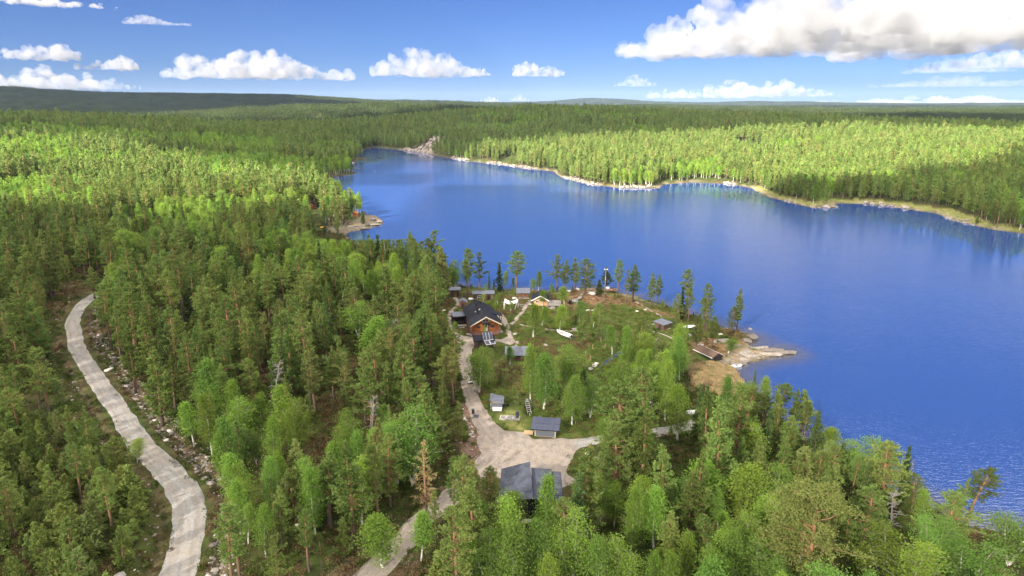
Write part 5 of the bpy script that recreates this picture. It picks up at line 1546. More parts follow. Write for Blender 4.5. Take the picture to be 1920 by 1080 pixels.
# boulders one can point at: (x, y, radius m, pale, label)
B_ = [(1110,552,1.5,1,'large pale boulder beside the boardwalk'),(1104,549,.9,1,'smaller pale boulder touching the large one by the boardwalk'),(1082,543,1.0,1,'pale boulder on the bare rock behind the terrace'),
 (1066,547,1.0,1,'flat pale rock slab behind the terrace'),(965,560,.9,1,'white boulder on the heath before the orange windowed hut'),(833,583,.6,1,'pale boulder at the path beside the forest edge'),
 (966,627,.7,1,'pale stone at the edge of the cabin court'),(1076,618,.9,0,'reddish rock on the heath behind the white boat'),(1022,648,.7,0,'half buried rock in the heath before the long grey shed'),
 (995,571,.5,1,'pale stone beside the peach cabin'),(1101,583,.7,1,'pale rock on the heath behind the half dead pine'),(1111,583,.6,1,'second pale rock on the heath behind the half dead pine'),
 (1194,584,.5,1,'white stone on the open slope above the shelter'),(1209,581,.6,1,'bigger white stone on the open slope beside the trail'),(1277,637,.6,1,'round white stone on the heath below the covered boat'),
 (1314,648,.8,1,'pale boulder at the uphill end of the boathouse'),(1311,643,.6,0,'grey rock just above the boathouse'),(1350,628,.7,1,'pale rock on the slope before the lone pine'),
 (1411,634,1.6,0,'cracked grey rock at the water near the lone pine'),(1400,640,1.3,0,'low rock at the water below the lone pine'),(1395,677,1.3,0,'flat pinkish rock at the inner edge of the bare tip'),
 (1422,674,.7,0,'small dark rock in the shallows off the bare tip'),(1406,622,.6,0,'lone dark rock breaking the surface off the lone pine'),(1732,927,.5,0,'dark stone breaking the surface by the shore snag'),
 (1114,686,.8,1,'pale rock in the ditch below the stream'),(1107,692,.7,1,'pink rock in the ditch below the stream'),(1118,682,.6,1,'white rock where the stream ends'),
 (205,695,1.0,1,'largest white boulder on the road bank'),(560,985,.5,1,'single white stone on the heath by the lower forest'),(710,1003,.5,0,'reddish stone standing at the lower driveway'),
 (1101,852,.5,1,'white stone on the heath patch beside the yard'),(860,633,.8,1,'pale rock slab beside the log cabin terrace'),(880,629,.9,1,'pale rock at the log cabin foundation'),
 (700,413,1.8,0,'big grey rock on the crest of the rocky point'),(712,417,1.6,0,'grey rock at the tip of the rocky point'),(690,423,1.5,0,'sloping grey rock on the near side of the rocky point'),
 (674,386,.5,0,'dark stone in the water behind the rocky point'),(703,327,.8,0,'dark rock out in the lake off the grassy spit')]
for (px, py, rr, pale, lab) in B_:
    x, y = ground_at(px, py, height); z = gz(x, y)
    me = random.choice(PALE if pale else ROCKS)
    o = bpy.data.objects.new('boulder', me); COL.objects.link(o); o.location = (x, y, max(z, -.15)+rr*.18); o.scale = (rr, rr*random.uniform(.75, 1.1), rr*random.uniform(.7, 1)); o.rotation_euler = (0, 0, random.uniform(0, 6.28))
    tag(o, lab, 'boulder', 'boulders on the shore and heath')
# rock shelves of the bare tip
for (px, py, rx, ry, rz_, lab) in ((1470,661,3.0,1.5,.1,'outermost flat rock shelf of the bare tip'),(1452,657,3.6,1.6,.2,'long pale rock shelf along the lake side of the bare tip'),(1440,664,3.2,1.4,-.1,'rock shelf on the bay side of the bare tip'),
        (1425,653,2.4,1.3,.4,'cracked rock shelf at the root of the bare tip'),(1412,668,2.6,1.2,.0,'low shelf where the bare tip meets the bay'),(1398,661,2.2,1.4,.6,'rounded shelf of rock in the middle of the bare tip'),(1385,683,2.0,1.1,.3,'small shelf at the bay beside the slipway'),
        (1376,648,2.6,1.5,.2,'flat rock shelf just uphill of the bare tip'),(700,421,3.5,2.0,.2,'grey rock shelf at the waterline of the rocky point'),(676,428,3.8,2.0,.1,'long grey shelf on the near side of the rocky point'),(660,424,3.0,2.0,.4,'rock hump below the orange hut on the rocky point'),(1350,640,2.8,1.6,.5,'brown rock shelf on the bare slope above the boathouse')):
    x, y = ground_at(px, py, height); me = random.choice(ROCKS)
    o = bpy.data.objects.new('rock_shelf', me); COL.objects.link(o); o.location = (x, y, max(gz(x, y), 0)+.02); o.scale = (rx, ry, .75); o.rotation_euler = (0, 0, rz_)
    tag(o, lab, 'rock shelf', 'rock shelves of the bare tip')
# white fallen logs
for (a, b, rr, lab) in (((486,772),(517,768),.14,'bare grey log lying in the forest below the tallest orange trunk'),((400,782),(434,776),.12,'pale fallen trunk beside the road bend pines'),((484,690),(500,706),.16,'thick broken log under the pines in mid forest'),
        ((1234,634),(1222,652),.10,'pale dead branchy log in the heath below the shelter'),((1115,858),(1148,872),.1,'grey fallen trunk on the heath under the large spur pine'),((945,1062),(915,1080),.12,'slanting bare log beneath the birches by the frame edge'),((850,1056),(868,1062),.12,'curved grey branch on the heath by the lower driveway'),((1240,876),(1268,878),.12,'fallen trunk beneath the birches below the spur')):
    p, q = place(*a), place(*b); d = q-p; L = d.length
    w_ = Wood(); tt = np.linspace(0, 1, 6); w_.limb(np.stack([tt*L, .10*np.sin(tt*3)*L*.2, .02*L*np.sin(tt*3)+.12], 1), rr*(1-.6*tt), 6, .8)
    for s in (.35, .55, .75): w_.limb([[s*L, 0, .15], [s*L+.5, random.uniform(-.8, .8), .5]], [.04, .015], 4, .9)
    o = np_obj('fallen_log', w_.mesh('fallen_log', M['dead_bark'])); o.location = p; o.rotation_euler = (0, -math.asin(d.z/L), math.atan2(d.y, d.x))
    tag(o, lab, 'log', 'fallen logs')
# ----------------------------------------------------------------------------
# cabins, sheds and everything people have put here
# ----------------------------------------------------------------------------
M['log'] = mat_wood('oiled pine logs', (.18, .060, .017), (.34, .122, .036))
M['dark_wood'] = mat_wood('weathered dark boards', (.030, .022, .018), (.075, .055, .042), grain=(22, 22, 2))
M['brown_wood'] = mat_wood('brown boards', (.075, .048, .034), (.15, .10, .072), grain=(22, 22, 2))
M['red_wood'] = mat_wood('red brown boards', (.10, .045, .034), (.17, .082, .06), grain=(22, 22, 2))
M['grey_wood'] = mat_wood('silvered boards', (.17, .15, .135), (.30, .275, .25))
M['tan_wood'] = mat_wood('fresh plywood', (.36, .24, .135), (.52, .37, .22))
M['peach'] = mat_wood('peach painted boards', (.50, .27, .125), (.62, .36, .18), grain=(18, 18, 2))
M['orange_wood'] = mat_wood('orange stained wood', (.34, .12, .03), (.50, .20, .06))
M['black_roof'] = mat_plain('black roofing', (.011, .012, .018), .7, 0, .4, 3, .1, .15)
M['grey_roof'] = mat_plain('grey roof sheets', (.115, .125, .155), .6, 0, .25, 1.4, .1, .2)
M['felt_roof'] = mat_plain('blue grey roofing felt', (.058, .065, .086), .85, 0, .3, 1.2, .15, .15)
M['slate_wall'] = mat_plain('blue grey painted wall', (.095, .105, .125), .7, 0, .18, 4, .1)
M['black_wall'] = mat_plain('black stained wall', (.014, .014, .017), .7, 0, .4, 5, .2)
M['white_paint'] = mat_plain('white paint', (.72, .72, .70), .5, 0, .06, 4, .05, .5)
M['white_boat'] = mat_plain('white boat hull', (.74, .75, .75), .3, 0, .07, 2, .05, .5)
M['beige'] = mat_plain('beige trim', (.42, .36, .27), .7, 0, .1, 5)
M['glass'] = mat_plain('dark window glass', (.020, .026, .034), .08, 0, .2, 2, 0, .6)
M['pv'] = NT('solar cells').m
def _pv():
    t = NT('solar cells'); v = t.coord('Object')
    w = t.new('ShaderNodeTexBrick'); t.link(t.scale(v, (1, 1, 1)), w.inputs['Vector'])
    w.inputs['Scale'].default_value = 3.0; w.inputs['Mortar Size'].default_value = .012; w.offset = 0
    w.inputs['Color1'].default_value = (.010, .016, .046, 1); w.inputs['Color2'].default_value = (.012, .020, .055, 1); w.inputs['Mortar'].default_value = (.06, .07, .10, 1)
    return t.finish(w.outputs[0], .22, 0, None, .5)
M['pv'] = _pv()
M['metal'] = mat_plain('galvanised metal', (.42, .43, .44), .4, .6, .15, 4)
M['iron'] = mat_plain('dark iron', (.03, .03, .033), .5, .3, .3, 6)
M['rubber'] = mat_plain('black rubber', (.018, .018, .018), .8, 0, .2, 6)
M['concrete'] = mat_plain('pale concrete', (.42, .40, .37), .9, 0, .15, 3, .3)
M['red_paint'] = mat_plain('red paint', (.17, .035, .03), .6, 0, .15, 4)
M['orange_paint'] = mat_plain('orange plastic', (.62, .20, .06), .5, 0, .12, 4)
M['yellow'] = mat_plain('yellow hull', (.62, .34, .03), .4, 0, .1, 3)
M['green_leafbed'] = M['shrub_leaf']

def roof_gable(root, x0, x1, y0, y1, ze, zr, t=.14, mat='black_roof', trim=None, along='y', name='roof_slope'):
    """two thick slopes meeting on a ridge; along = direction of the ridge"""
    if along == 'y':
        xm = (x0+x1)/2
        a = MB().slab((x0,y0,ze),(xm-.01,y0,zr),(xm-.01,y1,zr),(x0,y1,ze),-t).build(name, M[mat], root)
        b = MB().slab((xm+.01,y0,zr),(x1,y0,ze),(x1,y1,ze),(xm+.01,y1,zr),-t).build(name, M[mat], root)
        if trim:
            for (p, q) in (((x0,ze),(xm,zr)),((xm,zr),(x1,ze))):
                MB().slab((p[0],y0-.05,p[1]-.14),(q[0],y0-.05,q[1]-.14),(q[0],y0-.05,q[1]+.17),(p[0],y0-.05,p[1]+.17),.05).build('bargeboard', M[trim], root)
    else:
        ym = (y0+y1)/2
        a = MB().slab((x0,y0,ze),(x1,y0,ze),(x1,ym-.01,zr),(x0,ym-.01,zr),-t).build(name, M[mat], root)
        b = MB().slab((x0,ym+.01,zr),(x1,ym+.01,zr),(x1,y1,ze),(x0,y1,ze),-t).build(name, M[mat], root)
    return a, b
def seams(parent, x0, x1, ya, za, yb, zb, n, mat, h=.05):
    m = MB()
    for k in range(n+1):
        x = x0+(x1-x0)*k/n; m.slab((x-.025,ya,za+h),(x+.025,ya,za+h),(x+.025,yb,zb+h),(x-.025,yb,zb+h),h*.9)
    return m.build('roof_seams', M[mat], parent)
def window(root, x, y, z, w, h, frame='white_paint', axis='x', name='window'):
    fr = MB(); t = .07
    if axis == 'x':
        fr.box(x-w/2, x+w/2, y-.08, y, z, z+t); fr.box(x-w/2, x+w/2, y-.08, y, z+h-t, z+h)
        fr.box(x-w/2, x-w/2+t, y-.08, y, z+t, z+h-t); fr.box(x+w/2-t, x+w/2, y-.08, y, z+t, z+h-t); fr.box(x-t/2, x+t/2, y-.075, y, z+t, z+h-t)
        f = fr.build(name, M[frame], root)
        MB().box(x-w/2+t, x+w/2-t, y-.035, y+.01, z+t, z+h-t).build('pane', M['glass'], f)
    return f

# ---- main log cabin ----------------------------------------------------------
c0 = place(911, 629)
cab = thing('log_cabin', 'large log cabin with black roof and orange gable at the end of the driveway', 'cabin', c0, .20)
Wc, Lc, zb, ze, zr = 3.3, 15.0, 1.2, 3.15, 5.05
MB().box(-Wc-.35, Wc+.35, -.2, Lc, -.9, zb).build('foundation', M['red_wood'], cab)
MB().prism([(-Wc+.12,zb),(Wc-.12,zb),(Wc-.12,ze),(0,zr-.02),(-Wc+.12,ze)], .12, Lc-.1).build('wall', M['log'], cab)
lh = .235; z = zb
base_log = {}
while z < zr-.2:
    zc = z+lh/2
    w = Wc+.25 if zc < ze else (zr-zc)/(zr-ze)*Wc-.10
    if w > .3:
        if zc < ze:
            MB().tube((-w,.06,zc),(w,.06,zc),lh/2+.004, n=10).build('log', M['log'], cab, smooth=True)
            for sx in (-1, 1): MB().tube((sx*Wc,-.2,zc+lh*.5),(sx*Wc,Lc,zc+lh*.5),lh/2+.004, n=10).build('log', M['log'], cab, smooth=True)
        else: MB().tube((-w,.06,zc),(w,.06,zc),lh/2+.004, n=10).build('log', M['log'], cab, smooth=True)
    z += lh
roof_gable(cab, -Wc-.75, Wc+.75, -.85, Lc+.5, ze-.20, zr+.12, .16, 'black_roof', 'beige')
MB().box(-.09, .09, -.86, Lc+.51, zr+.235, zr+.33).build('ridge_cap', M['black_roof'], cab)
d_ = MB().box(-.45, .45, -.19, -.07, zb+.02, zb+2.0).build('door', M['white_paint'], cab)
MB().box(-.24, .24, -.205, -.17, zb+1.05, zb+1.8).build('pane', M['glass'], d_); MB().box(.30, .36, -.24, -.17, zb+.95, zb+1.05).build('handle', M['iron'], d_)
cn = MB().slab((-1.0,-1.0,zb+2.02),(1.0,-1.0,zb+2.02),(1.0,-.08,zb+2.32),(-1.0,-.08,zb+2.32),.08).build('door_canopy', M['black_roof'], cab)
window(cab, -.02, -.08, zb+2.5, 1.7, .75, 'beige')
bl = MB(); bl.box(-.95, .95, -.62, -.56, zb+2.36, zb+2.42)
for k in range(9): bl.box(-.95+k*.2375-.02, -.95+k*.2375+.02, -.61, -.57, zb+2.42, zb+2.68)
bl.box(-.97, .97, -.63, -.55, zb+2.68, zb+2.74).build('balcony_rail', M['dark_wood'], cab)
MB().box(1.2, 2.25, -.13, -.06, zb+.9, zb+1.55).build('shutter', M['iron'], cab)
MB().box(-2.35, -1.5, -.13, -.06, zb+.95, zb+1.6).build('shutter', M['dark_wood'], cab)
st = MB()
for k in range(5): st.box(-.8, .8, -.35-.3*(4-k), -.21-.0-.3*(4-k)+.16, -.4, .02+k*.25)
st.build('front_steps', M['brown_wood'], cab)
def chim(x, y, zt, w, d):
    zz = zr+.2-abs(x)*(zr-ze)/(Wc)
    c = MB().box(x-w/2, x+w/2, y-d/2, y+d/2, zz-.4, zt).build('chimney', M['iron'], cab)
    MB().box(x-w/2-.1, x+w/2+.1, y-d/2-.1, y+d/2+.1, zt+.003, zt+.10).build('chimney_cap', M['black_roof'], c)
chim(-1.35, 5.2, 6.05, .6, .6); chim(-.95, 12.2, 6.15, .8, .8); chim(.25, 11.0, 5.95, .35, .35)
q = (zr-ze+.32)/(Wc+.75)
def on_left(x, y, dz): return (x, y, zr+.12+.16+x*q+dz)
MB().slab(on_left(-1.75,6.4,.06), on_left(-.35,6.4,.06), on_left(-.35,7.15,.06), on_left(-1.75,7.15,.06), .08).build('skylight', M['metal'], cab)
# cross roof and porch on the meadow side
cr = MB().slab((.9,6.3,zr-.55),(5.6,6.3,ze-.35),(5.6,9.6,ze-.35),(.9,9.6,zr-.55),-.14).build('porch_roof', M['black_roof'], cab)
po = MB()
for (x, y) in ((5.3,6.6),(5.3,9.3)): po.box(x-.08, x+.08, y-.08, y+.08, -.5, ze-.55)
po.build('porch_posts', M['dark_wood'], cab)
rl = MB()
for k in range(4): rl.box(4.05, 4.13, .6+k*1.4, .68+k*1.4, -.4, 1.5)
rl.box(4.04, 4.14, .6, 4.9, 1.5, 1.58).box(4.06, 4.12, .6, 4.9, .9, .96).build('porch_rail', M['dark_wood'], cab)
MB().box(Wc+.45, 4.6, .5, 6.2, .15, .42).build('porch_floor', M['grey_wood'], cab)

# terrace shelter left of the cabin
p = place(866, 607)
sh = thing('terrace_shelter', 'grey roofed open shelter on posts against the log cabin', 'shelter', p, .20)
MB().slab((-2.6,-1.2,2.55),(1.9,-1.2,2.55),(1.9,2.6,2.75),(-2.6,2.6,2.75),.12).build('roof', M['grey_roof'], sh)
for (x, y) in ((-2.4,-1.0),(1.7,-1.0),(-2.4,2.4),(1.7,2.4)): MB().box(x-.11, x+.11, y-.11, y+.11, -.4, 2.45+(.02 if y < 0 else .16)).build('post', M['dark_wood'], sh)
MB().box(-2.5, 1.8, 2.3, 2.38, 0, 2.3).build('back_wall', M['dark_wood'], sh)
MB().box(-2.55, 1.85, -1.15, -1.03, 2.2, 2.4).build('beam', M['dark_wood'], sh)
p = place(872, 612)
dk = thing('stone_terrace', 'grey terrace floor between open shelter and cabin gable', 'terrace', p, .2)
for i in range(4):
    for j in range(3): MB().box(-2.1+i*1.05, -1.1+i*1.05, -1.6+j*1.05, -.6+j*1.05, -.4, .12+.015*((i+j) % 3)).build('slab', M['concrete'], dk)
tb = thing('terrace_table', 'dark table under the open shelter', 'table', p+Vector((-.9, 1.6, .12)), .2)
MB().box(-.9, .9, -.4, .4, .68, .74).build('table_top', M['dark_wood'], tb)
for sx in (-.75, .75):
    for sy in (-.3, .3): MB().box(sx-.04, sx+.04, sy-.04, sy+.04, 0, .675).build('leg', M['dark_wood'], tb)

# ---- solar rack shed -----------------------------------------------------------
p = place(908, 652)
s = thing('generator_shed', 'small brown shed below the cabin carrying a solar panel rack', 'shed', p, .12)
MB().box(-2.3, 2.3, 0, 2.6, -.6, 1.85).build('wall', M['brown_wood'], s)
MB().slab((-2.7,-.45,1.9),(2.7,-.45,1.9),(2.7,3.0,2.35),(-2.7,3.0,2.35),.1).build('roof', M['black_roof'], s)
MB().box(-1.5, -.7, -.04, -.004, .0, 1.65).build('door', M['dark_wood'], s)
rk = thing('solar_rack', 'three upright solar panels above two tilted ones on the brown shed', 'solar panels', p+Vector((1.0, .2, 1.7)), .42)
for k in range(3):
    f = MB().slab((-1.2+k*.8,.0,.35),(-.46+k*.8,.0,.35),(-.46+k*.8,.75,2.0),(-1.2+k*.8,.75,2.0),.05).build('solar_panel', M['pv'], rk)
    fr = MB()
    fr.slab((-1.23+k*.8,-.02,.34),(-1.19+k*.8,-.02,.34),(-1.19+k*.8,.74,2.03),(-1.23+k*.8,.74,2.03),.06).slab((-.47+k*.8,-.02,.34),(-.43+k*.8,-.02,.34),(-.43+k*.8,.74,2.03),(-.47+k*.8,.74,2.03),.06).build('frame', M['metal'], f)
for k in range(2):
    f = MB().slab((-1.2+k*1.25,-1.7,-.35),(-.0+k*1.25,-1.7,-.35),(-.0+k*1.25,-.25,.3),(-1.2+k*1.25,-.25,.3),.05).build('solar_panel', M['pv'], rk)
    fr = MB()
    for (a, b) in ((-1.24,-1.12),(-.10,.02)): fr.slab((a+k*1.25,-1.74,-.33),(b+k*1.25,-1.74,-.33),(b+k*1.25,-.2,.355),(a+k*1.25,-.2,.355),.06)
    fr.slab((-1.11+k*1.25,-1.74,-.33),(-.11+k*1.25,-1.74,-.33),(-.11+k*1.25,-1.6,-.265),(-1.11+k*1.25,-1.6,-.265),.06).slab((-1.11+k*1.25,-.36,.285),(-.11+k*1.25,-.36,.285),(-.11+k*1.25,-.2,.355),(-1.11+k*1.25,-.2,.355),.06)
    fr.build('frame', M['metal'], f)
rp = MB()
for x in (-1.1, .95): rp.tube((x,.9,-.2),(x,.78,1.8),.04).tube((x,-1.5,-1.0),(x,-1.5,-.35),.04)
rp.build('stand', M['metal'], rk)

# ---- plain sheds ---------------------------------------------------------------
def mono_shed(name, label, px, py, rz, w, d, hf, hb, wall, roof, over=.35, door=None, cat='shed', hr=None, seam=0):
    p = place(px, py); s = thing(name, label, cat, p, rz)
    hr = hr or 0
    MB().add([(-w/2,0,-.6),(w/2,0,-.6),(w/2,d,-.6),(-w/2,d,-.6),(-w/2,0,hf+hr/2),(w/2,0,hf-hr/2),(w/2,d,hb-hr/2),(-w/2,d,hb+hr/2)],
             [(0,3,2,1),(4,5,6,7),(0,1,5,4),(1,2,6,5),(2,3,7,6),(3,0,4,7)]).build('wall', M[wall], s)
    k = (hb-hf)/d*over; e = hr/2*(1+2*over/w)
    rf = MB().slab((-w/2-over,-over,hf-k+e+.02),(w/2+over,-over,hf-k-e+.02),(w/2+over,d+over,hb+k-e+.02),(-w/2-over,d+over,hb+k+e+.02),-.10).build('roof', M[roof], s)
    if seam: seams(rf, -w/2-over, w/2+over, -over, hf-k+.12, d+over, hb+k+.12, seam, roof)
    if door:
        for (a, b, c) in door: 
            dd = MB().box(a, b, -.06, -.004, -.02, hf*.86).build('door', M[c], s)
            MB().box(b-.16, b-.10, -.10, -.055, .9, 1.0).build('handle', M['iron'], dd)
    return s
mono_shed('outhouse', 'small dark outhouse with paired wooden doors at the shore forest', 853, 557, .05, 2.7, 2.2, 2.35, 2.5, 'dark_wood', 'grey_roof', .5, [(-.35,.12,'brown_wood'),(.14,.61,'brown_wood')])
s = thing('shed', 'little dark red hut with grey peaked roof behind the cabin', 'shed', place(868, 577), .1)
MB().prism([(-1.0,-.5),(1.0,-.5),(1.0,1.75),(0,2.35),(-1.0,1.75)], 0, 2.4).build('wall', M['red_wood'], s)
roof_gable(s, -1.4, 1.4, -.35, 2.7, 1.62, 2.42, .08, 'grey_roof')
MB().box(-.4, .4, -.05, -.004, 0, 1.5).build('door', M['dark_wood'], s)
s = mono_shed('shed', 'long brown store with flat grey roof directly behind the log cabin', 907, 563, .08, 6.2, 2.6, 2.1, 2.25, 'brown_wood', 'grey_roof', .4, [(1.2,2.1,'dark_wood')])
window(s, -1.4, -.004, .9, 1.1, .7, 'white_paint')
for k, (dx, lab) in enumerate(((-4.4, 'white sack nearest the small red hut, by the brown store'), (-3.7, 'white sack touching the brown store wall'))):
    bb = bmesh.new(); bmesh.ops.create_icosphere(bb, subdivisions=2, radius=.55)
    for v in bb.verts: v.co = Vector((v.co.x*1.0, v.co.y*.8, v.co.z*.95 if v.co.z > -.3 else -.3))*(1+.06*math.sin(v.co.x*9+v.co.y*7+k))
    me = bpy.data.meshes.new('sack'); bb.to_mesh(me); bb.free(); me.materials.append(M['white_paint']); me.shade_smooth()
    o = np_obj('sack', me); o.location = place(907, 563)+Vector((dx, .4, .25)); tag(o, lab, 'sack', 'white sacks behind the cabin')

s = mono_shed('shed', 'little hut with grey roof and two orange windows at the shore', 981, 559, -.02, 3.5, 2.8, 1.75, 2.3, 'brown_wood', 'grey_roof', .45, None, 'hut', seam=8)
for x in (-.85, .6):
    f = window(s, x, -.004, .75, 1.05, .75, 'orange_wood')
MB().box(-1.9, 1.9, -1.1, -.05, -.3, .18).build('front_deck', M['grey_wood'], s)

s = thing('cabin', 'small peach fronted cabin with black peaked roof beside the terrace', 'cabin', place(1013, 573), -.06)
MB().prism([(-2.0,-.5),(2.0,-.5),(2.0,1.9),(0,3.0),(-2.0,1.9)], 0, 5.5).build('wall', M['peach'], s)
roof_gable(s, -2.7, 2.7, -.6, 6.0, 1.62, 3.1, .12, 'black_roof', 'white_paint')
window(s, -.9, -.004, .85, .9, .8, 'white_paint')
d_ = MB().box(.4, 1.2, -.06, -.004, 0, 1.75).build('door', M['tan_wood'], s)
MB().tube((2.55,-.45,1.6),(2.12,-.12,1.2),.05).tube((2.12,-.12,1.2),(2.12,-.12,-.1),.05).build('downpipe', M['white_paint'], s)

# long grey shed
s = thing('shed', 'long low shed with wide grey sheet roof in the middle of the heath', 'shed', place(970, 676), .02)
MB().prism([(0,-.6),(4.2,-.6),(4.2,1.55),(2.1,2.65),(0,1.55)], -2.5, 2.5).build('wall', M['red_wood'], s, rz=0)
w_ = s.children[0]; w_.rotation_euler = (0, 0, PI/2); w_.location = (0, 0, 0)
for v in w_.data.vertices: pass
a, b = roof_gable(s, -2.85, 2.85, -.5, 4.7, 1.35, 2.72, .09, 'grey_roof', None, 'x')
seams(a, -2.85, 2.85, -.5, 1.44, 2.09, 2.81, 9, 'grey_roof')
MB().box(-2.35, 2.35, -.05, -.004, .78, 1.3).build('dark_band', M['dark_wood'], s)
for k in range(4): 
    f = MB().box(-2.1+k*1.1, -1.3+k*1.1, -.09, -.055, .85, 1.22).build('window', M['grey_wood'], s); MB().box(-2.04+k*1.1, -1.36+k*1.1, -.10, -.092, .9, 1.17).build('pane', M['glass'], f)

# small blue grey shed at the driveway
s = mono_shed('shed', 'small blue grey shed with tilted roof beside the driveway', 931, 769, -.05, 2.2, 2.6, 1.75, 1.9, 'slate_wall', 'grey_roof', .28, None, 'shed', .55)
MB().add([(-1.09,-.03,1.62),(1.09,-.03,1.42),(1.09,-.03,1.50),(-1.09,-.03,2.00),(-1.09,.0,1.62),(1.09,.0,1.42),(1.09,.0,1.50),(-1.09,.0,2.00)], [(0,1,2,3),(7,6,5,4),(0,4,5,1),(1,5,6,2),(2,6,7,3),(3,7,4,0)]).build('gable_board', M['tan_wood'], s)
MB().box(-1.16, -1.105, .1, 2.5, .1, 1.9).build('corner_board', M['white_paint'], s)
bx_ = thing('storage_box', 'white box with a red stripe against the small blue grey shed', 'box', place(931, 769)+Vector((.15, -.34, 0)), -.05)
MB().box(-.9, .9, -.25, .25, .1, .62).build('box', M['white_paint'], bx_); MB().box(-.905, .905, -.255, .255, .30, .40).build('stripe', M['red_paint'], bx_); MB().box(-.95, .95, -.3, .3, .622, .68).build('lid', M['white_paint'], bx_)
MB().box(-.85, -.7, -.2, .2, -.05, .098).build('foot', M['iron'], bx_); MB().box(.7, .85, -.2, .2, -.05, .098).build('foot', M['iron'], bx_)

# solar roofed shed
p = place(1022, 819)
s = thing('shed', 'low grey shed with a roof of dark solar panels on the gravel yard', 'shed', p, -.16)
MB().box(-1.92, 1.92, 0, 2.6, -.5, 1.42).build('wall', M['slate_wall'], s)
for x in (-1.93, 1.75): MB().box(x, x+.18, -.03, .15, -.4, 1.7).build('corner_post', M['beige'], s)
MB().box(-1.74, 1.74, -.03, -.004, 1.14, 1.46).build('fascia', M['beige'], s)
MB().box(-1.75, 1.75, -.035, -.004, .0, .08).build('sill', M['beige'], s)
MB().box(-1.93, 1.93, .16, 2.6, 1.421, 1.7).build('wall_plate', M['beige'], s)
zf, zk = 1.62, 2.42
rf = MB().slab((-2.62,-.7,zf),(2.62,-.7,zf),(2.62,3.0,zk),(-2.62,3.0,zk),.1).build('roof', M['black_roof'], s)
for i in range(5):
    for j in range(2):
        a, b = -2.58+i*1.04, -2.58+i*1.04+1.0; y0, y1 = -.68+j*1.85, -.68+j*1.85+1.8
        zz = lambda y: zf+(y+.7)*(zk-zf)/3.7+.06
        MB().slab((a,y0,zz(y0)),(b,y0,zz(y0)),(b,y1,zz(y1)),(a,y1,zz(y1)),.045).build('solar_panel', M['pv'], s)
MB().box(-1.2, 1.2, -.5, -.1, -.05, .08).build('ramp', M['brown_wood'], s)
o = MB().box(-.85, .85, -.8, .8, .0, .03).build('plywood_sheet', M['tan_wood'], None, loc=place(991, 812)+Vector((0, 0, .12)), rz=-.12)
tag(o, 'tan plywood sheet lying beside the solar roofed shed', 'board')

# dark garage
p = place(989, 984)
s = thing('garage', 'large black garage with stepped blue grey roofs below the yard', 'garage', p, 0.0)
s.scale = (1.16, 1.1, 1.08)
def gar(x0, x1, y0, y1, hf, hb, nm='wall'):
    MB().add([(x0,y0,-1),(x1,y0,-1),(x1,y1,-1),(x0,y1,-1),(x0,y0,hf),(x1,y0,hf),(x1,y1,hb),(x0,y1,hb)], [(0,3,2,1),(4,5,6,7),(0,1,5,4),(1,2,6,5),(2,3,7,6),(3,0,4,7)]).build(nm, M['black_wall'], s)
gar(-2.6, .35, 1.2, 6.2, 3.1, 4.4)
MB().slab((-3.6,.5,3.00),(.75,.9,3.30),(.45,6.9,5.35),(-3.3,6.3,4.55),-.12).build('roof', M['felt_roof'], s)
gar(.38, 3.0, 2.2, 6.2, 2.75, 3.7)
MB().slab((.80,1.5,2.85),(3.35,1.5,2.80),(3.25,6.7,4.30),(.60,6.8,4.45),-.12).build('roof', M['felt_roof'], s)
rr_ = MB().slab((3.37,1.2,2.62),(4.55,1.2,2.58),(4.45,6.4,4.05),(3.28,6.4,4.1),-.1).build('side_roof', M['black_roof'], s)
for k in range(5):
    y0, y1 = 1.25+k*1.03, 1.25+k*1.03+.95; z0, z1 = 2.74+(y0-1.2)*.283, 2.74+(y1-1.2)*.283
    MB().slab((3.45,y0,z0),(4.45,y0,z0-.03),(4.43,y1,z1-.03),(3.43,y1,z1),.03).build('roof_panel', M['felt_roof'], rr_)
for y in (1.5, 6.0): MB().box(4.25, 4.41, y-.08, y+.08, -1, 2.55+(y-1.2)*.28).build('post', M['orange_wood'], s)
MB().box(3.05, 4.24, 5.95, 6.02, -.8, 3.6).build('back_wall', M['dark_wood'], s)
d_ = MB().box(-1.2, .05, 1.14, 1.19, -.6, 2.2).build('door', M['dark_wood'], s)
MB().box(.7, 2.7, 2.13, 2.19, -.6, 2.3).build('gate', M['black_wall'], s)
MB().box(3.2, 4.2, 2.4, 5.4, -.6, .35).build('woodpile', M['orange_wood'], s)
tb = thing('work_bench', 'weathered work bench standing in front of the black garage', 'bench', p+Vector((-.1, -.3, 0)), 0)
MB().box(-.7, .7, -.4, .4, .8, .86).build('bench_top', M['grey_wood'], tb)
for sx in (-.6, .6):
    for sy in (-.3, .3): MB().box(sx-.05, sx+.05, sy-.05, sy+.05, -.6, .798).build('leg', M['dark_wood'], tb)

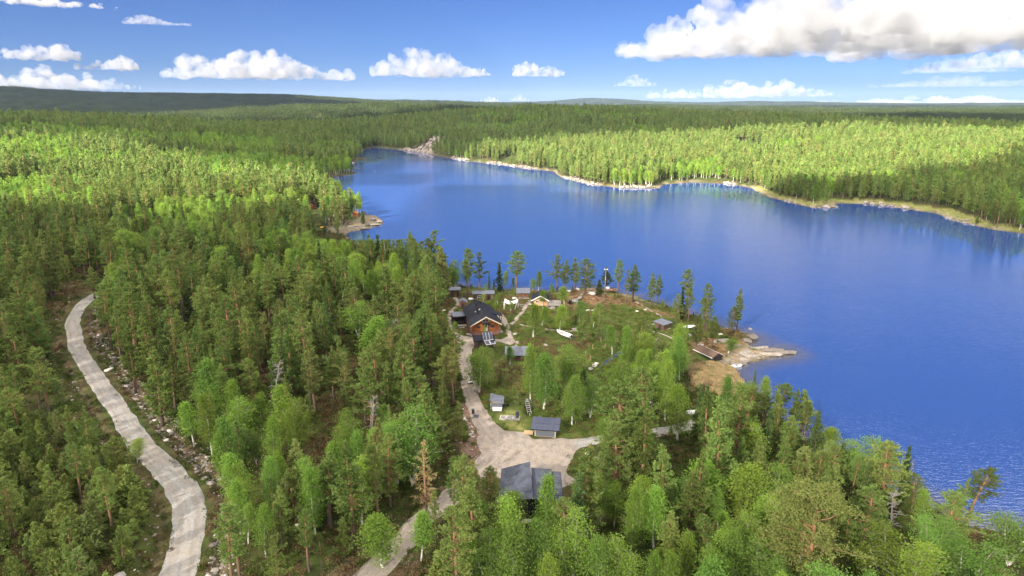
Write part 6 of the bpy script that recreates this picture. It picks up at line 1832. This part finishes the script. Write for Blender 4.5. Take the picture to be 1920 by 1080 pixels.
# ---- terrace, boardwalk, pier ---------------------------------------------------
s = thing('terrace', 'raised weathered deck beside the peach cabin', 'terrace', place(1040, 577), -.05)
for k in range(15): MB().box(-2.0+k*.267, -1.742+k*.267, 0, 6.0, .62, .68).build('deck_board', M['grey_wood'], s)
MB().box(-1.95, 1.95, .1, 5.9, -.5, .615).build('deck_base', M['dark_wood'], s)
for k in range(3): MB().box(-1.2, .1, -.9+k*.3, -.6+k*.3, -.4, .06+k*.19).build('step', M['grey_wood'], s)
for (x, y) in ((1.95,.2),(1.95,5.6),(-.2,5.8)): MB().box(x-.06, x+.06, y-.06, y+.06, .685, 2.9).build('post', M['brown_wood'], s)
MB().box(-.3, 2.05, 5.55, 5.68, 2.9, 3.02).build('beam', M['grey_wood'], s)
MB().box(1.90, 2.0, .2, 5.5, 1.45, 1.53).build('rail', M['grey_wood'], s)
tb = thing('grill_table', 'stone grill and grey table between terrace and boardwalk', 'grill', place(1074, 570), 0)
MB().box(-.2, 1.6, -.6, .6, .85, .97).build('table_top', M['metal'], tb); MB().box(1.0, 1.5, -.4, .4, -.3, .848).build('stone_base', M['concrete'], tb)
MB().box(.0, .15, -.5, .5, -.3, .848).build('leg', M['dark_wood'], tb); MB().box(-1.2, -.4, -.3, .5, -.3, 1.1).build('grill_box', M['iron'], tb); MB().tube((-.8,.1,1.11),(-.8,.1,2.2),.10).build('flue', M['metal'], tb)
def boardwalk(P, w, label, name='boardwalk', lift=.3, mat='grey_wood', n_sec=None, group=None):
    P = [place(*q) for q in P]; root = thing(name, label, 'boardwalk' if name == 'boardwalk' else 'pier', P[0], 0, group)
    for a, b in zip(P[:-1], P[1:]):
        a = a-P[0]; b = b-P[0]; d = b-a; L = d.length; u = d.normalized(); n_ = Vector((-u.y, u.x, 0)).normalized()*w/2; up = Vector((0, 0, lift))
        k = max(1, int(L/1.6))
        for i in range(k):
            p0 = a+u*(L*i/k+.02)+up; p1 = a+u*(L*(i+1)/k-.02)+up
            MB().slab(p0+n_, p0-n_, p1-n_, p1+n_, .09).build('plank', M[mat], root)
        m = MB()
        for s_ in (-.8, .8): m.slab(a+n_*s_*1+up-Vector((0,0,.10))+n_*.06, a+n_*s_+up-Vector((0,0,.10))-n_*.06, b+n_*s_+up-Vector((0,0,.10))-n_*.06, b+n_*s_+up-Vector((0,0,.10))+n_*.06, .12)
        m.build('bearer', M['brown_wood'], root)
    return root
boardwalk([(1073,565),(1086,561),(1092,551),(1118,548)], 1.1, 'grey boardwalk stepping up over the bare rock by the terrace')
pr_ = thing('pier', 'weathered pier platform at the shore below the white pole', 'pier', place(1143, 547), -.1)
for k in range(12): MB().box(-2.9+k*.485, -2.44+k*.485, -1.4, 2.4, .55, .62).build('deck_board', M['brown_wood'], pr_)
for x in (-2.7, 0, 2.7):
    for y in (-1.2, 2.2): MB().tube((x,y,-1.5),(x,y,.545),.11).build('pile', M['dark_wood'], pr_)
MB().box(-2.9, 2.9, -1.5, -1.42, .3, .6).build('edge_beam', M['dark_wood'], pr_)
o = MB().box(-.55, .55, -.4, .4, 0, .6).build('chest', M['white_paint'], None, loc=place(1139, 545)+Vector((0, 0, .62)), rz=.1); tag(o, 'white chest standing on the shore pier', 'chest')
MB().box(-.58, .58, -.43, .43, .601, .66).build('lid', M['white_paint'], o)
o = MB().tube((0,0,0),(0,0,.45),.28,.34,12).build('tub', M['orange_paint'], None, loc=place(1146, 549)+Vector((0, 0, .62))); tag(o, 'orange tub standing on the shore pier', 'tub')
MB().tube((0,0,.452),(0,0,.49),.37,.37,12).build('rim', M['orange_paint'], o)
fn = thing('railing', 'old wooden railing on the bare rock above the water', 'railing', place(1112, 540), .0)
for k in range(4): MB().box(-1.3+k*.85, -1.2+k*.85, -.05, .05, -.2, 1.0).build('post', M['brown_wood'], fn)
for z in (.5, .95): MB().box(-1.4, 1.5, -.085, -.055, z-.05, z+.05).build('rail', M['brown_wood'], fn)
p = place(1132, 566); h = height_for(p.x, p.y, p.z, 505)
pl = thing('lamp_pole', 'tall white pole with two lamp heads on the heath', 'pole', p)
MB().tube((0,0,-.3),(.35,0,h),.06,.04,10).build('pole', M['metal'], pl, smooth=True)
for sx in (-1, 1):
    a = MB().tube((.35,0,h-.12),(.35+sx*.42,0,h+.0),.03).build('arm', M['white_paint'], pl); MB().box(.35+sx*.42-.16, .35+sx*.42+.16, -.16, .1, h-.08, h+.14).build('lamp_head', M['white_paint'], a)
MB().box(-.14, .14, -.14, .14, -.1, .9).build('base', M['grey_wood'], pl)

# ---- open shelter on the slope ---------------------------------------------------
p = place(1244, 619)
s = thing('fire_shelter', 'open grey roofed shelter with slatted side on the shore slope', 'shelter', p, .72)
MB().slab((-.5,-.5,1.62),(3.5,-.5,1.62),(3.5,3.3,1.9),(-.5,3.3,1.9),.1).build('roof', M['grey_roof'], s)
MB().box(-.05, .05, .0, 2.9, -.4, 1.5).build('wall', M['brown_wood'], s)
for k in range(9): MB().box(.12+k*.35, .26+k*.35, -.03, .04, -.4, 1.5).build('slat', M['brown_wood'], s)
MB().box(.0, 3.2, 2.85, 2.93, -.4, 1.72).build('back_wall', M['dark_wood'], s)
MB().box(-.06, 3.2, -.08, .06, -.35, -.05).build('sill_beam', M['beige'], s)
for (x, y) in ((3.15,.0),(3.15,2.75)): MB().box(x-.07, x+.07, y-.07, y+.07, -.4, 1.5+.07*y).build('post', M['dark_wood'], s)

# ---- boats -----------------------------------------------------------------------
def hull(L, B, H, flip=False, n=12, m=7):
    """open hull: outer and inner skin, pointed bow at +x, transom stern at -x"""
    V, F = [], []
    for inner in (0, 1):
        for i in range(n+1):
            t_ = i/n; x = -L/2+L*t_; w = B/2*(1-max(0, (t_-.45)/.55)**2.2)*(.82+.18*min(1, t_/.3)); w = max(w, .02); sheer = H*(1+.35*max(0, (t_-.5)/.5)**2); keel = H*.55*max(0, (t_-.75)/.25)**2
            if inner: w = max(.01, w-.06); keel += .07
            for j in range(m+1):
                a = -1+2*j/m; y = w*math.copysign(abs(a)**.75, a); z = keel+(sheer-keel)*abs(a)**2.4
                V.append((x, y, z-(.002 if inner else 0)))
    k = (n+1)*(m+1)
    for i in range(n):
        for j in range(m):
            a = i*(m+1)+j; q = (a, a+m+1, a+m+2, a+1); F.append(q[::-1]); F.append(tuple(v+k for v in q))
    for i in range(n):
        for j in (0, m):
            a = i*(m+1)+j; q = (a, a+m+1, a+m+1+k, a+k); F.append(q if j == 0 else q[::-1])
    for j in range(m): F.append((j, j+1, j+1+k, j+k))
    # transom
    F.append(tuple(range(0, m+1)))
    b = MB(); b.add(V, F)
    if flip: b.v = [(x, -y, H*1.35-z) for x, y, z in b.v]
    return b
a, b = place(1044, 624), place(1071, 636); ctr = (a+b)/2; dv = a-b; L = min(6.0, Vector((dv.x, dv.y)).length)
bt = thing('boat', 'white open motorboat with brown cockpit lying on the heath', 'boat', ctr+Vector((0, 0, .1)), math.atan2(dv.y, dv.x))
hull(L, 1.75, .75).build('hull', M['white_boat'], bt, smooth=True)
MB().box(-L*.02, L*.33, -.58, .58, .30, .40).build('floor', M['red_wood'], bt)
MB().box(L*.02, L*.06, -.64, .64, .45, .52).build('seat', M['log'], bt); MB().box(L*.2, L*.24, -.55, .55, .45, .52).build('seat', M['log'], bt)
MB().box(-L*.46, -L*.04, -.62, .62, .55, .70).build('stern_deck', M['white_boat'], bt)
ot = MB().box(-L*.5-.32, -L*.5-.03, -.18, .18, .25, 1.0).build('outboard_motor', M['iron'], bt); MB().box(-L*.5-.2, -L*.5-.1, -.05, .05, -.1, .248).build('motor_leg', M['iron'], ot)
def upturned(px, py, L, B, rz, label, cradle=True):
    p = place(px, py); o = thing('boat', label, 'boat', p, rz, 'upturned boats ashore')
    hull(L, B, .5, True).build('hull', M['white_boat'], o, smooth=True, loc=(0, 0, .42))
    for x in (-L*.28, L*.28): MB().box(x-.09, x+.09, -B*.55, B*.55, -.2, .44).build('trestle', M['grey_wood'], o)
    MB().box(-L*.42, L*.36, -.03, .03, 1.05, 1.12).build('keel', M['grey_wood'], o)
    return o
upturned(1293, 617, 3.6, 1.5, .25, 'white upturned boat on trestles beside the open shelter')
upturned(1300, 779, 3.2, 1.5, .15, 'white upturned boat at the end of the gravel spur')
o = thing('crate', 'small grey crate on the slope below the upturned boat', 'crate', place(1296, 630), .3)
MB().box(-.6, .6, -.4, .4, 0, .5).build('box', M['grey_wood'], o); MB().box(-.65, .65, -.45, .45, .502, .58).build('lid', M['metal'], o)

# boathouse
a, b = place(1312, 656), place(1345, 676); dv = b-a; L = Vector((dv.x, dv.y)).length
s = thing('boathouse', 'long low brown boathouse sloping down to the reed bay', 'boathouse', (a+b)/2-Vector((0, 0, .2)), math.atan2(dv.y, dv.x)-PI/2)
tilt = math.atan2(b.z-a.z, L)
L = min(L, 8.5)
MB().prism([(-1.5,-1.2),(1.5,-1.2),(1.5,1.0),(0,1.7),(-1.5,1.0)], -L/2, L/2).build('wall', M['dark_wood'], s)
roof_gable(s, -1.95, 1.95, -L/2-.3, L/2+.3, .85, 1.80, .09, 'brown_wood')
MB().box(-1.0, 1.0, L/2+.004, L/2+.06, -.8, 1.0).build('door', M['black_wall'], s)
MB().box(-2.02, -1.96, -L/2-.3, L/2+.3, .80, .96).build('eave_board', M['white_paint'], s); MB().box(1.96, 2.02, -L/2-.3, L/2+.3, .80, .96).build('eave_board', M['white_paint'], s)
p0, p1 = place(1347, 679), Vector((*at_z(1378, 693), -.15))
s = thing('slipway', 'two pale log rails running from the boathouse into the water', 'slipway', p0, 0)
for off in (Vector((.45, .35, 0)), Vector((-.45, -.35, 0))): MB().tube(off+Vector((0, 0, .25)), (p1-p0)+off+Vector((0, 0, .25)), .13, .11, 8).build('rail', M['grey_wood'], s, smooth=True)
for t_ in (.2, .5, .8):
    q = (p1-p0)*t_+Vector((0, 0, .08)); MB().tube(q+Vector((.8,.65,0)), q-Vector((.8,.65,0)), .08, .08, 6).build('sleeper', M['brown_wood'], s)
p = Vector((*at_z(1382, 688), -.12)); o = thing('boat', 'tiny white rowing boat floating at the slipway', 'boat', p, .2)
hull(2.6, 1.1, .5).build('hull', M['white_boat'], o, smooth=True); MB().box(-.2, .05, -.42, .42, .33, .38).build('seat', M['grey_wood'], o)

# ---- garden swing with white cloth -----------------------------------------------------
p = place(957, 579)
s = thing('garden_shelter', 'white cloth slung on a bent frame over a green bed', 'garden shelter', p, -.15)
V, F = [], []; nu, nv = 12, 5
for i in range(nu+1):
    u = i/nu; x = -1.9+3.9*u; zz = 2.1-1.3*math.sin(PI*u)*.55+.25*(u > .6)*(u-.6)
    for j in range(nv+1):
        v = j/nv; V.append((x, -.1+1.6*v, zz+.55*v-.25*math.sin(PI*v)))
for i in range(nu):
    for j in range(nv): a = i*(nv+1)+j; F.append((a, a+nv+1, a+nv+2, a+1))
V2 = [(x, y, z-.04) for x, y, z in V]; F2 = [tuple(v+len(V) for v in f[::-1]) for f in F]
MB().add(V+V2, F+F2).build('canopy', M['white_paint'], s, smooth=True)
for (x0, z0, x1, y1) in ((-1.9,2.1,-1.75,-.9),(2.0,2.2,1.4,-1.2),(-1.9,2.6,-1.9,1.6),(2.0,2.7,2.1,1.6)):
    MB().tube((x0, -.1 if y1 < 0 else 1.5, z0), (x1, y1, -.1), .07).build('leg', M['white_paint'], s)
bed = shrub_mesh(777, 1.9, 1.0, 420, .22, 'shrub_leaf'); bo = np_obj('plant_bed', bed, s); bo.scale = (1.0, .55, 1); bo.location = (-.2, -.1, 0)

# ---- things on the yard ----------------------------------------------------------------
p = place(956, 785)
s = thing('slab_platform', 'three pale concrete slabs set side by side on the grass', 'slabs', p, -.12)
for k in range(3):
    y = .18*(1-k); MB().box(-1.92+k*1.28, -.68+k*1.28, -.75-y*.6, .85-y*.3, -.1, .26+.05*(k == 1)).build('slab', M['concrete'], s)
    for j in range(2): MB().box(-1.75+k*1.28, -.85+k*1.28, -.6-y*.6+j*.75, -.1-y*.6+j*.75, .261+.05*(k == 1), .30+.05*(k == 1)).build('lid', M['grey_wood'], s)
o = thing('rubbish_bin', 'dark round bin standing on the pale concrete slabs', 'bin', p+Vector((1.45, -.05, .32)))
MB().tube((0,0,0),(0,0,1.0),.30,.33,14).build('bin', M['slate_wall'], o, smooth=False); MB().tube((0,0,1.003),(0,0,1.1),.37,.34,14).build('lid', M['felt_roof'], o)
a, b = place(988, 757), place(993, 780)
s = thing('boat_trailer', 'old boat trailer of grey rails behind the solar roofed shed', 'trailer', (a+b)/2, math.atan2((b-a).y, (b-a).x)); L = min(5.5, (b-a).length)
for y in (-.35, .35): MB().box(-L/2, L/2, y-.06, y+.06, .42, .54).build('rail', M['grey_wood'], s)
for k in range(6): MB().tube((-L/2+.3+k*L/6.2,-.4,.58),(-L/2+.3+k*L/6.2,.4,.58),.05).build('roller', M['metal'], s)
for y in (-.8, .8):
    w_ = MB().tube((-.8,y-.09,.30),(-.8,y+.09,.30),.30,.30,14).build('wheel', M['rubber'], s); MB().tube((-.8,y-.10,.30),(-.8,y+.10,.30),.15,.15,10).build('rim', M['metal'], w_)
MB().tube((-.8,-.7,.36),(-.8,.7,.36),.05).build('axle', M['iron'], s); MB().tube((L/2,0,.48),(L/2+.8,0,.40),.06).build('drawbar', M['metal'], s)
MB().box(-L/2-.1, -L/2+.2, -.25, .25, .5, 1.1).build('winch', M['metal'], s)
def torus(R, rr, n=18, m=7):
    V, F = [], []
    for i in range(n):
        for j in range(m):
            a, b_ = 2*PI*i/n, 2*PI*j/m; V.append(((R+rr*math.cos(b_))*math.cos(a), (R+rr*math.cos(b_))*math.sin(a), rr*math.sin(b_)))
    for i in range(n):
        for j in range(m): F.append((i*m+j, ((i+1) % n)*m+j, ((i+1) % n)*m+(j+1) % m, i*m+(j+1) % m))
    return MB().add(V, F)
for (px, py, R, lab) in ((946,761,.30,'black tyre lying against the small blue grey shed'),(951,760,.36,'larger black tyre lying farther from the small blue grey shed')):
    o = torus(R, .10).build('tyre', M['rubber'], None, True, place(px, py)+Vector((0, 0, .12))); tag(o, lab, 'tyre', 'tyres by the shed')
def crate(px, py, w, d, h, mat, lidm, rz, label):
    o = thing('crate', label, 'crate', place(px, py), rz); MB().box(-w/2, w/2, -d/2, d/2, -.1, h).build('box', M[mat], o); MB().box(-w/2-.05, w/2+.05, -d/2-.05, d/2+.05, h+.003, h+.08).build('lid', M[lidm], o)
crate(883, 720, .9, .6, .45, 'brown_wood', 'white_paint', .1, 'brown crate with white lid at the upper driveway birch')
crate(891, 712, .5, .4, .5, 'slate_wall', 'metal', .0, 'small grey crate under the full driveway birch')
crate(887, 776, .5, .5, .9, 'iron', 'felt_roof', .2, 'dark upright box at the driveway edge above the yard')
crate(893, 783, .9, .6, .4, 'slate_wall', 'felt_roof', -.2, 'low grey box at the driveway edge above the yard')
p = place(987, 1068)
s = thing('feeder_post', 'slanting wooden pole with a brown box below the garage', 'post', p, .1)
MB().tube((.1,.1,-.1),(-.75,.3,4.2),.08,.06,8).build('pole', M['grey_wood'], s); MB().box(-.35, .35, -.3, .3, -.1, .5).build('box', M['orange_wood'], s); MB().box(-.4, .4, -.35, .35, .503, .56).build('lid', M['tan_wood'], s)
crate(984, 1079, .7, .5, .35, 'iron', 'felt_roof', .1, 'black low box at the frame edge below the garage')
for k, (px, py, lab) in enumerate(((1112,655,'old fence stake nearest the head of the stream'),(1127,641,'old fence stake at the foot of the thick orange pine trunk'),(1098,667,'old fence stake halfway along the stream'),(1134,652,'old fence stake between stream and slender birch'),(1106,676,'leaning stake at the stony end of the stream'))):
    o = MB().tube((0,0,-.2),(.08*(k-2),0,1.2),.06,.05,7).build('fence_stake', M['tan_wood'], None, loc=place(px, py)); tag(o, lab, 'stake', 'old fence stakes by the stream')

# ---- rocky point across the bay -----------------------------------------------------------
s = thing('cabin', 'dark roofed red cabin among pines at the rocky point', 'cabin', place(583, 391), .35)
MB().prism([(-2.6,-.6),(2.6,-.6),(2.6,2.4),(0,3.9),(-2.6,2.4)], 0, 6).build('wall', M['red_paint'], s)
roof_gable(s, -3.3, 3.3, -.6, 6.5, 2.15, 4.05, .14, 'black_roof')
MB().box(-2.7, 2.7, -1.6, -.05, -.5, .5).build('porch', M['red_paint'], s); window(s, 0, -.004, 1.2, 1.8, 1.1, 'white_paint')
s = thing('hut', 'small orange hut with pale gable on the rocky point', 'hut', place(663, 406), -.2)
MB().prism([(-1.5,-.5),(1.5,-.5),(1.5,1.7),(0,2.4),(-1.5,1.7)], 0, 2.6).build('wall', M['orange_wood'], s); roof_gable(s, -1.8, 1.8, -.3, 2.9, 1.6, 2.5, .08, 'orange_wood')
MB().box(-1.52, -.7, -.05, -.004, 0, 1.6).build('panel', M['white_paint'], s); MB().box(-.3, .5, -.05, -.004, 0, 1.5).build('door', M['orange_wood'], s)
s = thing('solar_stand', 'pair of black solar panels tilted on the crest of the rocky point', 'solar panels', place(685, 404), .6)
for k in range(2): MB().slab((-1.2+k*1.25,0,.5),(-.05+k*1.25,0,.5),(-.05+k*1.25,1.1,2.2),(-1.2+k*1.25,1.1,2.2),.06).build('solar_panel', M['pv'], s)
for x in (-1.1, 1.1): MB().tube((x,1.0,-.3),(x,1.05,2.0),.05).build('stand', M['metal'], s)
o = thing('canoe', 'yellow canoe lying on the shore inside the rocky point', 'canoe', place(607, 427), .75)
hull(4.2, 1.0, .5, True).build('hull', M['yellow'], o, smooth=True)
s = thing('pier', 'long dark pier at the grassy spit on the forest shore', 'pier', Vector((*at_z(650, 316.5), 0)), 0)
q = at_z(677, 316.5); L = q[0]-s.location.x
for k in range(8): MB().box(k*L/8+.02, (k+1)*L/8-.02, -.9, .9, .5, .62).build('deck_section', M['grey_wood'], s)
for k in range(5):
    for y in (-.7, .7): MB().tube((.6+k*(L-1.2)/4,y,-3),(.6+k*(L-1.2)/4,y,.49),.14).build('pile', M['dark_wood'], s)
s = thing('pier', 'farther pier with moored boats below the little red hut', 'pier', Vector((*at_z(674, 299.5), 0)), 0)
q = at_z(703, 299.5); L = q[0]-s.location.x
for k in range(8): MB().box(k*L/8+.02, (k+1)*L/8-.02, -.9, .9, .5, .62).build('deck_section', M['dark_wood'], s)
for k in range(4): MB().tube((.6+k*(L-1.2)/3,0,-3),(.6+k*(L-1.2)/3,0,.49),.16).build('pile', M['dark_wood'], s)
for (px, py, lab) in ((667,300,'pale rowing boat drawn up on the far grassy spit'),(713,296.5,'dark rowing boat moored off the farther pier')):
    o = thing('boat', lab, 'boat', Vector((*at_z(px, py), .0 if px > 700 else .5)), .1); hull(4.5, 1.5, .6).build('hull', M['white_boat'] if px < 700 else M['dark_wood'], o, smooth=True); MB().box(-.3, .0, -.6, .6, .4, .46).build('seat', M['grey_wood'], o)
s = thing('hut', 'little red hut on the far grassy spit', 'hut', place(661, 294), .3)
MB().prism([(-2.2,-.6),(2.2,-.6),(2.2,2.0),(0,3.1),(-2.2,2.0)], 0, 4).build('wall', M['red_paint'], s); roof_gable(s, -2.7, 2.7, -.4, 4.4, 1.8, 3.25, .12, 'grey_roof')
MB().box(-.5, .5, -.05, -.004, 0, 1.7).build('door', M['white_paint'], s)
